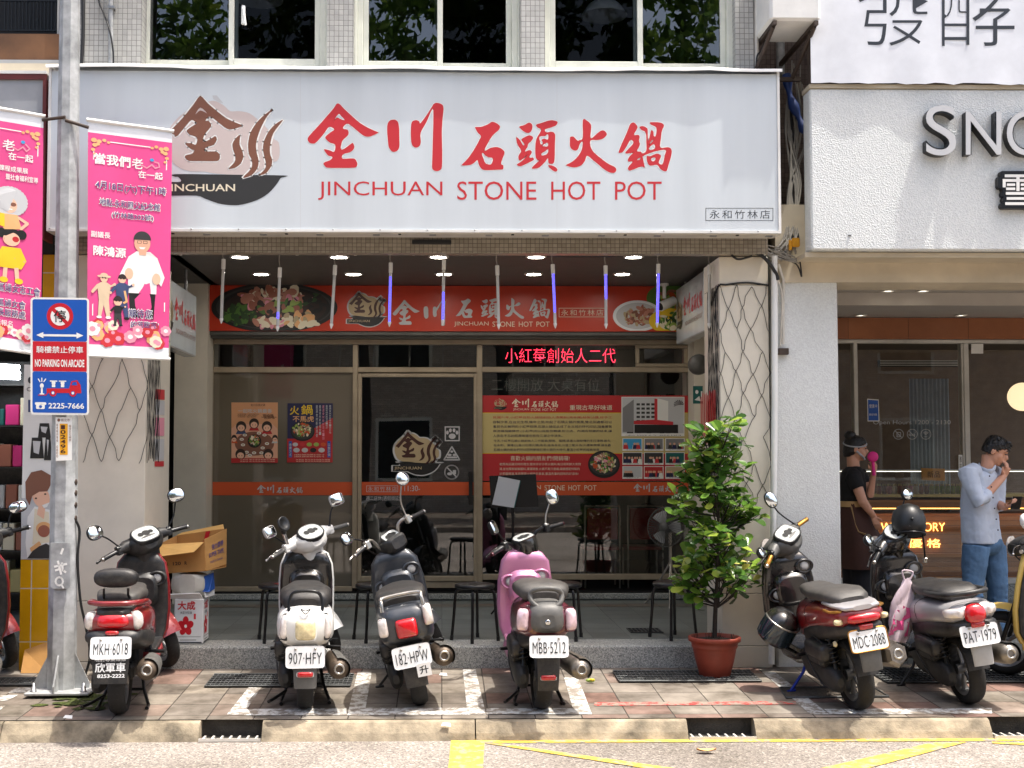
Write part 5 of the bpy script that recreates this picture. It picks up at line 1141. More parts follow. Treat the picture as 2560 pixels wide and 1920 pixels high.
TAIL_SPORT = [(-.33, .64, .05, .02, .02), (-.32, .64, .12, .05, .05), (-.27, .63, .165, .085, .09), (-.14, .625, .19, .09, .12), (.05, .61, .195, .09, .15), (.25, .58, .19, .10, .17), (.42, .52, .175, .14, .18), (.55, .46, .15, .20, .15), (.60, .45, .11, .18, .13)]
TAIL_RETRO = [(-.31, .58, .06, .04, .05), (-.295, .58, .125, .09, .10), (-.24, .575, .170, .125, .125), (-.12, .57, .187, .145, .15), (.05, .555, .19, .15, .18), (.22, .53, .185, .16, .19), (.38, .50, .18, .17, .18), (.52, .47, .15, .18, .15), (.58, .46, .11, .16, .12)]

def oil_scooter(root, T):      # red one: round backrest, dealer flap, basket
    m = MB('black_metal')
    for s in (-1, 1): m.tube([(s*.08, -.16, .77), (s*.075, -.2, .80), (s*.075, -.2, .84)], .008, 6)
    m.build('backrest_bracket', root)
    m = MB('seat_black'); m.loft([[V((.14*s*math.copysign(abs(cos(a))**.75, cos(a)), y, .905+.062*s*math.copysign(abs(sin(a))**.8, sin(a)))) for a in [2*pi*k/22 for k in range(22)]] for y, s in ((-.245, .3), (-.24, .75), (-.22, .95), (-.19, 1), (-.165, .93), (-.155, .5))]); m.build('backrest', root)
    m = MB('mud'); q = tilt('X', R(-8)); c = V((0, -.402, .372)); f = lambda u, v, n=0: c+q @ V((u*.11, -.006-n, -v*.075))
    m.mat('plastic_dark'); m.loft([[c+q @ V((x*.115, y, z)) for x, z in ((-1, .075), (1, .075), (.86, -.09), (-.86, -.09))] for y in (-.005, .004)], smooth=False); o = m.build('mud_flap', root)
    m = MB('plate_white'); text(m, f, '噴射專業維修', -.85, -.92, .85, -.62, .001, .02); text(m, f, '欣軍車', -.82, -.5, .82, .25, .001, .05); text(m, f, '8253-2222', -.7, .4, .8, .7, .001, .03); m.build('flap_lettering', o)
mir = lambda s, head, size, e, yaw=0, shell='black_plastic', mid=None, stalk='black_metal': (s, head, size, e, shell, R(yaw), stalk, mid)
scooter(dict(px=(300, 1783), yaw=6, label='red scooter with a black round backrest, number plate MKH-6018', body='paint_red', plate='MKH-6018', plate_z=.50, tail=TAIL_SPORT, steer=38, plate_y=-.375,
    inner='plastic_dark', headset_mat='plastic_dark', shield_mat='paint_red', guard_w=.11, dash_e=3, seat_mat='seat_grey',
    under=[(-.35, .545, .10, .02, .03), (-.335, .55, .155, .045, .05), (-.25, .545, .182, .055, .06), (-.1, .53, .19, .06, .10), (.2, .47, .19, .06, .1), (.5, .42, .16, .08, .10)],
    top=[(-.325, .70, .06, .015, .02), (-.30, .705, .10, .03, .03), (-.2, .715, .115, .03, .03), (-.05, .715, .12, .02, .03)],
    lamps=[(None, 'turn_signal', 'lens_clear', (-.138, -.272, .65), (.042, .04, .062), R(-36), R(-10), 2.4), (None, 'turn_signal', 'lens_clear', (.138, -.272, .65), (.042, .04, .062), R(36), R(-10), 2.4),
           (None, 'tail_light', 'lens_red', (0, -.318, .655), (.10, .025, .045), 0, R(-20)), (None, 'reflector', 'reflector', (0, -.355, .585), (.042, .012, .014), 0, 0)],
    rail=[([(.165, .12, .70), (.17, -.05, .735), (.155, -.22, .755), (.09, -.30, .76), (0, -.315, .76), (-.09, -.30, .76), (-.155, -.22, .755), (-.17, -.05, .735), (-.165, .12, .70)], .017, False)], rail_mat='paint_red',
    mirrors=[mir(1, (.33, .98, 1.24), (.062, .050), 2.4, -14, mid=(.27, .99, 1.1)), mir(-1, (-.36, .97, 1.19), (.062, .050), 2.4, 10, mid=(-.27, .99, 1.12))],
    pods=True, pod_dz=.02, muffler_mat='exhaust', muffler_x=.185, muffler_y=-.24, shield_cover='plastic_grey', extra=oil_scooter))
def white_extra(root, T):
    m = MB('chrome'); m.T = T; m.tube([(-.19, 1.0, 1.03), (-.2, .99, 1.12)], .016, 10); m.mat('black_plastic').tube([(-.2, .99, 1.12), (-.205, .97, 1.16)], .02, 10); ph = m.build('mount_clamp', root)
    m = MB('black_plastic'); m.T = T; m.lathe([(.001, .035), (.03, .03), (.05, .01), (.056, -.012), (.05, -.016), (.035, -.004), (.001, .0)], (-.205, .955, 1.19), (-.25, .9, -.2), 20); m.build('phone_mount', ph)
    m = MB('black_metal'); m.tube(smooth_pts([(-.03, -.3, .70), (0, -.315, .672), (.03, -.3, .70), (0, -.31, .69)], 5, True), .004, 6, closed=True); m.build('lock_loop', root)
    for s in (-1, 1):
        m = MB('plate_ink'); f = lambda u, v, n=0: V((s*(.175)+u*.03, -.262-.03*abs(s)+abs(u)*.012, .50-v*.012)); stroke(m, f, [(-.8, .6), (-.3, -.8), (.9, -.6)], .5, 0); m.build('side_badge', root)
scooter(dict(px=(763, 1769), yaw=6, label='white retro scooter with a black oval grab ring, number plate 907-HFY', body='paint_white', plate='907-HFY', plate_z=.405, plate_tilt=-6, tail=TAIL_RETRO, steer=38, skirt='paint_white',
    inner='paint_black', fender='paint_white', guard_mat='plastic_grey', headset_mat='paint_white', grip_mat='plastic_grey', lever_mat='chrome', switch='paint_white', inner_k=.94,
    shield=[(.28, .97, .8), (.36, 1.0, .97), (.52, 1.005, 1.0), (.70, .99, 1.0), (.82, .975, .95), (.90, .985, .78), (.93, 1.0, .5)],
    lamps=[('paint_white', 'tail_light', 'lens_amber', (0, -.315, .57), (.066, .028, .066), 0, R(-6), 5), ('black_plastic', 'turn_signal', 'lens_clear', (-.135, -.274, .585), (.026, .026, .078), R(-30), R(-10)), ('black_plastic', 'turn_signal', 'lens_clear', (.135, -.274, .585), (.026, .026, .078), R(30), R(-10)),
           ('plastic_light', 'reflector', 'reflector', (0, -.36, .295), (.05, .012, .017), 0, R(-10), 5)],
    rail=[([(-.10, -.22, .76), (-.06, -.225, .80), (.06, -.225, .80), (.10, -.22, .76), (.105, -.24, .68), (.06, -.27, .625), (-.06, -.27, .625), (-.105, -.24, .68)], .011, True)],
    seat=[(-.19, .70, .08, .05, .03), (-.17, .715, .14, .07, .05), (-.05, .73, .17, .075, .05), (.12, .735, .17, .065, .05), (.3, .73, .15, .05, .05), (.48, .735, .11, .04, .04), (.55, .73, .06, .02, .03)],
    mirrors=[mir(1, (.31, .985, 1.20), (.056, .045), 4, -12, 'plastic_light', (.25, 1.0, 1.13)), mir(-1, (-.33, .97, 1.17), (.05, .042), 4, 8, 'plastic_light', (-.26, 1.0, 1.10))], muffler_x=.20, muffler_z=.30, muffler_y=-.22, extra=white_extra))
def slate_extra(root, T):
    m = MB('plate_white'); c = V((.06, -.385, .31)); m.box(c.x-.045, c.x+.045, c.y-.002, c.y+.002, c.z-.045, c.z+.04, .0); o = m.build('sticker', root); m = MB('plate_ink'); f = lambda u, v, n=0: c+V((u*.04, -.003, -v*.04)); text(m, f, '升', -.7, -.6, .7, .7, 0, .03); m.build('sticker_mark', o)
scooter(dict(px=(1053, 1760), yaw=3, lean=-11, label='dark slate scooter leaning on its stand, number plate 182-HPW', body='paint_slate', plate='182-HPW', plate_z=.40, plate_tilt=-8, tail=[(y, z+.015, hw*.98, ht, hb) for y, z, hw, ht, hb in TAIL_RETRO], tail_e=4.2, steer=36,
    inner='paint_slate', headset='box', headset_mat='plastic_dark', bar_mat='chrome_dull', bar_rise=.075, grip_mat='plastic_dark', lever_mat='chrome_dull', switch='chrome_dull', dash_e=4, pods=True, pod_dz=.05,
    lamps=[('plastic_dark', 'tail_light', 'lens_red', (0, -.315, .575), (.07, .032, .062), 0, R(-6), 6), (None, 'turn_signal', 'lens_clear', (-.15, -.288, .60), (.032, .022, .062), R(-18), R(-8), 5), (None, 'turn_signal', 'lens_clear', (.15, -.288, .635), (.032, .022, .07), R(18), R(-8), 5)],
    rail=[([(-.135, -.285, .70), (-.13, -.27, .755), (-.11, -.23, .78), (.11, -.23, .78), (.13, -.27, .755), (.135, -.285, .70)], .012, False)], rail_mat='chrome_dull',
    seat=[(-.19, .73, .10, .03, .03), (-.17, .735, .15, .045, .045), (.0, .745, .17, .05, .05), (.2, .74, .165, .045, .05), (.38, .735, .13, .04, .045), (.54, .73, .07, .03, .03)],
    mirrors=[mir(1, (.30, .985, 1.36), (.052, .052), 2, -10, 'chrome_dull', (.215, 1.0, 1.22), 'chrome_dull'), mir(-1, (-.37, .96, 1.20), (.05, .045), 3, 10, 'black_plastic', (-.29, .99, 1.16))], muffler_mat='exhaust', muffler_x=.19, extra=slate_extra))
scooter(dict(px=(1353, 1771), yaw=2.5, label='pink and wine red scooter with a grey oval handle, number plate MBB-5212', body='paint_wine', plate='MBB-5212', plate_y=-.378, plate_z=.485, plate_tilt=-10, tail=[(y, z+.045, hw*.97, ht*.9, hb*.9) for y, z, hw, ht, hb in TAIL_RETRO], steer=36,
    inner='paint_pink', shield_mat='paint_pink', skirt='paint_pink', fender='paint_pink', headset='round', headset_mat='paint_black', bar_mat='black_metal', bar_rise=.02, grip_end='paint_wine', guard_mat='plastic_dark', pods=True, pod_mat='paint_pink', inner_k=1.0, pod_dz=.02,
    top=[(-.325, .63, .05, .04, .04), (-.315, .63, .10, .085, .075), (-.26, .635, .12, .11, .09), (-.12, .645, .13, .112, .05), (.1, .65, .12, .10, .04)], top_mat='plastic_grey',
    lamps=[('paint_wine', 'tail_light', 'lens_pink', (-.155, -.275, .635), (.04, .03, .072), R(-30), R(-6), 4), ('paint_wine', 'tail_light', 'lens_pink', (.155, -.275, .635), (.04, .03, .072), R(30), R(-6), 4), (None, 'badge', 'chrome', (0, -.328, .625), (.018, .006, .018), 0, 0, 2), ('plastic_light', 'reflector', 'reflector', (0, -.375, .285), (.048, .012, .017), 0, R(-8), 5)],
    guard=[(0, -.12, .60), (0, -.25, .55), (0, -.345, .45), (0, -.36, .36), (0, -.365, .29), (0, -.355, .20)], guard_w=.085,
    rail=[([(-.10, -.23, .79), (-.055, -.25, .825), (.055, -.25, .825), (.10, -.23, .79), (.085, -.26, .735), (0, -.285, .695), (-.085, -.26, .735)], .017, True)], rail_mat='plastic_grey', seat_mat='seat_grey',
    seat=[(-.16, .77, .08, .02, .04), (-.14, .775, .15, .055, .05), (.0, .785, .18, .06, .05), (.2, .775, .175, .05, .05), (.38, .765, .13, .045, .045), (.55, .755, .06, .02, .03)],
    mirrors=[mir(1, (.31, .985, 1.23), (.045, .056), 2.6, -20, 'chrome_dull', (.23, 1.0, 1.12), 'chrome_dull'), mir(-1, (-.30, .97, 1.19), (.036, .05), 4, 22, 'black_plastic', (-.24, 1.0, 1.13))], muffler_mat='exhaust_silver', muffler_x=.215, muffler_y=-.2, muffler_z=.30, shield_cover='exhaust_silver', spring='black_metal'))
def sport_red_extra(root, T):
    for s in (-1, 1):
        m = MB('gold_metal'); m.tube([(s*.17, -.1, .705), (s*.175, -.22, .71), (s*.12, -.28, .715)], .010, 6); m.build('side_handle', root)
    m = MB('paint_silver'); m.loft([se(y, .735, hw, .014, .016, 4) for y, hw in ((-.33, .06), (-.31, .12), (-.18, .15), (-.02, .15), (.02, .12))]); m.build('luggage_rack', root)
    m = MB('lens_amber'); m.ell((-.165, -.2, .50), (.014, .02, .02), 10, 6); m.build('side_reflector', root)
scooter(dict(px=(2146, 1772), yaw=4, lean=-9, label='dark red sport scooter with gold grips and blue stand, number plate MDC-2088', body='paint_red', plate='MDC-2088', plate_z=.53, plate_tilt=-12, plate_frame='gold_metal', rw=.235, wb=1.30, tail=[(y, z+.04, hw*.92, ht*.8, hb*.75) for y, z, hw, ht, hb in TAIL_SPORT], steer=44,
    inner='paint_black', shield_mat='paint_black', skirt='paint_black', fender='paint_black', headset_mat='plastic_grey', grip_mat='gold_metal', stand='spring_blue', guard_mat='plastic_grey', guard_w=.082, two_shocks=True, rim='plastic_grey', dash_e=3.4, pods=True, pod_dz=.09, seat_mat='seat_grey',
    under=[(-.34, .60, .06, .02, .03), (-.31, .60, .12, .04, .05), (-.15, .58, .15, .05, .07), (.1, .54, .16, .06, .1), (.4, .47, .15, .08, .12)],
    lamps=[(None, 'tail_light', 'lens_red', (0, -.325, .665), (.11, .028, .03), 0, R(-12)), (None, 'reflector', 'reflector', (0, -.335, .61), (.05, .012, .018), 0, 0, 5), (None, 'turn_signal', 'lens_amber', (-.15, -.27, .65), (.03, .03, .02), R(-40), 0), (None, 'turn_signal', 'lens_amber', (.15, -.27, .65), (.03, .03, .02), R(40), 0)],
    mirrors=[mir(1, (.10, 1.04, 1.30), (.045, .062), 2.1, -30, 'black_plastic', (.12, 1.03, 1.18)), mir(-1, (-.36, .98, 1.10), (.045, .04), 2.2, 10, 'black_plastic', (-.28, 1.0, 1.09))], muffler='hex', muffler_x=.21, muffler_y=-.20, muffler_z=.37, muffler_mat='exhaust_silver', shield_cover='plastic_dark', extra=sport_red_extra))
scooter(dict(px=(2423, 1757), yaw=0, lean=-9, label='black and silver scooter with a pink bag on it, number plate PAT-1979', body='paint_silver', plate='PAT-1979', plate_z=.53, plate_tilt=-12, rw=.235, wb=1.30, tail=[(y, z+.03, hw*.92, ht*.85, hb*.7) for y, z, hw, ht, hb in TAIL_SPORT], steer=42,
    inner='paint_black', shield_mat='paint_black', skirt='plastic_dark', fender='paint_black', headset_mat='paint_black', guard_mat='plastic_light', guard_w=.08, two_shocks=True, pods=True, pod_dz=.05,
    under=[(-.34, .585, .08, .03, .05), (-.31, .58, .14, .05, .06), (-.15, .565, .165, .06, .08), (.1, .53, .17, .06, .1), (.4, .46, .16, .08, .12)],
    lamps=[('plastic_dark', 'tail_light', 'lens_red', (0, -.325, .665), (.072, .04, .066), 0, R(-16), 2.4), (None, 'turn_signal', 'lens_clear', (-.125, -.285, .675), (.07, .03, .036), R(-38), R(-8)), (None, 'turn_signal', 'lens_clear', (.115, -.29, .675), (.05, .03, .036), R(38), R(-8)), (None, 'reflector', 'reflector', (0, -.345, .595), (.045, .012, .018), 0, 0, 5)],
    rail=[([(.14, .1, .76), (.145, -.1, .775), (.12, -.25, .79), (0, -.30, .795), (-.12, -.25, .79), (-.145, -.1, .775), (-.14, .1, .76)], .018, False)], rail_mat='plastic_dark',
    mirrors=[mir(-1, (-.33, .97, 1.16), (.05, .042), 2.2, 10, 'black_plastic', (-.27, 1.0, 1.11)), mir(1, (.33, .97, 1.2), (.05, .042), 2.2, -10, 'black_plastic', (.27, 1.0, 1.13))], muffler_x=.215, muffler_z=.34, muffler_mat='exhaust_silver', shield_cover='plastic_dark'))
scooter(dict(xy=(at(-112, 1783).x, at(-112, 1783).y), yaw=12, label='red scooter cut off by the left picture edge', body='paint_red', plate='MKD-3359', plate_z=.50, tail=TAIL_SPORT, steer=36, inner='plastic_dark', headset_mat='plastic_dark', grip_end='chrome', lever_mat='chrome_dull',
    lamps=[(None, 'turn_signal', 'lens_clear', (-.145, -.285, .645), (.045, .04, .07), R(-32), R(-8)), (None, 'turn_signal', 'lens_clear', (.155, -.27, .60), (.035, .04, .085), R(42), R(-8)), (None, 'tail_light', 'lens_red', (0, -.318, .655), (.10, .025, .045), 0, R(-20))],
    mirrors=[mir(1, (.30, .97, 1.16), (.066, .042), 2.6, -14), mir(-1, (-.33, .97, 1.19), (.062, .045), 2.6, 10)], muffler_x=.20, muffler_z=.30))
scooter(dict(xy=(4.84, 8.15), yaw=35, label='yellow and black retro scooter cut off by the right picture edge', body='paint_yellow', plate='NMX-6627', plate_z=.42, tail=TAIL_RETRO, steer=12, inner='plastic_dark', headset_mat='plastic_dark', lever_mat='chrome', inner_k=.95, rw=.235,
    lamps=[(None, 'tail_light', 'lens_red', (0, -.315, .57), (.066, .028, .066), 0, R(-6), 5)], mirrors=[mir(1, (.30, .97, 1.2), (.055, .055), 2, -14, 'paint_white'), mir(-1, (-.33, .97, 1.2), (.055, .055), 2, 10, 'paint_white')]))
# ---------------------------------------------------------------- street pole, plates, banners
YP = 8.75
def polec(py): return (X(175-(py/1700)*20.4, YP, py), (24.5+py/1700*11)/3100*YP)
t = thing('street_pole', 'galvanised steel street pole on a bolted base plate', 'pole', (polec(1715)[0], YP, pave(YP)))
m = MB('galv'); rings = []
for py in (-500, 0, 300, 600, 900, 1200, 1500, 1722):
    x, r = polec(py); z = Z(py, YP); rings.append([V((x+r*cos(a), YP+r*sin(a), z)) for a in [R(22.5)+2*pi*k/8 for k in range(8)]])
m.loft(rings, smooth=False); put(m, 'shaft', t)
m = MB('galv'); x, r = polec(1722); zb = pave(YP)+.012; m.box(x-.2, x+.24, YP-.19, YP+.19, zb, zb+.02, .005); put(m, 'base_plate', t)
m = MB('galv')
for a in (0, pi/2, pi, -pi/2):
    c, s = cos(a), sin(a); p = lambda d, z: V((x+c*d-s*.006, YP+s*d+c*.006, z)); m.prism([p(r*.9, zb+.02), p(.19, zb+.02), p(.19, zb+.06), p(r*.9, zb+.26)], V((s*.012, -c*.012, 0)))
put(m, 'gusset', t)
for sx, sy in ((-.15, -.14), (.19, -.14), (-.15, .14), (.19, .14)):
    m = MB('steel'); m.lathe([(.024, 0), (.024, .008), (.017, .009), (.017, .034), (.010, .035), (.010, .06), (.001, .06)], (x+sx, YP+sy, zb+.02), n=6); put(m, 'bolt', t)
f = fac(YP-.098); m = MB('galv'); g = crop(f, 0, 1160, 2.183)
q = [g(a, b, -.01) for a, b in ((277, 430), (383, 430), (383, 670), (370, 680), (290, 680), (277, 668))]; m.prism(q, (0, -.016, 0)); d = put(m, 'access_door', t)
m = MB('p_white')
for pts in ([(345, 462), (335, 490)], [(300, 560), (365, 545)], [(318, 530), (335, 600)], [(340, 540), (345, 580), (360, 590)], [(305, 580), (320, 575)]): stroke(m, g, pts, 12, .0075)
stroke(m, g, [(325+20*cos(a), 640+22*sin(a)) for a in [2*pi*k/12 for k in range(12)]], 11, .0075, True); stroke(m, g, [(335, 655), (348, 676)], 10, .0075); o = put(m, 'paint_scrawl', t); o.parent = d
m = MB('bracket')
for k, py in enumerate((1205, 1232, 1262, 1295)):
    x, r = polec(py); m.ell((x+r*.93, YP-.01, Z(py, YP)), (.008, .03, .022), 10, 6)
put(m, 'dent', t)
t = thing('cable', 'black cable hanging down beside the street pole', 'cable', (polec(1300)[0]+.1, YP, pave(YP)))
m = MB('cable'); m.tube(smooth_pts([at(190, 1302, Y=YP-.03), at(199, 1330, Y=YP-.0), at(194, 1400, Y=YP), at(201, 1500, Y=YP+.02), at(213, 1560, Y=YP+.05), at(225, 1640, Y=YP+.12)+V((0, 0, 0)), at(206, 1705, Y=YP+.14)], 6), .009, 8); put(m, 'sheath', t)
t = thing('pole_number_plate', 'white and yellow number plate 102496 strapped to the street pole', 'sign', at(160, 1150, Y=8.62)); f = fac(8.63); g = crop(f, 0, 680, 3.317)
m = MB('p_white'); m.prism([g(460, 1205), g(597, 1203), g(595, 1560), g(463, 1566)], (0, .004, 0)); put(m, 'plate', t)
m = MB('p_idgold'); rect(m, g, 495, 1258, 562, 1516, .001); m.mat('p_dbrown')
for i, ch in enumerate('102496'): text(m, g, ch, 506 if ch == '1' else 502, 1270+i*40, 540 if ch == '1' else 545, 1303+i*40, .002, .02)
m.mat('p_brown'); text(m, g, '新北市', 508, 1216, 580, 1240, .002); oval(m, g, 488, 1228, 12, 13, .002); vtext(m, g, '路燈定位編號', 573, 1265, 590, 1405, .002); vtext(m, g, '路燈報修專線 0800', 468, 1256, 482, 1540, .002); put(m, 'lettering', t)
t = thing('no_parking_sign', 'blue and red no parking on arcade sign on the street pole', 'sign', at(150, 1037, Y=8.6)); f = fac(8.61); g = crop(f, 0, 680, 3.317)
def rrect(u0, v0, u1, v1, r): return [(cx+r*cos(a), cy+r*sin(a)) for cx, cy, a0 in ((u1-r, v0+r, -pi/2), (u1-r, v1-r, 0), (u0+r, v1-r, pi/2), (u0+r, v0+r, pi)) for a in [a0+pi/2*k/5 for k in range(6)]]
sk = lambda u, v, n=0: g(u, v+(u-490)*.012, n)
m = MB('p_white'); m.prism([sk(u, v) for u, v in rrect(253, 212, 737, 1184, 30)], (0, .004, 0)); put(m, 'panel', t)
m = MB('steel'); x, r = polec(900)
for py in (800, 985): m.tube([V((x+(r+.01)*cos(a), YP+(r+.01)*sin(a), Z(py, YP))) for a in [2*pi*k/16 for k in range(16)]], .008, 6, closed=True)
put(m, 'strap', t)
m = MB('p_blue'); poly(m, sk, rrect(270, 228, 722, 575, 16), .001); poly(m, sk, rrect(270, 826, 722, 1168, 16), .001); m.mat('p_signred'); rect(m, sk, 272, 577, 720, 824, .001)
m.mat('p_signred'); oval(m, sk, 498, 367, 110, 110, .0015, 40); m.mat('p_white'); oval(m, sk, 498, 367, 78, 78, .002, 36); m.mat('p_signred'); stroke(m, sk, [(445, 314), (551, 420)], 30, .0022)
m.mat('p_black'); text(m, sk, '停', 448, 318, 546, 416, .003, .02)
m.mat('p_white'); poly(m, sk, [(302, 525), (360, 500), (360, 517), (635, 517), (635, 500), (692, 525), (635, 550), (635, 535), (360, 535), (360, 550)], .002)
text(m, sk, '騎樓禁止停車', 303, 616, 690, 672, .002, .025); text(m, sk, 'NO PARKING ON ARCADE', 290, 725, 700, 788, .002, .03)
m.mat('p_signred'); poly(m, sk, [(572, 968), (592, 905), (640, 895), (668, 935), (676, 1003), (392, 1003), (392, 968)], .002); rect(m, sk, 388, 966, 575, 1003, .0021); stroke(m, sk, [(318, 1022), (380, 1022), (400, 1000)], 8, .002)
for a in (440, 605): m.mat('p_signred'); oval(m, sk, a, 1003, 30, 30, .0024); m.mat('p_blue'); oval(m, sk, a, 1003, 16, 16, .0027); m.mat('p_white'); oval(m, sk, a, 1003, 11, 11, .003)
m.mat('p_blue'); poly(m, sk, [(592, 938), (604, 912), (634, 908), (642, 938)], .0026); m.mat('p_white')
for a in (445, 520): oval(m, sk, a, 920, 16, 20, .0026); rect(m, sk, a-14, 935, a+14, 955, .0026); stroke(m, sk, [(a-28, 905), (a+28, 905)], 9, .0026)
oval(m, sk, 348, 945, 16, 20, .0026); rect(m, sk, 340, 960, 356, 1012, .0026); rect(m, sk, 330, 1008, 368, 1018, .0026)
for a, b in ((318, 888), (348, 880), (380, 888)): stroke(m, sk, [(348+(a-348)*.5, 912), (a, b)], 8, .0026)
text(m, sk, '2225-7666', 402, 1086, 698, 1133, .002, .02); poly(m, sk, rrect(300, 1098, 372, 1138, 10), .002); poly(m, sk, rrect(290, 1082, 385, 1104, 10), .002); m.mat('p_blue'); oval(m, sk, 337, 1118, 13, 12, .003)
put(m, 'lettering', t)
def street_banner(label, quad, w_, h_, art, arm):
    tl, tr, br, bl = quad
    t = thing('street_banner', label, 'banner', tl, 'pink event banners on the street pole')
    f0 = quadmap(tl, tr, br, bl, w_, h_); nrm = (bl-tl).cross(tr-tl).normalized(); nrm = nrm if nrm.y < 0 else -nrm
    f = lambda u, v, n=0: f0(u, v, 0)+nrm*(n+.012*sin(u/w_*7+v/h_*3)*min(1, v/h_*4)*min(1, (h_-v)/h_*4+.2))
    m = MB('banner_white'); rows = lambda v0, v1, k, n: [[f(w_*i/16, v0+(v1-v0)*j/k, n) for i in range(17)] for j in range(k+1)]
    m.grid(rows(-30, 0, 2, 0)); m.grid(rows(h_, h_+28, 2, 0)); m.mat('banner_pink'); m.grid(rows(0, h_, 26, 0)); put(m, 'fabric', t)
    m = MB('sign_edge'); m.tube([f(-4, -30, .0), f(w_+4, -30, .0)], .014, 8); put(m, 'batten', t); m = MB('sign_edge'); m.tube([f(-4, h_+28, 0), f(w_+4, h_+28, 0)], .012, 8); put(m, 'batten', t)
    m = MB('bracket'); m.tube(arm, .012, 6); put(m, 'arm', t)
    m = MB(); art(m, f); put(m, 'print', t)
    return t
q1 = [at(220, 330, Y=8.70), at(430, 357, Y=8.93), at(422, 870, Y=8.93), at(217, 860, Y=8.70)]
def flowers(m, f, u0, u1, v0, v1, n, seed):
    r = random.Random(seed)
    for i in range(n):
        u, v, s = r.uniform(u0, u1), r.uniform(v0, v1), r.uniform(9, 17); c = r.choice(['cream', 'rose', 'red', 'white', 'gold'])
        m.mat('p_'+c)
        for k in range(7): a = 2*pi*k/7; oval(m, f, u+s*.6*cos(a), v+s*.6*sin(a), s*.55, s*.5, .003+i*.0001, 8)
        m.mat('p_rose' if c != 'rose' else 'p_white'); oval(m, f, u, v, s*.45, s*.4, .0035+i*.0001, 8)
def corner(m, f, u, v, sx, sy):
    m.mat('p_gold')
    for a, b, s in ((0, 0, 7), (12, 2, 6), (2, 12, 6), (24, -2, 5), (-2, 24, 5), (34, 2, 4), (2, 34, 4), (9, 9, 5)): oval(m, f, u+sx*a, v+sy*b, s, s*.8, .003, 9)
def art1(m, f):
    W, H = 200, 520; m.mat('p_white'); rect(m, f, 52, 17, 148, 19.5); rect(m, f, 12, 45, 14.5, 450); rect(m, f, 186, 45, 188.5, 430); corner(m, f, 14, 18, 1, 1); corner(m, f, 186, 18, -1, 1)
    def tx(s_, a, b, c, d, bold=.03): m.mat('p_white'); text(m, f, s_, a-1.5, b-1.5, c+1.5, d+1.5, .003, .045); m.mat('p_purple'); text(m, f, s_, a, b, c, d, .0045, .006)
    m.mat('p_white'); text(m, f, '當我們', 15, 50, 100, 76, .003, .05)
    m.mat('p_white'); text(m, f, '老', 104, 50, 130, 76, .003, .03); m.mat('p_rose'); stroke(m, f, [(128, 66), (140, 72), (152, 62), (160, 70), (170, 66), (168, 56), (158, 54)], 3, .003); m.mat('p_cyan'); oval(m, f, 152, 50, 5, 4, .003)
    m.mat('p_white'); text(m, f, '在一起', 120, 80, 178, 98, .003, .04)
    tx('4月18日(六)下午1時', 18, 118, 186, 140); tx('地點:永和國父紀念館', 28, 160, 172, 178, .01); tx('(竹林路202號)', 58, 190, 156, 206, .01)
    m.mat('p_white'); text(m, f, '副議長', 8, 243, 54, 258, .003, .03); text(m, f, '陳鴻源', 14, 278, 92, 302, .003, .05)
    # a smiling man in a white shirt, hands raised
    m.mat('p_white'); poly(m, f, [(98, 298), (118, 283), (150, 283), (168, 298), (166, 388), (98, 388)], .0032); poly(m, f, [(99, 297), (100, 345), (88, 362), (76, 348)], .0034); poly(m, f, [(167, 297), (186, 345), (178, 368), (164, 350)], .0034)
    m.mat('p_black'); poly(m, f, [(100, 388), (164, 388), (160, 452), (104, 446)], .0033); m.mat('p_skin2'); oval(m, f, 131, 262, 19, 24, .0036); poly(m, f, [(122, 276), (142, 276), (140, 292), (124, 292)], .0035)
    m.mat('p_char'); poly(m, f, [(131+21*cos(a), 254+22*sin(a)) for a in [pi+pi*k/12 for k in range(13)]], .0038); m.mat('p_skin2'); oval(m, f, 131, 258, 16, 12, .0039); m.mat('p_white'); poly(m, f, [(123, 272), (139, 272), (135, 277), (127, 277)], .004)
    m.mat('p_black'); frame(m, f, 119, 256, 129, 263, 1, .0042); frame(m, f, 133, 256, 143, 263, 1, .0042)
    m.mat('p_skin'); oval(m, f, 100, 340, 10, 14, .0044); oval(m, f, 166, 350, 10, 14, .0044)
    doll(m, f, 40, 455, 110, 'p_suit', 'p_suit', .0046, hat='p_suit', white_shoe=True); doll(m, f, 84, 455, 112, 'p_bsuit', 'p_bsuit', .0046); doll(m, f, 74, 472, 74, 'p_black', 'p_char', .0056, head=.26)
    m.mat('p_gold'); stroke(m, f, [(90, 385), (95, 410), (88, 414)], 5, .006)
    flowers(m, f, 10, 192, 470, 512, 22, 4); tx('期待您', 100, 428, 156, 450); tx('的蒞臨喔!', 106, 458, 172, 474)
xp, rp = polec(315)
street_banner('pink event banner to the right of the street pole', q1, 200, 520, art1, [V((xp, YP-rp, Z(312, YP))), at(222, 319, Y=8.70)])
q2 = [at(-106, 284, Y=8.47), at(108.5, 320, Y=8.70), at(102, 858, Y=8.70), at(-104, 826, Y=8.47)]
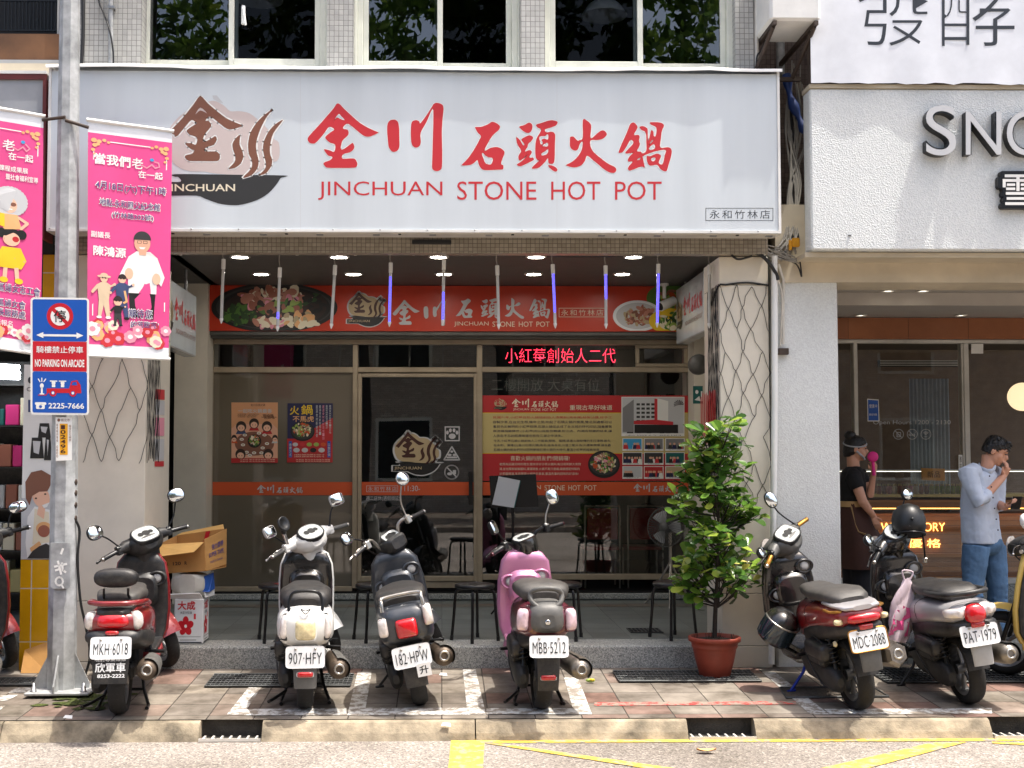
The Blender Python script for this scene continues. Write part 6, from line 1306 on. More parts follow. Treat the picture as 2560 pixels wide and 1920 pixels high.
def art2(m, f):
    m.mat('p_white'); rect(m, f, 52, 17, 148, 19.5); rect(m, f, 12, 45, 14.5, 450); rect(m, f, 186, 45, 188.5, 430); corner(m, f, 14, 18, 1, 1); corner(m, f, 186, 18, -1, 1)
    def tx(s_, a, b, c, d, bold=.03): m.mat('p_white'); text(m, f, s_, a-1.5, b-1.5, c+1.5, d+1.5, .003, .045); m.mat('p_purple'); text(m, f, s_, a, b, c, d, .0045, .006)
    m.mat('p_white'); text(m, f, '當我們', 15, 44, 92, 70, .003, .05); text(m, f, '老', 104, 44, 132, 70, .003, .03); m.mat('p_rose'); stroke(m, f, [(128, 60), (140, 66), (152, 56), (160, 66), (168, 58), (158, 48)], 3, .003); m.mat('p_cyan'); oval(m, f, 152, 44, 5, 4, .003)
    m.mat('p_white'); text(m, f, '在一起', 118, 74, 176, 92, .003, .04); text(m, f, '婦女大學課程成果展', 40, 108, 164, 122, .003, .03); text(m, f, '暨社會福利宣導', 112, 128, 188, 142, .003, .03)
    # a grey curly haired figure in sunglasses above a small one in a yellow dress
    m.mat('p_lgrey')
    for k in range(26): a = 2*pi*k/26; oval(m, f, 122+34*cos(a), 196+30*sin(a), 9, 8, .003, 8)
    oval(m, f, 122, 194, 34, 30, .0032); m.mat('p_skin'); oval(m, f, 122, 206, 17, 19, .0036); m.mat('p_brown'); oval(m, f, 115, 203, 7, 5, .004); oval(m, f, 130, 203, 7, 5, .004); m.mat('p_white'); rect(m, f, 116, 214, 128, 217, .004)
    m.mat('p_yellow'); poly(m, f, [(96, 228), (110, 228), (112, 262), (92, 258)], .0036); m.mat('p_gold'); poly(m, f, [(108, 228), (140, 228), (150, 262), (106, 268)], .0034); m.mat('p_skin'); stroke(m, f, [(142, 234), (164, 246), (148, 262)], 7, .0036)
    m.mat('p_black'); oval(m, f, 102, 276, 12, 12, .0042); oval(m, f, 150, 276, 12, 12, .0042); oval(m, f, 126, 278, 22, 15, .0042); m.mat('p_skin'); oval(m, f, 126, 290, 20, 17, .0044); m.mat('p_crimson'); oval(m, f, 116, 289, 8, 7, .0046); oval(m, f, 136, 289, 8, 7, .0046)
    m.mat('p_yellow'); poly(m, f, [(104, 310), (148, 310), (162, 340), (150, 362), (98, 362), (88, 340)], .0044); m.mat('p_gold'); stroke(m, f, [(92, 336), (112, 342), (134, 336), (158, 342)], 4, .0046); m.mat('p_skin'); stroke(m, f, [(112, 362), (110, 386)], 10, .0043); stroke(m, f, [(138, 362), (140, 386)], 10, .0043); m.mat('p_yellow'); oval(m, f, 108, 392, 10, 7, .0045); oval(m, f, 144, 392, 10, 7, .0045)
    tx('永和區婦女志工會', 60, 402, 196, 421, .01); tx('永和區婦女會', 60, 440, 160, 458, .01); tx('副議長服務處', 60, 464, 160, 482, .01); m.mat('p_white'); text(m, f, '電話報名', 72, 492, 130, 506, .003, .01); text(m, f, '2929-3725', 70, 513, 150, 526, .003, .01); flowers(m, f, 60, 195, 505, 528, 12, 9)
street_banner('pink event banner cut off by the left picture edge', q2, 200, 535, art2, [V((xp, YP-rp, Z(304, YP))), at(106, 300, Y=8.70)])

# ---------------------------------------------------------------- light tubes, conduit, cables, nets
mat('tube_clear', (206, 208, 206), .15, dirt=.08, coat=.6)
t = thing('conduit', 'white conduit pipe under the arcade beam carrying the light tubes', 'pipe', at(1000, 633, Y=9.7))
m = MB('conduit'); m.tube([at(388, 630, Y=9.72), at(1100, 632, Y=9.72), at(1798, 635, Y=9.72)], .014, 8); put(m, 'pipe', t)
for px in range(450, 1790, 146):
    m = MB('conduit'); c = at(px, 632, Y=9.72); m.box(c.x-.012, c.x+.012, 9.69, 9.75, c.z-.018, c.z+.03, .003); put(m, 'clip', t)
tubes = [(559, 648, 553, 809, None), (700, 669, 693.7, 829, (.70, .80)), (838, 663, 828, 822, None), (977, 657, 973.4, 817, (.22, .92)), (1110, 649, 1107, 812, (.50, .92)), (1243, 663.6, 1247, 823.5, None), (1381.7, 661, 1388.4, 821, (.15, .75)), (1514, 664, 1515, 822, (.14, .53)), (1646, 660, 1642.6, 819, (.16, .92)), (1774, 662, 1773, 821, None)]
names = ['first', 'second', 'third', 'fourth', 'fifth', 'sixth', 'seventh', 'eighth', 'ninth', 'tenth']
for i, (a, b, c, d, lit) in enumerate(tubes):
    p, q = at(a, b, Y=9.72), at(c, d, Y=9.72)
    t = thing('light_tube', 'hanging clear light tube, %s from the left, %s' % (names[i], 'glowing blue' if lit else 'unlit'), 'light tube', p, 'light tubes hanging under the arcade beam')
    m = MB('tube_clear'); m.tube([p.lerp(q, .12), p.lerp(q, .94)], .0125, 10); put(m, 'tube', t)
    m = MB('white_paint'); m.tube([p, p.lerp(q, .155)], .0165, 10); m.tube([p.lerp(q, .92), p.lerp(q, .94), q], [.0145, .0145, .003], 10); put(m, 'cap', t)
    m = MB('cable_grey'); m.tube([p, V((p.x-.008, 9.72, (p.z+Z(634, 9.72))/2)), V((p.x-.004, 9.72, Z(634, 9.72)))], .004, 6); put(m, 'cord', t)
    if lit:
        m = MB('neon_blue'); n_ = int((lit[1]-lit[0])*44)
        for k in range(n_): w_ = p.lerp(q, lit[0]+(lit[1]-lit[0])*(k+.5)/n_); m.box(w_.x-.008, w_.x+.008, 9.7045, 9.708, w_.z-.0045, w_.z+.0045)
        put(m, 'glowing_diodes', t)
m = MB('cable'); random.seed(21)
def wire(mb, pts, r, k=6): mb.tube(smooth_pts(pts, k), r, 6)
P = lambda x, y, Y=9.6: at(x, y, Y=Y)
wire(m, [P(470, 620), P(620, 628), P(760, 631), P(900, 618), P(1040, 608), P(1110, 606)], .009); wire(m, [P(1110, 606), P(1200, 616), P(1330, 634), P(1450, 640), P(1580, 630), P(1720, 612), P(1815, 605)], .010); wire(m, [P(480, 628), P(700, 632), P(860, 622), P(1060, 610)], .006)
wire(m, [P(1300, 632), P(1480, 641), P(1640, 634), P(1800, 617)], .006); wire(m, [P(1800, 617, 9.45), P(1850, 622, 9.42), P(1905, 640, 9.42), P(1938, 680, 9.42), P(1945, 700, 9.42)], .014); wire(m, [P(1822, 628, 9.45), P(1835, 643, 9.42), P(1850, 648, 9.42), P(1880, 640, 9.42)], .009)
m.box(P(1033, 0).x, P(1128, 0).x, 9.36, 9.4, Z(612, 9.4), Z(602, 9.4), .004)
tag(m.build('overhead_cable'), 'black cables sagging along the tiled beam under the main sign', 'cable')
m = MB('cable_grey'); random.seed(8)
for k in range(16):
    x0 = random.uniform(1968, 2008); y0 = random.uniform(150, 260); wire(m, [P(x0, y0, 9.6+random.uniform(-.1, .2)), P(x0+random.uniform(-14, 22), 330, 9.6), P(1985+random.uniform(-14, 20), 460, 9.55), P(1972+random.uniform(-8, 26), 580, 9.5), P(1950+random.uniform(-30, 40), 640+random.uniform(-12, 20), 9.45)], random.choice((.004, .006, .008)))
for k in range(9): wire(m, [P(1815+random.uniform(-8, 8), 622+random.uniform(-8, 8), 9.44), P(1880, 618+random.uniform(-10, 14), 9.44), P(1940, 630+random.uniform(-14, 18), 9.44), P(1990+random.uniform(-10, 12), 640+random.uniform(-14, 20), 9.44)], .005)
m.mat('cable')
for k in range(7): wire(m, [P(1970+k*5, 240+k*12, 9.62), P(1978+random.uniform(-8, 14), 420, 9.58), P(1974+random.uniform(-6, 22), 600, 9.5)], .009)
wire(m, [P(1916, 10, 9.4), P(1910, 110, 9.4), P(1893, 140, 9.4), P(1891, 180, 9.4)], .007); wire(m, [P(1940, 640, 9.45), P(1990, 660, 9.45), P(2004, 692, 9.45), P(1998, 640, 9.45)], .006)
tag(m.build('cable_bundle'), 'tangle of grey and black cables in the gap between the two buildings', 'cable')
m = MB('blue_wrap'); m.tube(smooth_pts([P(1966, 185, 9.5), P(1975, 240, 9.5), P(1995, 290, 9.48), P(2014, 330, 9.46)], 4), [.03+.012*sin(k*1.3) for k in range(13)], 10); tag(m.build('blue_wrapping'), 'blue plastic wrapping round cables in the gap between buildings', 'wrapping')
m = MB('yellow_tape'); c = P(1990, 606, 9.43); m.box(c.x-.03, c.x+.03, 9.42, 9.45, c.z-.035, c.z+.035, .008); m.box(c.x-.055, c.x-.03, 9.43, 9.44, c.z-.06, c.z+.02, .004); tag(m.build('cable_clip'), 'orange clip on the cables below the gap', 'clip')
m = MB('white_paint')
m.tube([P(1936, 640, 9.44), P(1937, 1000, 9.44), P(1929, 1660, 9.44)], .024, 10); tag(m.build('downpipe'), 'white downpipe between the cream pillar and the white pillar', 'pipe')
m = MB('conduit'); m.tube([P(1946, 660, 9.46), P(1958, 700, 9.49), P(1958, 860, 9.49)], .012, 8); wire(m, [P(1945, 700, 9.44), P(1955, 740, 9.47), P(1953, 820, 9.49), P(1951, 865, 9.49)], .007); c = P(1957, 879, 9.5); m.mat('bracket').box(c.x-.04, c.x+.04, 9.47, 9.515, c.z-.025, c.z+.025, .004); tag(m.build('wiring_box'), 'small wiring box with a conduit on the white pillar', 'wiring box')
t = thing('wall_pipe', 'pale drain pipes in the gap beside the upper right window', 'pipe', P(1950, 180, 9.9))
m = MB('galv'); m.tube([P(1951, 190, 10.0), P(1951, -200, 10.0)], .035, 10); m.mat('conduit').tube([P(1891, 178, 9.42), P(1889, -200, 9.42)], .02, 10); put(m, 'pipe', t)
t = thing('left_wall_pipe', 'grey drain pipe on the tiled wall at upper left', 'pipe', P(278, 160, 9.36)); t.name = 'wall_pipe'
m = MB('galv'); m.tube([P(277, 168, 9.37), P(277, -200, 9.37)], .018, 10); m.mat('steel').box(P(272, 0, 9.37).x, P(288, 0, 9.37).x, 9.345, 9.4, Z(28, 9.37), Z(22, 9.37)); put(m, 'pipe', t)
m = MB('cable'); wire(m, [P(246, -60, 9.38), P(247, 0, 9.38), P(262, 40, 9.37), P(275, 80, 9.34), P(283, 130, 9.34), P(283, 168, 9.34)], .007); wire(m, [P(206, -60, 9.38), P(208, 60, 9.38), P(206, 120, 9.38), P(203, 168, 9.38)], .014); tag(m.build('wall_cable'), 'black cables running down the tiled wall at upper left', 'cable')
t = thing('air_conditioner', 'cream air conditioner box on a rusty bracket at the top right', 'air conditioner', P(1985, 40, 9.2))
x0, x1 = X(1930, 9.1), X(2058, 9.1); m = MB('sign_edge'); m.box(x0, x1, 9.0, 9.5, Z(45, 9.0), Z(-180, 9.0), .02); put(m, 'casing', t)
m = MB('bracket'); zz = Z(45, 9.0)-.002
for x in (x0+.02, x1-.05): m.box(x, x+.03, 9.0, 10.1, zz-.03, zz); m.tube([(x+.015, 9.05, zz-.03), (x+.015-.06, 9.45, zz-.3)], .016, 6)
m.box(x0-.06, x1-.03, 9.43, 9.46, zz-.32, zz-.29); put(m, 'bracket', t)
def net(label, xf0, xf1, y0, depth, side, z0, z1, seed, dens, ds=.15, dzz=.19):
    """string light net wrapped from the pillar front round its inner corner"""
    r = random.Random(seed); W = xf1-xf0; m = MB('cable'); rows = int((z0-z1)/dzz)
    def pos(s, z):
        if side > 0: return V((xf0+s, y0-.008, z)) if s < W else V((xf1+.008, y0+(s-W)*depth, z))
        return V((xf1-s, y0-.008, z)) if s < W else V((xf0-.008, y0+(s-W)*depth, z))
    pts = {}; n = int(W/ds)+1+int(.5/(ds*.4))
    for j in range(rows+1):
        for i in range(n):
            s = (i+(j % 2)*.5)*ds
            if s > W: s = W+(s-W)*.4
            pts[i, j] = (s+r.uniform(-.016, .016), z0-j*dzz+r.uniform(-.02, .02))
    for (i, j), (s, z) in pts.items():
        for i2 in ((i, i-1) if j % 2 == 0 else (i, i+1)):
            if (i2, j+1) in pts and r.random() < dens:
                s2, z2 = pts[i2, j+1]; mid = ((s+s2)/2+r.uniform(-.015, .015), (z+z2)/2+r.uniform(-.01, .01))
                q = [pos(s, z), pos(s+(s2-s)*.2, z+(z2-z)*.12-.004), pos(*mid), pos(s2-(s2-s)*.2, z2-(z2-z)*.12), pos(s2, z2)]
                m.tube(q, .0023, 4, caps=False)
    m.tube(smooth_pts([pos(s, z0+.02*sin(s*9)) for s in [W*k/8 for k in range(9)]]+[pos(W+.3, z0-.12)], 3), .008, 5)
    return tag(m.build('light_net'), label, 'light net', 'string light nets on the arcade pillars')
net('black wire light net on the left cream pillar', xa+.12, xb, 9.5, .86, 1, 2.9, Z(1165, 9.5), 2, .93)
net('black wire light net on the right cream pillar above the plant', xc, xd, 9.5, .9, -1, Z(712, 9.5), Z(1290, 9.5), 6, .95, .13, .17)

# ---------------------------------------------------------------- things in the arcade
def stool(px, Y, rot, label, red=False):
    c = V((X(px, Y), Y, ZF+.002)); t = thing('stool', label, 'stool', c, 'black metal stools in the arcade')
    m = MB('black_plastic'); m.lathe([(.001, .405), (.14, .405), (.156, .412), (.160, .425), (.156, .438), (.135, .444), (.05, .440), (.001, .440)], c, n=36); put(m, 'seat', t)
    if red: m = MB('p_red'); m.add([c+V((.03*cos(a), -.05+.02*sin(a), .4455)) for a in [2*pi*k/10 for k in range(10)]], [tuple(range(10))]); put(m, 'seat_mark', t)
    for k in range(4):
        a = rot+pi/2*k; d = V((cos(a), sin(a), 0)); m = MB('black_metal'); m.tube(smooth_pts([c+d*.05+V((0, 0, .40)), c+d*.12+V((0, 0, .395)), c+d*.152+V((0, 0, .36)), c+d*.165+V((0, 0, .2)), c+d*.182+V((0, 0, .03))], 4), .0115, 10); lg = put(m, 'leg', t)
        m = MB('black_plastic'); m.tube([c+d*.182+V((0, 0, .035)), c+d*.184], .0145, 10); o = put(m, 'foot_cap', t); o.parent = lg
stool(699, 9.80, R(62), 'black stool with a red mark, behind the white scooter', True); stool(940, 9.80, R(70), 'black stool behind the slate scooter'); stool(1187, 9.78, R(82), 'black stool between slate and pink scooters'); stool(1404, 9.86, R(30), 'black stool right behind the pink scooter'); stool(1679, 9.9, R(75), 'black stool left of the potted tree')
t = thing('music_stand', 'black music stand holding a pale menu sheet', 'music stand', (X(1283, 11.2), 11.2, ZF)); f = fac(11.2); g = crop(f, 1160, 940, 3.253)
m = MB('black_metal'); m.prism([g(205, 812), g(585, 798), g(605, 1062), g(222, 1072)], (0, .012, .0)); put(m, 'desk', t)
m = MB('p_lgrey'); m.prism([g(282, 815, .006), g(458, 850, .02), g(408, 1072, .02), g(228, 1045, .006)], (0, .004, 0)); m.mat('p_teal').tube([g(458, 850, .021), g(408, 1072, .021)], .004, 4); put(m, 'menu_sheet', t)
m = MB('black_metal'); m.cyl(g(398, 1065, -.02), (X(1283, 11.2), 11.22, ZF+.15), .014); m.cyl((X(1283, 11.2), 11.22, .75), (X(1283, 11.2), 11.22, .85), .022)
for a in (.4, 2.5, 4.6): m.tube([(X(1283, 11.2), 11.22, ZF+.28), (X(1283, 11.2)+.24*cos(a), 11.22+.24*sin(a), ZF+.012)], .009, 6)
put(m, 'stand_leg', t)
t = thing('pedestal_fan', 'grey pedestal fan on splayed legs in front of the right pane', 'fan', (X(1672, 12.2), 12.2, ZF)); c = V((X(1661, 12.1), 12.05, Z(1317, 12.1)))
m = MB('plastic_grey'); ax = V((-.55, -.8, .1)).normalized(); q = ax.to_track_quat('Z', 'Y')
for k in range(44):
    a = 2*pi*k/44; m.tube([c+q @ V((.03*cos(a), .03*sin(a), .06)), c+q @ V((.12*cos(a), .12*sin(a), .055)), c+q @ V((.185*cos(a), .185*sin(a), .02)), c+q @ V((.19*cos(a), .19*sin(a), -.01)), c+q @ V((.15*cos(a), .15*sin(a), -.06))], .0022, 4, caps=False)
m.tube([c+q @ V((.19*cos(a), .19*sin(a), .0)) for a in [2*pi*k/36 for k in range(36)]], .006, 6, closed=True); m.lathe([(.001, .065), (.04, .064), (.045, .055)], c, ax, 16); put(m, 'cage', t)
m = MB('plastic_light')
for k in range(3): a = 2*pi*k/3; m.grid([[c+q @ V((r_*cos(a+da), r_*sin(a+da), .012*math.copysign(1, da)*.9)) for da in (-.5, -.2, .2, .5)] for r_ in (.03, .09, .16)])
put(m, 'blade', t)
m = MB('black_plastic'); m.tube([c-ax*.02, c-ax*.20], [.06, .05], 14); put(m, 'motor', t)
m = MB('chrome_dull'); b = c-ax*.1; m.cyl((b.x, b.y, b.z), (b.x, b.y, ZF+.3), .016)
for a in (.5, 2.6, 4.5): m.tube(smooth_pts([(b.x, b.y, ZF+.42), (b.x+.07*cos(a), b.y+.07*sin(a), ZF+.3), (b.x+.24*cos(a), b.y+.24*sin(a), ZF+.03), (b.x+.28*cos(a), b.y+.28*sin(a), ZF+.01)], 4), .011, 6)
put(m, 'stand', t)
# dining chairs seen through the pane
for px, lab in ((1505, 'red backed steel chair inside, left of two behind the pane'), (1612, 'red backed steel chair inside, right of two behind the pane')):
    Y = 13.6; x = X(px, Y); t = thing('dining_chair', lab, 'chair', (x, Y, .36), 'chairs behind the right pane'); hw = .19
    m = MB('red_chair'); m.box(x-hw+.02, x+hw-.02, Y-.012, Y+.012, .90, 1.24, .01); put(m, 'backrest', t)
    m = MB('red_chair'); m.box(x-hw, x+hw, Y+.03, Y+.4, .78, .82, .01); put(m, 'seat', t)
    m = MB('chrome_dull'); m.tube(smooth_pts([(x-hw, Y, .37), (x-hw, Y, .8), (x-hw, Y, 1.22), (x-hw+.04, Y, 1.26), (x+hw-.04, Y, 1.26), (x+hw, Y, 1.22), (x+hw, Y, .8), (x+hw, Y, .37)], 4), .011, 8)
    for s in (-1, 1): m.cyl((x+s*hw, Y+.38, .37), (x+s*hw, Y+.38, .79), .011)
    put(m, 'frame', t)
# cardboard, tin and jug by the left pillar
mat('cardboard', (196, 146, 84), .8, dirt=.08, ds=5, bump=(60, .15)); mat('cardboard_in', (222, 176, 104), .8, dirt=.06); mat('jug', (196, 194, 184), .4, dirt=.08)
mat('tin_white', (224, 226, 226), .35, dirt=.04); mat('carton_blue', (30, 84, 168), .5, dirt=.06)
Yt = 9.62; x0, x1 = X(440, Yt), X(512, Yt); t = thing('oil_tin', 'white square oil tin printed with a red flower', 'tin', ((x0+x1)/2, Yt, ZF)); zt0, zt1 = ZF+.004, ZF+.345
m = MB('tin_white'); m.box(x0, x1, Yt, Yt+.23, zt0, zt1, .006); put(m, 'body', t)
for f in (quadmap((x0, Yt, zt1), (x1, Yt, zt1), (x1, Yt, zt0), (x0, Yt, zt0), 195, 245), None):
    if f is None:
        f0 = quadmap((x1, Yt, zt1), (x1, Yt+.23, zt1), (x1, Yt+.23, zt0), (x1, Yt, zt0), 195, 245); f = lambda u, v, n=0: f0(u, v, 0)+V((n, 0, 0))
    m = MB('p_red'); text(m, f, '大成', 24, 12, 140, 58, .002, .06); m.mat('p_ink'); text(m, f, '大豆沙拉油', 40, 66, 118, 82, .002, .01); m.mat('p_signred')
    for k in range(5): a = -pi/2+2*pi*k/5; oval(m, f, 78+31*cos(a), 148+31*sin(a), 24, 20, .002, 16, a)
    m.mat('p_white'); oval(m, f, 78, 148, 9, 9, .003); m.mat('p_red'); rect(m, f, 132, 80, 146, 110, .002); m.mat('p_ink'); rect(m, f, 14, 205, 180, 207, .002); rect(m, f, 40, 222, 150, 225, .002); rect(m, f, 8, 234, 186, 240, .002); put(m, 'print', t)
t = thing('plastic_jug', 'pale plastic jug lying on top of the oil tin', 'jug', ((x0+x1)/2, Yt+.1, zt1))
m = MB('jug'); m.loft([se(y, zt1+.115, hw, .075, .075, 3.5, x0+.10) for y, hw in ((Yt-.02, .06), (Yt-.01, .125), (Yt+.2, .13), (Yt+.22, .09))]); put(m, 'body', t)
t = thing('crushed_carton', 'crushed blue and white carton on top of the oil tin', 'carton', ((x0+x1)/2, Yt, zt1)); m = MB('tin_white'); a = V((x1+.01, Yt+.03, zt1+.006))
m.prism([a, a+V((.035, .2, 0)), a+V((.02, .21, .19)), a+V((-.03, .02, .14))], (-.006, .002, 0)); m.prism([V((x0-.06, Yt-.03, zt1+.006)), V((x1, Yt-.02, zt1+.006)), V((x1-.02, Yt-.05, zt1+.05)), V((x0-.05, Yt-.06, zt1+.04))], (0, .004, .004))
m.mat('carton_blue').prism([a+V((-.05, -.03, .055)), a+V((.02, .03, .04)), a+V((.032, .20, .05)), a+V((.02, .205, .175)), a+V((-.01, .0, .165))], (.004, -.004, 0)); m.mat('p_white'); put(m, 'board', t)
t = thing('cardboard_box', 'open brown cardboard box balanced on top of the oil tin', 'box', (x0, Yt+.1, zt1+.2)); rz = Matrix.Rotation(R(-14), 3, 'Z') @ Matrix.Rotation(R(-4), 3, 'Y'); bc = V((X(478, 9.75), 9.82, zt1+.205))
Wb, Db, Hb = .205, .19, .30; L_ = lambda x, y, z: bc+rz @ V((x, y, z)); th = .004
def board(pts, nm, inner=True):
    pts = [V(p) for p in pts]; n = (pts[1]-pts[0]).cross(pts[2]-pts[0]).normalized()*th; m = MB('cardboard'); m.prism(pts, n); put(m, nm, t)
board([L_(-Wb, -Db, 0), L_(Wb, -Db, 0), L_(Wb, -Db, Hb*.72), L_(-Wb, -Db, Hb*.72)], 'side_panel'); board([L_(Wb, -Db, 0), L_(Wb, Db, .02), L_(Wb+.02, Db, Hb), L_(Wb, -Db, Hb*.8)], 'side_panel'); board([L_(Wb, Db, 0), L_(-Wb, Db, 0), L_(-Wb, Db, Hb*.9), L_(Wb, Db, Hb)], 'side_panel'); board([L_(-Wb, Db, 0), L_(-Wb, -Db, 0), L_(-Wb, -Db, Hb*.7), L_(-Wb, Db, Hb*.9)], 'side_panel')
board([L_(-Wb, -Db, 0), L_(-Wb, Db, 0), L_(Wb, Db, 0), L_(Wb, -Db, 0)], 'base_panel')
m = MB('cardboard_in'); fl = [L_(-Wb, -Db-.001, Hb*.72), L_(Wb, -Db-.001, Hb*.72), L_(Wb-.03, -Db-.13, Hb*.50), L_(-Wb, -Db-.12, Hb*.42)]; m.prism(fl, V((0, -.003, .004))); put(m, 'flap', t)
m = MB('cardboard_in'); m.prism([L_(-Wb, Db, Hb*.9), L_(Wb, Db, Hb), L_(Wb-.05, Db+.1, Hb+.03), L_(-Wb, Db+.1, Hb*.95)], V((0, .002, .004))); put(m, 'flap', t)
m = MB('p_signred'); m.prism([L_(.02, Db-.006, Hb*.62), L_(.05, Db-.006, Hb*.62), L_(.09, Db-.006, Hb*.97), L_(.05, Db-.006, Hb*.96)], V((0, -.001, 0))); put(m, 'tape', t)
f0 = quadmap(L_(-Wb, -Db, Hb*.72), L_(Wb, -Db, Hb*.72), L_(Wb, -Db, 0), L_(-Wb, -Db, 0), 400, 220); nn = rz @ V((0, -1, 0)); f = lambda u, v, n=0: f0(u, v, 0)+nn*(n+.001)
m = MB('p_hair'); text(m, f, '數量:', 40, 140, 110, 165, .004); text(m, f, '120', 140, 138, 205, 165, .004, .02); text(m, f, 'R', 235, 138, 255, 165, .004, .02)
f1 = quadmap(L_(Wb, -Db, Hb*.8), L_(Wb+.02, Db, Hb), L_(Wb, Db, .02), L_(Wb, -Db, 0), 400, 300); n1 = rz @ V((1, 0, 0)); f = lambda u, v, n=0: f1(u, v, 0)+n1*(n+.002)
m.mat('p_purple'); text(m, f, 'SUPER TAPE', 60, 150, 340, 190, .004, .02); text(m, f, '強力膠帶', 120, 80, 330, 130, .004, .03); text(m, f, 'MADE IN TAIWAN', 80, 225, 320, 245, .004); put(m, 'lettering', t)
m = MB('cardboard'); c = at(84, 1690); m.prism([V((X(54, 9.3), 9.36, pave(9.36)+.003)), V((X(122, 9.3), 9.36, pave(9.36)+.003)), V((X(124, 9.3), 9.44, pave(9.4)+.19)), V((X(108, 9.3), 9.44, pave(9.4)+.215)), V((X(54, 9.3), 9.44, pave(9.4)+.16))], (0, .012, 0)); tag(m.build('cardboard_sheet'), 'torn brown cardboard leaning on the yellow tiled pillar', 'cardboard')
# meter, green sign and papers on the side wall right of the shopfront
m = MB('plastic_grey'); c = at(1745, 912, Y=11.9); m.lathe([(.10, 0), (.10, -.05), (.085, -.09), (.001, -.1)], c, (0, 1, 0), 20); tag(m.build('electric_meter'), 'round grey electric meter beside the right end of the glass front', 'meter')
t = thing('exit_sign', 'small green sign with white marks beside the glass front', 'sign', at(1752, 1009, Y=11.9)); f = fac(11.9); m = MB('p_teal'); m.prism([f(1733, 965), f(1757, 965), f(1757, 1009), f(1733, 1009)], (0, .01, 0)); m.mat('p_white'); oval(m, f, 1742, 980, 4, 5, .003); poly(m, f, [(1736, 1000), (1748, 990), (1752, 1003)], .003); rect(m, f, 1752, 978, 1756, 1003, .003); put(m, 'panel', t)
m = MB('p_crimson'); random.seed(4); f = fac(10.02)
for i in range(9): u = 1771+i*3.4; m.quad(*[V((xc-.012-.004*i, 9.62+.045*i+dy, Z(980+random.uniform(-8, 8) if k < 2 else 1100+random.uniform(-14, 14), 9.7))) for k, dy in enumerate((0, .04, .04, 0))])
tag(m.build('red_paper_strips'), 'red paper strips hanging behind the net on the right pillar side', 'paper')
for i, (a, b, cc) in enumerate(((975, 1000, 'p_red'), (1003, 1038, 'p_lgrey'), (1045, 1090, 'p_rose'), (1098, 1150, 'p_lgrey'), (1153, 1166, 'p_red'))):
    m = MB(cc); x = xb+.004; m.quad((x, 9.80, Z(a, 9.9)), (x, 10.12, Z(a, 10.1)), (x, 10.12, Z(b, 10.1)), (x, 9.80, Z(b, 9.9))); tag(m.build('notice_paper'), ['red paper notice at the top on the inner side of the left pillar', 'grey paper notice second from top on the inner side of the left pillar', 'pink paper notice in the middle on the inner side of the left pillar', 'tall grey paper notice low on the inner side of the left pillar', 'red paper notice at the bottom on the inner side of the left pillar'][i], 'notice', 'papers behind the left light net')
# ---------------------------------------------------------------- left shop: pillar poster, tube lights, shelves
f = fac(9.48); t = thing('pillar_poster', 'tall poster of a smiling woman on the white pillar panel', 'poster', f(90, 1398)); g = crop(f, 0, 800, 1.728)
m = MB('p_lgrey'); rect(m, g, 92, 770, 228, 1033, .001); put(m, 'sheet', t)
m = MB('p_white'); poly(m, g, [(120, 850), (150, 805), (215, 820), (226, 1030), (118, 1030), (110, 960)], .002); m.mat('p_cream'); poly(m, g, [(150, 815), (212, 830), (216, 960), (140, 970)], .0024)
m.mat('p_skin'); poly(m, g, [(168, 800), (196, 815), (190, 860), (160, 840)], .0028); oval(m, g, 178, 765, 36, 48, .003, 28, -.35); m.mat('p_brown'); poly(m, g, [(112, 770), (110, 700), (135, 658), (180, 648), (222, 672), (226, 700), (205, 740), (170, 742), (140, 760), (128, 800)], .0034)
m.mat('p_hair'); oval(m, g, 156, 770, 5, 3.5, .004); oval(m, g, 196, 752, 5, 3.5, .004); m.mat('p_white'); poly(m, g, [(182, 800), (214, 788), (204, 808), (190, 812)], .004)
m.mat('p_gold'); oval(m, g, 190, 900, 34, 28, .0036); m.mat('p_meat2'); oval(m, g, 190, 912, 26, 26, .004); m.mat('p_char'); poly(m, g, [(118, 1030), (150, 985), (200, 965), (226, 980), (226, 1030)], .0042); m.mat('p_gold'); poly(m, g, [(130, 985), (170, 955), (180, 970), (135, 1002)], .0044)
for a, b, c, d in ((164, 446, 220, 508), (130, 508, 190, 598), (190, 502, 226, 606)): m.mat('p_black'); poly(m, g, [(a+8, b), (c-8, b), (c, d), (a, d)], .002); m.mat('p_lgrey'); poly(m, g, [(a+12, b+14), (c-14, b+16), (c-22, d-18), (a+16, d-26)], .0024)
m.mat('p_ink'); text(m, g, 'CI', 116, 290, 140, 308, .002); oval(m, g, 130, 260, 9, 14, .002); m.mat('p_bsuit'); rect(m, g, 122, 345, 140, 398, .002); put(m, 'print', t)
for i, (py, sl) in enumerate(((915, .06), (944, .0), (930, .03))):
    m = MB('tube_on'); m.tube([at(-160, py-8, Y=10.6+i*.5), at(48, py-(0 if sl == 0 else -3), Y=10.6+i*.3)], .02, 8); tag(m.build('tube_lamp'), ['lit fluorescent tube nearest the street in the left shop', 'lit fluorescent tube lowest in the left shop', 'lit fluorescent tube in the middle of the left shop'][i], 'lamp', 'fluorescent tubes in the left shop')
t = thing('shop_shelf', 'shelf rack of colourful packets inside the left shop', 'shelf', (X(10, 11.4), 11.4, .3)); m = MB('plastic_dark'); xs0, xs1 = X(-150, 11.4), X(110, 11.4)
for k in range(6): m.box(xs0, xs1, 11.4, 11.8, .55+k*.38, .565+k*.38)
m.box(xs0, xs1, 11.81, 11.83, .3, 2.7); put(m, 'rack', t); random.seed(14)
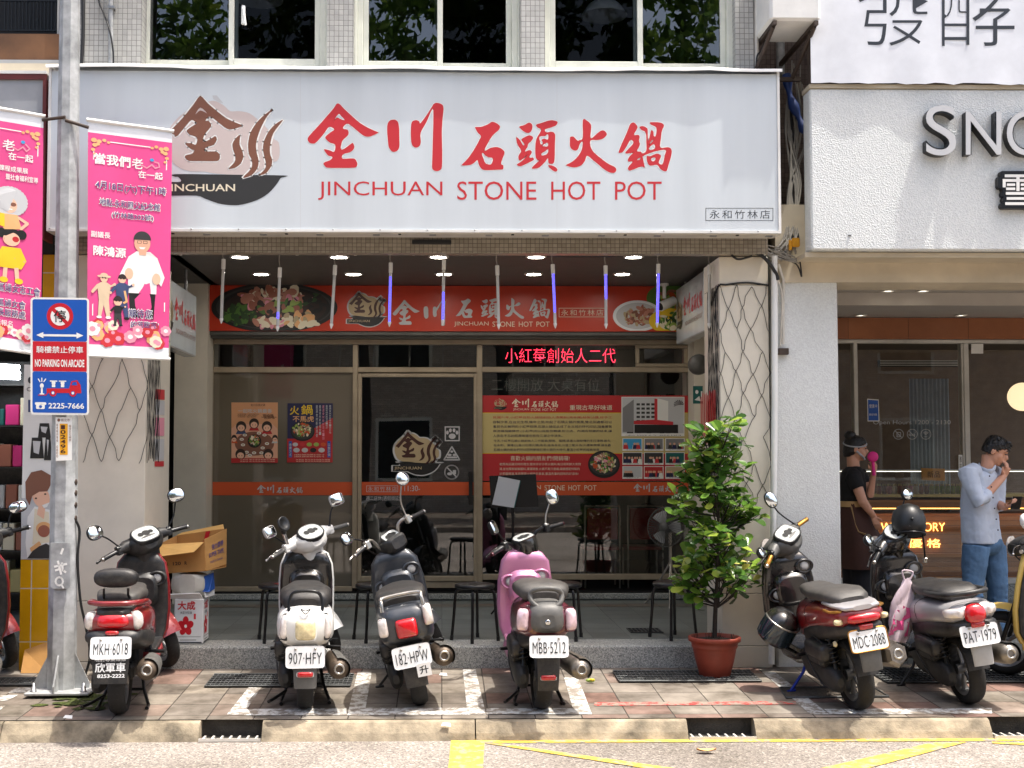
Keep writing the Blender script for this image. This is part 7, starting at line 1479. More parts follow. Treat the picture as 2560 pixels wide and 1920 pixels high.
for k in range(5):
    x = xs0+.02; q_ = 0
    while x < xs1-.12:
        w_, h_ = random.uniform(.07, .13), random.uniform(.15, .3); ck = random.choice(['rose', 'white', 'lgrey', 'pinkd', 'teal', 'cream', 'char', 'meat2', 'khaki']); q_ += 1; m = MB('p_'+ck); m.box(x, x+w_, 11.42, 11.6, .566+k*.38, .566+k*.38+h_, .006)
        tag(m.build('packet'), '%s packet, %s from left, %s shelf, left shop' % (dict(lgrey='light grey', pinkd='deep pink', char='charcoal', meat2='brown').get(ck, ck), (names+['eleventh', 'twelfth', 'thirteenth', 'fourteenth', 'fifteenth', 'sixteenth'])[q_-1], ['lowest', 'second lowest', 'middle', 'second highest', 'highest'][k]), 'packet', 'packets on the rack of the left shop'); x += w_+.012
# ---------------------------------------------------------------- dessert shop interior
Yc = 13.6; t = thing('shop_counter', 'wooden counter with glowing lettering inside the right hand shop', 'counter', (X(2280, Yc), Yc, .3)); cx0, cx1 = X(2060, Yc), X(2620, Yc)
m = MB('wood_plank'); m.box(cx0, cx1, Yc, Yc+.6, .3, Z(1285, Yc)); put(m, 'front', t); m = MB('wood_plank'); m.box(cx0, cx1, Yc-.08, Yc+.6, Z(1270, Yc), Z(1250, Yc)); m.box(cx0, cx1, Yc-.05, Yc+.6, Z(1395, Yc), Z(1385, Yc)); put(m, 'slat', t); m = MB('neon_gold'); m.box(cx0, cx1, Yc-.07, Yc-.05, Z(1272.5, Yc), Z(1270.3, Yc)); put(m, 'light_strip', t); m = MB('lamp_dim'); m.box(cx0, cx1, Yc+.3, Yc+.33, Z(1180, Yc), Z(1177, Yc)); put(m, 'light_strip', t)
m = MB('p_khaki'); m.box(cx0, cx1, Yc-.06, Yc+.6, Z(1243, Yc), Z(1236, Yc)); put(m, 'shelf', t); m = MB('glass'); m.quad(*[V((x, Yc-.04, z)) for x, z in ((cx0, Z(1236, Yc)), (cx1, Z(1236, Yc)), (cx1, Z(1178, Yc)), (cx0, Z(1178, Yc)))]); put(m, 'display_glass', t); m = MB('steel'); m.box(cx0, cx1, Yc-.05, Yc-.03, Z(1178, Yc), Z(1174, Yc)); put(m, 'rail', t)
f = fac(Yc-.01); m = MB('neon_gold'); text(m, f, 'SNOW', 2150, 1307, 2229, 1328, .005, -.01, depth=.004); text(m, f, 'FACTORY', 2245, 1307, 2362, 1328, .005, -.01, depth=.004); put(m, 'lettering', t); m = MB('neon_gold'); text(m, f, '雪坊優格', 2180, 1347, 2352, 1369, .005, .0, 1.5, depth=.004); put(m, 'lettering', t)
random.seed(31); 
for i in range(16):
    px = 2196+i*13.2; c = V((X(px, Yc+.1), Yc+.1, Z(1236, Yc)+.001)); k = ('p_meat2', 'p_brown', 'p_rose', 'p_cream')[i % 4] if i < 10 else 'p_lgreen'
    t = thing('dessert_jar', 'small %s jar, %s from the left on the display shelf' % ('green' if i > 9 else 'brown and cream', (names+['eleventh', 'twelfth', 'thirteenth', 'fourteenth', 'fifteenth', 'sixteenth'])[i]), 'jar', c, 'jars on the display shelf of the right hand shop'); m = MB(k); m.lathe([(.022, 0), (.026, .01), (.026, .075), (.02, .09)], c, n=12); put(m, 'jar', t); m = MB('p_khaki'); m.lathe([(.021, .09), (.021, .11), (.001, .11)], c, n=12); put(m, 'lid', t)
m = MB('cardboard'); f = fac(Yc-.1); m.prism([f(2304, 1170), f(2362, 1172), f(2362, 1202), f(2306, 1200)], (0, .02, 0)); m.mat('p_hair'); text(m, f, '新品', 2318, 1178, 2350, 1194, .003); tag(m.build('price_board'), 'brown board on the display glass of the right hand shop', 'board')
m = MB('curtain'); x0, x1 = X(2276, 14.2), X(2378, 14.2)
m.grid([[V((x0+(x1-x0)*i/60, 14.2+.03*abs(sin(i*.55)), z)) for i in range(61)] for z in (1.0, Z(945, 14.2))]); tag(m.build('vertical_blind'), 'pale vertical blind inside the right hand shop', 'blind')
m = MB('black_gap'); m.box(X(2205, 14.4), X(2408, 14.4), 14.4, 14.5, Z(914, 14.4), Z(898, 14.4)); m.mat('alu_white'); [m.box(X(2205, 14.38), X(2408, 14.38), 14.37, 14.39, Z(900+q*4, 14.4)-.004, Z(900+q*4, 14.4)+.004) for q in range(4)]; tag(m.build('ceiling_vent'), 'long black louvred vent inside the right hand shop', 'vent')
m = MB('balloon'); m.ell(at(2556, 992, Y=13.0), .15, 24, 16); tag(m.build('globe_lamp'), 'round white globe lamp hanging inside the right hand shop', 'lamp')
m = MB('p_white'); f = fac(12.58); m.prism([f(2397, 1137), f(2406, 1137), f(2406, 1178), f(2397, 1178)], (0, .01, 0)); m.mat('p_ink'); vtext(m, f, '推拉', 2399, 1140, 2404, 1174, .002); tag(m.build('door_label'), 'narrow white label on the shopfront post of the right hand shop', 'label')
m = MB('p_white'); rect(m, fac(12.6), 2428, 860, 2458, 884, 0); tag(m.build('paper_notice'), 'small white paper at the top of the right hand pane', 'paper')
# ---------------------------------------------------------------- potted tree
leafmat('leaf', [(0, srgb(50, 82, 36)), (.35, srgb(92, 132, 52)), (.68, srgb(136, 164, 64)), (.9, srgb(188, 192, 84)), (1, srgb(222, 214, 124))], .26)
leafmat('tree_leaf', [(0, srgb(50, 76, 34)), (.5, srgb(96, 130, 52)), (1, srgb(160, 184, 82))], .35)
mat('terracotta', (150, 66, 48), .5, dirt=.12, ds=5, bump=(40, .1)); mat('soil', (58, 46, 36), .95, dirt=.25, ds=30, bump=(60, 1, .01)); mat('bark', (44, 36, 30), .85, dirt=.25, ds=20, bump=(60, .6))
def leaves(name, m, tones, t):
    me = m.mesh(name); a = me.attributes.new('tone', 'FLOAT', 'FACE'); a.data.foreach_set('value', tones)
    o = bpy.data.objects.new(name, me); col.objects.link(o)
    if t: o.parent = t; o.matrix_parent_inverse = Matrix.Translation(-t.location)
    return o
def leaf(m, tones, p, d, up, L, W, tone):
    d = d.normalized(); s = d.cross(up)
    s = s.normalized() if s.length > 1e-4 else V((1, 0, 0)); n = s.cross(d).normalized()
    P = lambda a, b, c: p+d*(L*a)+s*(W*b)+n*(L*c)
    m.add([P(0, 0, 0), P(.35, -.28, .05), P(.7, -.5, .06), P(.92, -.3, .02), P(1, 0, -.02), P(.92, .3, .02), P(.7, .5, .06), P(.35, .28, .05), P(.35, 0, -.01), P(.7, 0, -.02)],
          [(0, 8, 1), (1, 8, 9, 2), (2, 9, 4, 3), (0, 7, 8), (7, 6, 9, 8), (6, 5, 4, 9)], True)
    tones.extend([tone]*6)
c = at(1787, 1690); c = V((c.x, c.y, pave(c.y))); tree = thing('potted_tree', 'leafy green shrub tree standing in a red clay plastic pot', 'plant', c)
m = MB('terracotta'); m.lathe([(.105, 0), (.112, .012), (.14, .11), (.158, .20), (.160, .205), (.165, .212), (.168, .222), (.166, .23), (.170, .24), (.172, .255), (.190, .258), (.193, .285), (.188, .292), (.172, .290), (.168, .25)], c, n=48); put(m, 'pot', tree)
m = MB('soil'); m.lathe([(.168, .262), (.1, .275), (.001, .28)], c, n=24)
random.seed(2)
for k in range(26): a, r = random.uniform(0, 6.3), random.uniform(.04, .155); p = c+V((r*cos(a), r*sin(a), .265)); m.tube([p, p+V((random.uniform(-.02, .02), random.uniform(-.02, .02), random.uniform(.02, .06)))], [.003, .001], 4)
put(m, 'soil', tree)
m = MB('bark'); zt = c.z; top = [c+V((0, 0, .27)), c+V((.01, 0, .5)), c+V((.025, 0, .72)), c+V((.035, .01, 1.0)), c+V((.045, 0, 1.4)), c+V((.03, .01, 1.75))]
m.tube(smooth_pts(top, 4), [.019-.0007*i for i in range(21)], 8); tips = []
random.seed(9)
for k in range(54):
    h = random.uniform(.50, 1.62) if k > 7 else random.uniform(.50, .62); a = random.uniform(0, 2*pi); ln = random.uniform(.14, .31)*(1.0 if h < 1.2 else .78)
    b = c+V((.035, 0, h)); e = b+V((cos(a)*ln, sin(a)*ln*.9, random.uniform(.08, .26))); mid = b.lerp(e, .5)+V((0, 0, -.02)); m.tube([b, mid, e], [.007, .005, .003], 5); tips.append(e)
    for q in range(2): e2 = mid.lerp(e, .6)+V((random.uniform(-.10, .10), random.uniform(-.10, .10), random.uniform(-.04, .12))); m.tube([mid, e2], [.004, .0025], 4); tips.append(e2)
for k in range(18): e = c+V((random.uniform(-.16, .22), random.uniform(-.14, .14), random.uniform(1.50, 1.80))); m.tube([c+V((.02, 0, 1.5)), e], [.005, .002], 4); tips.append(e)
put(m, 'trunk', tree)
m = MB('leaf'); tones = []
for e in tips:
    bright = random.random(); g0 = .2+.5*bright*bright
    for k in range(random.randint(4, 7)):
        a = random.uniform(0, 2*pi); el = random.uniform(-.5, .9); d = V((cos(a)*cos(el), sin(a)*cos(el), sin(el))); p = e+V((random.gauss(0, .018), random.gauss(0, .018), random.gauss(0, .03)))
        L = random.uniform(.085, .15)*random.uniform(.8, 1); leaf(m, tones, p, d, V((random.uniform(-.4, .4), random.uniform(-.9, .1), 1)), L, L*random.uniform(.52, .68), min(1, max(0, g0+random.gauss(0, .16)+(.35 if random.random() < .07 else 0))))
leaves('crown', m, tones, tree)
# ---------------------------------------------------------------- trees across the street (reflected in the upper panes)
random.seed(17)
for i, x in enumerate((-6.6, -2.2, 1.6, 5.6)):
    t = thing('street_tree', ['broad street tree opposite, furthest left, seen as a reflection', 'broad street tree opposite, second from left, seen as a reflection', 'broad street tree opposite, second from right, seen as a reflection', 'broad street tree opposite, furthest right, seen as a reflection'][i], 'tree', (x, -9, .13), 'street trees across the road')
    m = MB('bark'); m.tube([(x, -9, .13), (x+.1, -9, 3.2), (x-.1, -9.1, 7.6), (x, -9, 13)], [.19, .16, .11, .04], 10)
    for k in range(9): a = k*2.3; h = 4.0+k*.8; m.tube([(x, -9, h), (x+1.4*cos(a), -9+1.2*sin(a), h+.9)], [.05, .015], 6)
    put(m, 'trunk', t); m = MB('tree_leaf'); tones = []
    for k in range(190):
        a = random.uniform(0, 6.3); r = 2.15*sqrt(random.random()); p = V((x+r*cos(a), -9+r*.9*sin(a), random.uniform(6, 14.5))); tn = random.random()*.7
        for q in range(26):
            d = V((random.gauss(0, 1), random.gauss(0, 1), random.gauss(0, .6))); pp = p+d*.22; s = random.uniform(.12, .22); u = V((random.gauss(0, 1), random.gauss(0, 1), random.gauss(0, 1))).normalized(); w_ = u.orthogonal().normalized()
            m.quad(pp-u*s, pp+w_*s*.4, pp+u*s, pp-w_*s*.4); tones.append(min(1, max(0, tn+random.gauss(0, .18))))
    leaves('crown', m, tones, t)
# ---------------------------------------------------------------- helmets, bag, litter
t = thing('helmet', 'matt black open helmet hanging on the silver scooter mirror', 'helmet', at(2270, 1330, Y=9.3)); c = at(2271, 1300, Y=9.3)
mat('helmet_black', (22, 24, 26), .42, dirt=.08); mat('visor', (36, 52, 62), .06, .3, dirt=.05, coat=1)
q = tilt('Z', R(-10)) @ tilt('X', R(-14)); m = MB('helmet_black')
m.loft([[c+q @ V((rx*cos(a), ry*sin(a), z)) for a in [2*pi*k/28 for k in range(28)]] for z, rx, ry in ((-.115, .100, .115), (-.11, .112, .128), (-.05, .122, .14), (.01, .122, .14), (.06, .108, .125), (.10, .075, .09), (.118, .035, .04), (.121, .002, .002))]); put(m, 'shell', t)
m = MB('black_metal'); m.tube([c+q @ V((.113*cos(a), .129*sin(a), -.112)) for a in [2*pi*k/28 for k in range(28)]], .007, 6, closed=True); m.tube([c+q @ V((-.105, 0, -.06)), c+q @ V((-.02, -.135, -.075)), c+q @ V((.105, 0, -.06))], .006, 6); m.ell(c+q @ V((0, -.14, -.02)), .012, 8, 6); put(m, 'trim', t)
m = MB('black_metal'); m.tube(smooth_pts([c+q @ V((.09, -.02, -.11)), c+V((.10, -.04, -.2)), c+V((.105, -.04, -.3))], 4), .010, 6, flat=(1.5, .4)); m.mat('chrome_dull').box(c.x+.09, c.x+.12, c.y-.05, c.y-.03, c.z-.32, c.z-.28, .004); put(m, 'strap', t)
t = thing('helmet', 'glossy black helmet with visor hooked low on the dark red scooter', 'helmet', at(1945, 1565, Y=8.75)); c = at(1950, 1562, Y=8.72); q = tilt('Y', R(25)) @ tilt('X', R(20))
m = MB('paint_black'); m.loft([[c+q @ V((rx*cos(a), ry*sin(a), z)) for a in [2*pi*k/28 for k in range(28)]] for z, rx, ry in ((-.13, .09, .105), (-.12, .11, .128), (-.05, .122, .14), (.01, .122, .14), (.06, .108, .125), (.10, .075, .09), (.118, .035, .04), (.121, .002, .002))]); put(m, 'shell', t)
m = MB('visor'); m.grid([[c+q @ V((.128*cos(a)*k, .147*sin(a)*k, z)) for a in [R(180)+R(170)*i/14 for i in range(15)]] for z, k in ((-.10, .98), (-.04, 1.02), (.03, 1.0))]); put(m, 'visor', t)
m = MB('chrome_dull'); m.tube([c+q @ V((.125*cos(a), .143*sin(a), .035)) for a in [R(180)+R(180)*i/14 for i in range(15)]], .006, 6); put(m, 'trim', t)
mat('bag_pink', (236, 214, 220), .35, dirt=.05, trans=.25); mat('bag_pinkd', (232, 92, 150), .4, dirt=.1)
t = thing('plastic_bag', 'crinkled white and pink plastic bag hanging on the silver scooter', 'bag', at(2258, 1460, Y=8.8)); r = random.Random(3); rows = []
for j in range(17):
    v = j/16; cc = at(2268-24*v, 1448+158*v, Y=8.78-.02*v); hw = .022+.055*min(1, v*2.6)*(1-.30*max(0, v-.75)/.25); rows.append([cc+V((hw*cos(a)*(1+.22*sin(a*5+j*.7+r.uniform(-.4, .4))), .035*(.3+v)*sin(a)*(1+.3*sin(a*4+j)), .012*sin(a*3+j))) for a in [2*pi*k/26 for k in range(26)]])
m = MB('bag_pink'); m.loft(rows); put(m, 'film', t); m = MB('bag_pinkd')
for k in range(7):
    j0 = r.randint(6, 13); i0 = r.randint(14, 22); pts = [rows[j0][i0], rows[j0][i0+2], rows[min(16, j0+3)][i0+2], rows[min(16, j0+3)][i0]]; m.quad(*[p+V((0, -.004, 0)) for p in pts])
put(m, 'printing', t); m = MB('bag_pink'); m.tube(smooth_pts([rows[0][0], rows[0][0]+V((.02, 0, .05)), rows[0][13]+V((-.01, 0, .06)), rows[0][13]], 4), .006, 6); put(m, 'handle', t)
m = MB('p_orange'); m.mat('p_gold'); p = at(1766, 1879, Z=.012); m.grid([[V((p.x+.06*(i-3)/3*1.0, p.y+.03*(j-1)*(1-((i-3)/3)**2), .012+.012*abs(j-1)+.01*((i-3)/3)**2)) for i in range(7)] for j in range(3)]); tag(m.build('fallen_leaf'), 'single yellow brown fallen leaf lying on the road', 'leaf')
m = MB('p_lgreen'); p = at(1476, 1708)+V((0, 0, .02)); m.ell(p, (.035, .015, .014), 12, 8); m.mat('p_yellow').ell(p+V((.01, -.008, .006)), (.02, .01, .010), 10, 6); tag(m.build('litter'), 'small green and yellow scrap lying by the white line', 'litter')
for i, (a, b, lab) in enumerate(((1115, 1816, 'white scrap of paper on the kerb edge below the slate scooter'), (170, 1797, 'white scrap of paper on the kerb edge below the red scooter'), (1108, 1690, 'white scrap of paper by the slate scooter wheel'))):
    m = MB('p_white'); p = at(a, b) if i > 1 else at(a, b, Y=7.94); p = V((p.x, p.y-.005 if i < 2 else p.y, p.z+.012)); m.quad(p+V((-.03, -.005, -.004)), p+V((.03, -.012, -.008)), p+V((.026, .012, .008)), p+V((-.02, .015, .010))); tag(m.build('paper_scrap'), lab, 'litter', 'paper scraps')
# ---------------------------------------------------------------- people
mat('skin', (206, 152, 124), .5, dirt=.05); mat('hair_black', (18, 17, 18), .45, dirt=.1, ds=30); mat('shirt', (188, 199, 216), .8, dirt=.05, ds=6, bump=(22, .25, .012)); mat('jeans', (82, 116, 152), .85, dirt=.16, ds=7, bump=(26, .35, .012)); mat('shoe', (96, 96, 98), .7, dirt=.1); mat('tee_black', (16, 16, 18), .85, dirt=.05, bump=(20, .3, .012)); mat('skirt_brown', (70, 42, 34), .85, dirt=.12, bump=(16, .3, .012)); mat('belt_tan', (178, 144, 96), .7, dirt=.06); mat('trouser_dark', (26, 26, 34), .85, dirt=.08); mat('fan_pink', (226, 40, 132), .5, dirt=.04); mat('phone', (18, 18, 20), .2, dirt=0, coat=1); mat('mask_grey', (170, 172, 176), .7, dirt=.03)
def hand(m, w_, d, up, s=1.0, curl=.9):
    """palm and five bent fingers grown from the wrist w_ along d; up is the back of the hand"""
    d = V(d).normalized(); up = V(up); sd = d.cross(up).normalized(); up = sd.cross(d).normalized()
    m.tube([w_-d*.01, w_+d*.04*s, w_+d*.082*s], [.022*s, .030*s, .029*s], 10, flat=(.55, 1.15))
    for k, (o, L) in enumerate(((-.026, .062), (-.009, .074), (.009, .070), (.025, .054))):
        b = w_+d*.078*s+sd*o*s; a1, a2 = curl*.6, curl*1.5; d1 = d*cos(a1)-up*sin(a1); d2 = d*cos(a2)-up*sin(a2)
        m.tube([b, b+d1*L*.5*s, b+d1*L*.5*s+d2*L*.5*s], [.0085*s, .008*s, .0062*s], 8)
    b = w_+d*.028*s-sd*.026*s; m.tube([b, b+(d*.6-sd*.7)*.034*s-up*.008, b+(d*.9-sd*.35)*.062*s-up*.02*s], [.0105*s, .0095*s, .007*s], 8)
def headform(m, c, fwd, up, s=1.0):
    """skull, jaw, nose, ears and neck root; fwd is where the face looks"""
    f = V(fwd).normalized(); up = V(up); r = f.cross(up).normalized(); up = r.cross(f).normalized(); q = Matrix((r, f, up)).transposed()
    P = lambda x, y, z: c+q @ V((x*s, y*s, z*s))
    m.ell(P(0, -.008, .03), (.074*s, .092*s, .085*s), 18, 12, q); m.ell(P(0, .018, -.035), (.060*s, .066*s, .072*s), 16, 10, q); m.ell(P(0, .055, -.082), (.030*s, .024*s, .022*s), 12, 8, q)
    m.tube([P(0, .078, .012), P(0, .098, -.022), P(0, .084, -.036)], [.010*s, .0155*s, .012*s], 8); m.ell(P(0, .078, -.056), (.022*s, .012*s, .009*s), 10, 6, q); m.ell(P(0, .076, .028), (.052*s, .012*s, .012*s), 12, 6, q)
    for k in (-1, 1): m.ell(P(k*.076, -.008, -.008), (.009*s, .020*s, .031*s), 10, 8, q); m.ell(P(k*.042, .045, -.025), (.022*s, .024*s, .025*s), 10, 6, q)
    return P, q
Ym = 9.95; A = lambda px, py, dy=0: at(px, py, Y=Ym+dy)
man = thing('person', 'man in pale blue shirt and jeans, hand at his mouth, holding a phone', 'person', V((A(2455, 1585).x, Ym, ZF)))
hd = A(2489, 1128, .0); m = MB('skin'); PH, qh = headform(m, hd, V((.80, -.46, -.42)), V((.40, -.18, 1)), 1.02)
m.tube([A(2462, 1190, .02), A(2470, 1160, .015), PH(0, -.03, -.05)], [.062, .054, .056], 14)
sr, er, wr = A(2420, 1184, -.13), A(2446, 1255, -.20), PH(-.02, .13, -.16); sl, el, wl = A(2492, 1186, .12), A(2494, 1262, .06), A(2514, 1268, -.14)
m.tube([er, er.lerp(wr, .35), wr], [.042, .040, .028], 12); hand(m, wr, PH(0, .125, -.05)-wr, V((.6, -.6, .2)), 1.0, .8)
m.tube([el, el.lerp(wl, .4), wl], [.042, .038, .027], 12); hand(m, wl, A(2534, 1264, -.22)-wl, V((0, -.5, -.9)), 1.0, 1.0)
m.ell(A(2455, 1230, 0), .08); m.tube([A(2455, 1230), A(2462, 1190, .02)], [.08, .06], 12); m.tube([sr.lerp(er, .3), er], [.05, .042], 12); m.tube([A(2455, 1230), sr.lerp(er, .3)], .05, 10); m.tube([A(2455, 1230), sl, el], .045, 10)
fuse(m, 'body', 'skin', man, .0065, 4)
m = MB('hair_black'); rows = []
for z, rx, ry, oy in ((-.035, .079, .060, -.042), (.0, .083, .078, -.028), (.035, .084, .092, -.014), (.07, .078, .094, -.008), (.10, .060, .075, -.010), (.118, .030, .038, -.012), (.122, .004, .004, -.012)): rows.append([PH(rx*cos(a), oy+ry*sin(a), z) for a in [2*pi*k/24 for k in range(24)]])
m.loft(rows); random.seed(6)
for k in range(70): a = random.uniform(-.4, pi+.4); p = PH(.066*cos(a), -.005+.078*sin(a), .075+random.uniform(-.02, .04)); m.tube([p, p+qh @ V((.02*cos(a)+random.uniform(-.012, .012), .03*sin(a), -.022))], [.008, .002], 5)
ho = fuse(m, 'hair', 'hair_black', man, .005, 1, (.012, .014))
m = MB('p_hair')
for k in (-1, 1): m.tube([PH(k*.018, .088, .008), PH(k*.045, .078, .006)], .0042, 6); m.tube([PH(k*.014, .092, .034), PH(k*.05, .080, .034)], .0048, 6)
put(m, 'eye', man); m = MB('p_meat2'); m.tube([PH(-.02, .091, -.057), PH(0, .095, -.057), PH(.02, .091, -.057)], .004, 6); put(m, 'mouth', man)
m = MB('shirt'); ch = [(A(2456, 1172, .01), .075, .085), (A(2454, 1190, 0), .165, .10), (A(2450, 1225, 0), .175, .115), (A(2447, 1270, 0), .165, .12), (A(2450, 1310, .0), .165, .125), (A(2454, 1345, .0), .172, .13), (A(2455, 1358, 0), .172, .13)]
ux = V((.80, .60, 0)); uy = V((-.60, .80, 0))
m.loft([[p+ux*(w_*math.copysign(abs(cos(a))**.8, cos(a)))+uy*(d*math.copysign(abs(sin(a))**.8, sin(a))) for a in [2*pi*k/24 for k in range(24)]] for p, w_, d in ch])
m.tube([A(2436, 1180, -.06), sr, sr.lerp(er, .5), er, er.lerp(wr, .28)], [.075, .080, .066, .062, .056], 14); m.tube([er.lerp(wr, .18), er.lerp(wr, .32)], [.062, .058], 14)
m.tube([A(2478, 1182, .08), sl, sl.lerp(el, .5), el, el.lerp(wl, .3)], [.075, .08, .066, .058, .052], 14)
for k in range(9): z = 1215+k*15; p = A(2424+k*1.0, z, -.10); m.tube([p, p+V((.10, .02, -.05+.01*sin(k*2)))], [.006, .009], 6)
fuse(m, 'shirt', 'shirt', man, .008, 3, (.07, .012))
m = MB('shirt'); m.tube(smooth_pts([A(2448, 1163, .06), A(2452, 1172, -.06), A(2475, 1180, -.10), A(2488, 1168, -.06)], 4), [.016]*13, 8, flat=(1.5, .5)); put(m, 'collar', man)
m = MB('p_ink')
for k in range(6): m.ell(A(2474+k*4.2, 1190+k*27, -.155-.0*k), .0065, 8, 6)
put(m, 'button', man)
m = MB('jeans'); hr_, hl = A(2440, 1365, -.07), A(2480, 1365, .05)
m.ell(A(2458, 1360, 0), (.16, .125, .10), 18, 10); kr, ar = A(2432, 1465, -.10), A(2426, 1570, -.06); kl, al = A(2494, 1465, .02), A(2492, 1568, .06)
m.tube([hr_, hr_.lerp(kr, .5), kr, kr.lerp(ar, .45), ar], [.105, .098, .080, .078, .074], 16); m.tube([hl, hl.lerp(kl, .5), kl, kl.lerp(al, .45), al, al+V((0, 0, -.03))], [.105, .098, .080, .078, .076, .082], 16)
for k in range(7):
    for kn in (kr, kl): p = kn+V((-.06, -.05, -.14+.045*k)); m.tube([p, p+V((.12, -.012, -.03))], [.008, .010], 6)
for q in range(3): m.tube([al+V((.085*cos(a), .085*sin(a), -.02+q*.03)) for a in [2*pi*k/14 for k in range(14)]], .010, 6, closed=True)
fuse(m, 'trousers', 'jeans', man, .009, 3, (.06, .012))
for p, nm in ((ar, 0), (al, 1)):
    m = MB('shoe'); b = V((p.x, p.y, ZF)); d = V((.72, -.65, 0)).normalized(); sd = V((d.y, -d.x, 0))
    m.loft([[b+d*y+sd*(w_*cos(a))+V((0, 0, .012+(h_ if sin(a) > 0 else .012)*sin(a))) for a in [2*pi*k/16 for k in range(16)]] for y, w_, h_ in ((-.085, .02, .04), (-.07, .036, .075), (.0, .042, .075), (.08, .048, .05), (.15, .042, .035), (.175, .02, .02))]); m.mat('p_white'); m.loft([[b+d*y+sd*(w_*cos(a))+V((0, 0, .0095+.0095*sin(a))) for a in [2*pi*k/16 for k in range(16)]] for y, w_ in ((-.09, .02), (-.07, .04), (.08, .05), (.155, .044), (.182, .02))]); put(m, 'shoe', man)
t = thing('phone', 'dark mobile phone held in the left hand of the man', 'phone', A(2540, 1258, -.24)); m = MB('phone'); q = tilt('Z', R(-35)) @ tilt('X', R(40)); c = A(2541, 1257, -.245); m.box(c.x-.036, c.x+.036, c.y-.074, c.y+.074, c.z-.004, c.z+.004, .003, q); put(m, 'body', t)
# woman by the pillar, seen in the shade of the arcade
Yw = 10.75; A = lambda px, py, dy=0: at(px, py, Y=Yw+dy)
wo = thing('person', 'woman in black shirt and brown skirt holding up a small pink fan', 'person', V((A(2150, 1550).x, Yw, ZF)))
hd = A(2140, 1122); m = MB('skin'); PH, qh = headform(m, hd, V((.92, -.25, -.05)), V((0, 0, 1)), .98); m.tube([A(2134, 1170), PH(0, -.03, -.05)], [.056, .05], 12)
s1, e1, w1 = A(2134, 1192, -.14), A(2158, 1256, -.20), A(2184, 1290, -.18); s2, e2, w2 = A(2150, 1186, .1), A(2176, 1236, -.06), A(2184, 1182, -.12)
m.tube([s1, s1.lerp(e1, .5), e1, e1.lerp(w1, .5), w1], [.05, .045, .040, .034, .025], 12); hand(m, w1, V((.35, -.1, -1)), V((-.6, -.8, 0)), .95, .35); m.tube([s2, e2, w2], [.045, .038, .025], 12); hand(m, w2, V((0, -.2, 1)), V((.3, -1, 0)), .9, 1.3)
m.tube([A(2134, 1170), A(2132, 1215), A(2134, 1260)], [.06, .09, .09], 12); m.tube([A(2132, 1200), s1], .045, 8); m.tube([A(2132, 1200), s2], .045, 8)
kl_, kr_ = A(2128, 1440, .06), A(2150, 1440, -.04); fuse(m, 'body', 'skin', wo, .0065, 4)
m = MB('hair_black'); rows = [[PH(rx*cos(a), oy+ry*sin(a), z) for a in [2*pi*k/24 for k in range(24)]] for z, rx, ry, oy in ((-.075, .05, .035, -.07), (-.035, .080, .065, -.045), (.0, .083, .080, -.03), (.035, .084, .094, -.014), (.07, .078, .096, -.008), (.10, .060, .075, -.010), (.118, .030, .038, -.012), (.122, .004, .004, -.012))]
m.loft(rows); m.ell(PH(0, -.055, .115), (.05, .05, .045), 14, 8); fuse(m, 'hair', 'hair_black', wo, .005, 1, (.012, .010))
m = MB('mask_grey'); m.tube([PH(.085*cos(a), -.01+.098*sin(a), .045-.03*cos(a)) for a in [2*pi*k/24 for k in range(24)]], .007, 6, closed=True); m.tube([PH(.078, .0, -.02), PH(.05, .06, -.07), PH(0, .075, -.09)], .010, 6); put(m, 'strap', wo)
m = MB('p_hair'); [m.tube([PH(k*.02, .088, .006), PH(k*.046, .077, .005)], .0045, 6) for k in (-1, 1)]; put(m, 'eye', wo)
m = MB('tee_black'); ux, uy = V((.55, .83, 0)), V((-.83, .55, 0)); m.loft([[p+ux*(w_*cos(a))+uy*(d*sin(a)) for a in [2*pi*k/24 for k in range(24)]] for p, w_, d in ((A(2134, 1166), .06, .06), (A(2132, 1180), .15, .09), (A(2131, 1205), .165, .11), (A(2132, 1235), .15, .115), (A(2134, 1262), .15, .115))])
m.tube([A(2132, 1184, -.08), s1, s1.lerp(e1, .45)], [.06, .07, .062], 12); m.tube([A(2138, 1184, .06), s2, s2.lerp(e2, .5)], [.06, .066, .058], 12); fuse(m, 'shirt', 'tee_black', wo, .009, 3, (.06, .012))
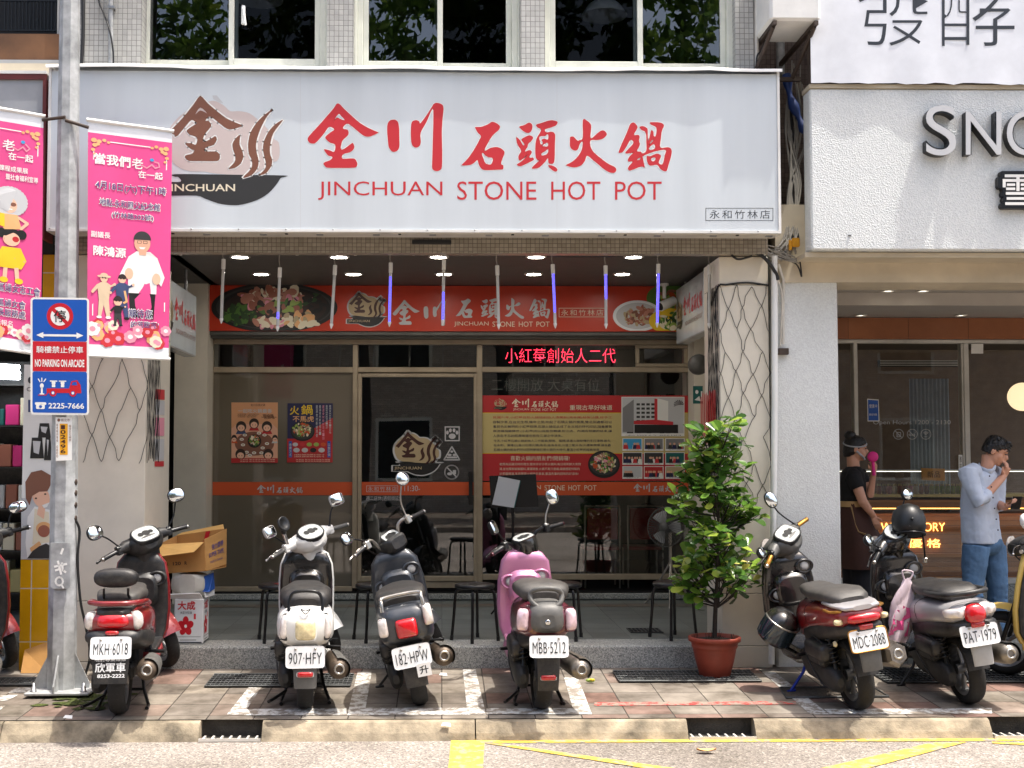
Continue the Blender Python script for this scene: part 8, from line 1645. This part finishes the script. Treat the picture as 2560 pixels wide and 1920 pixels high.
m = MB('skirt_brown'); m.loft([[p+ux*(w_*cos(a)*(1+.05*sin(a*6)))+uy*(d*sin(a)*(1+.05*sin(a*6+1))) for a in [2*pi*k/36 for k in range(36)]] for p, w_, d in ((A(2135, 1258), .155, .12), (A(2140, 1300), .19, .15), (A(2148, 1345), .215, .18), (A(2150, 1385), .21, .19), (A(2150, 1420), .20, .185))]); put(m, 'skirt', wo)
m = MB('belt_tan'); m.loft([[p+ux*(w_*cos(a))+uy*(d*sin(a)) for a in [2*pi*k/28 for k in range(28)]] for p, w_, d in ((A(2135, 1266), .166, .13), (A(2135, 1252), .158, .124))], caps=False); m.tube([A(2128, 1266, -.145), A(2137, 1310, -.17), A(2146, 1330, -.19), A(2164, 1336, -.2)], .012, 6, flat=(1.4, .5)); put(m, 'belt', wo)
m = MB('trouser_dark'); f1, f2 = V((A(2128, 1540, .05).x, Yw+.05, ZF+.08)), V((A(2152, 1540, -.05).x, Yw-.05, ZF+.08)); m.tube([A(2136, 1400, .05), f1.lerp(A(2136, 1400, .05), .5), f1], [.11, .085, .07], 14); m.tube([A(2156, 1400, -.05), f2.lerp(A(2156, 1400, -.05), .5), f2], [.11, .085, .07], 14); fuse(m, 'trousers', 'trouser_dark', wo, .012, 4)
for p in (f1, f2): m = MB('shoe'); b = V((p.x, p.y, ZF)); m.loft([[b+V((y, w_*cos(a), .012+(h_ if sin(a) > 0 else .011)*sin(a))) for a in [2*pi*k/14 for k in range(14)]] for y, w_, h_ in ((-.08, .02, .05), (-.05, .036, .07), (.03, .042, .06), (.12, .04, .035), (.16, .02, .02))]); put(m, 'shoe', wo)
t = thing('hand_fan', 'small pink round electric fan held up by the woman', 'hand fan', A(2182, 1160, -.14)); c = A(2182, 1142, -.15); m = MB('fan_pink'); m.lathe([(.001, .018), (.03, .018), (.044, .008), (.046, 0), (.044, -.008), (.03, -.016), (.001, -.016)], c, (-.3, -1, .1), 24); put(m, 'fan_head', t); m = MB('fan_pink'); m.cyl(c+V((0, 0, -.04)), c+V((.008, 0, -.16)), .013, .015); put(m, 'grip', t)
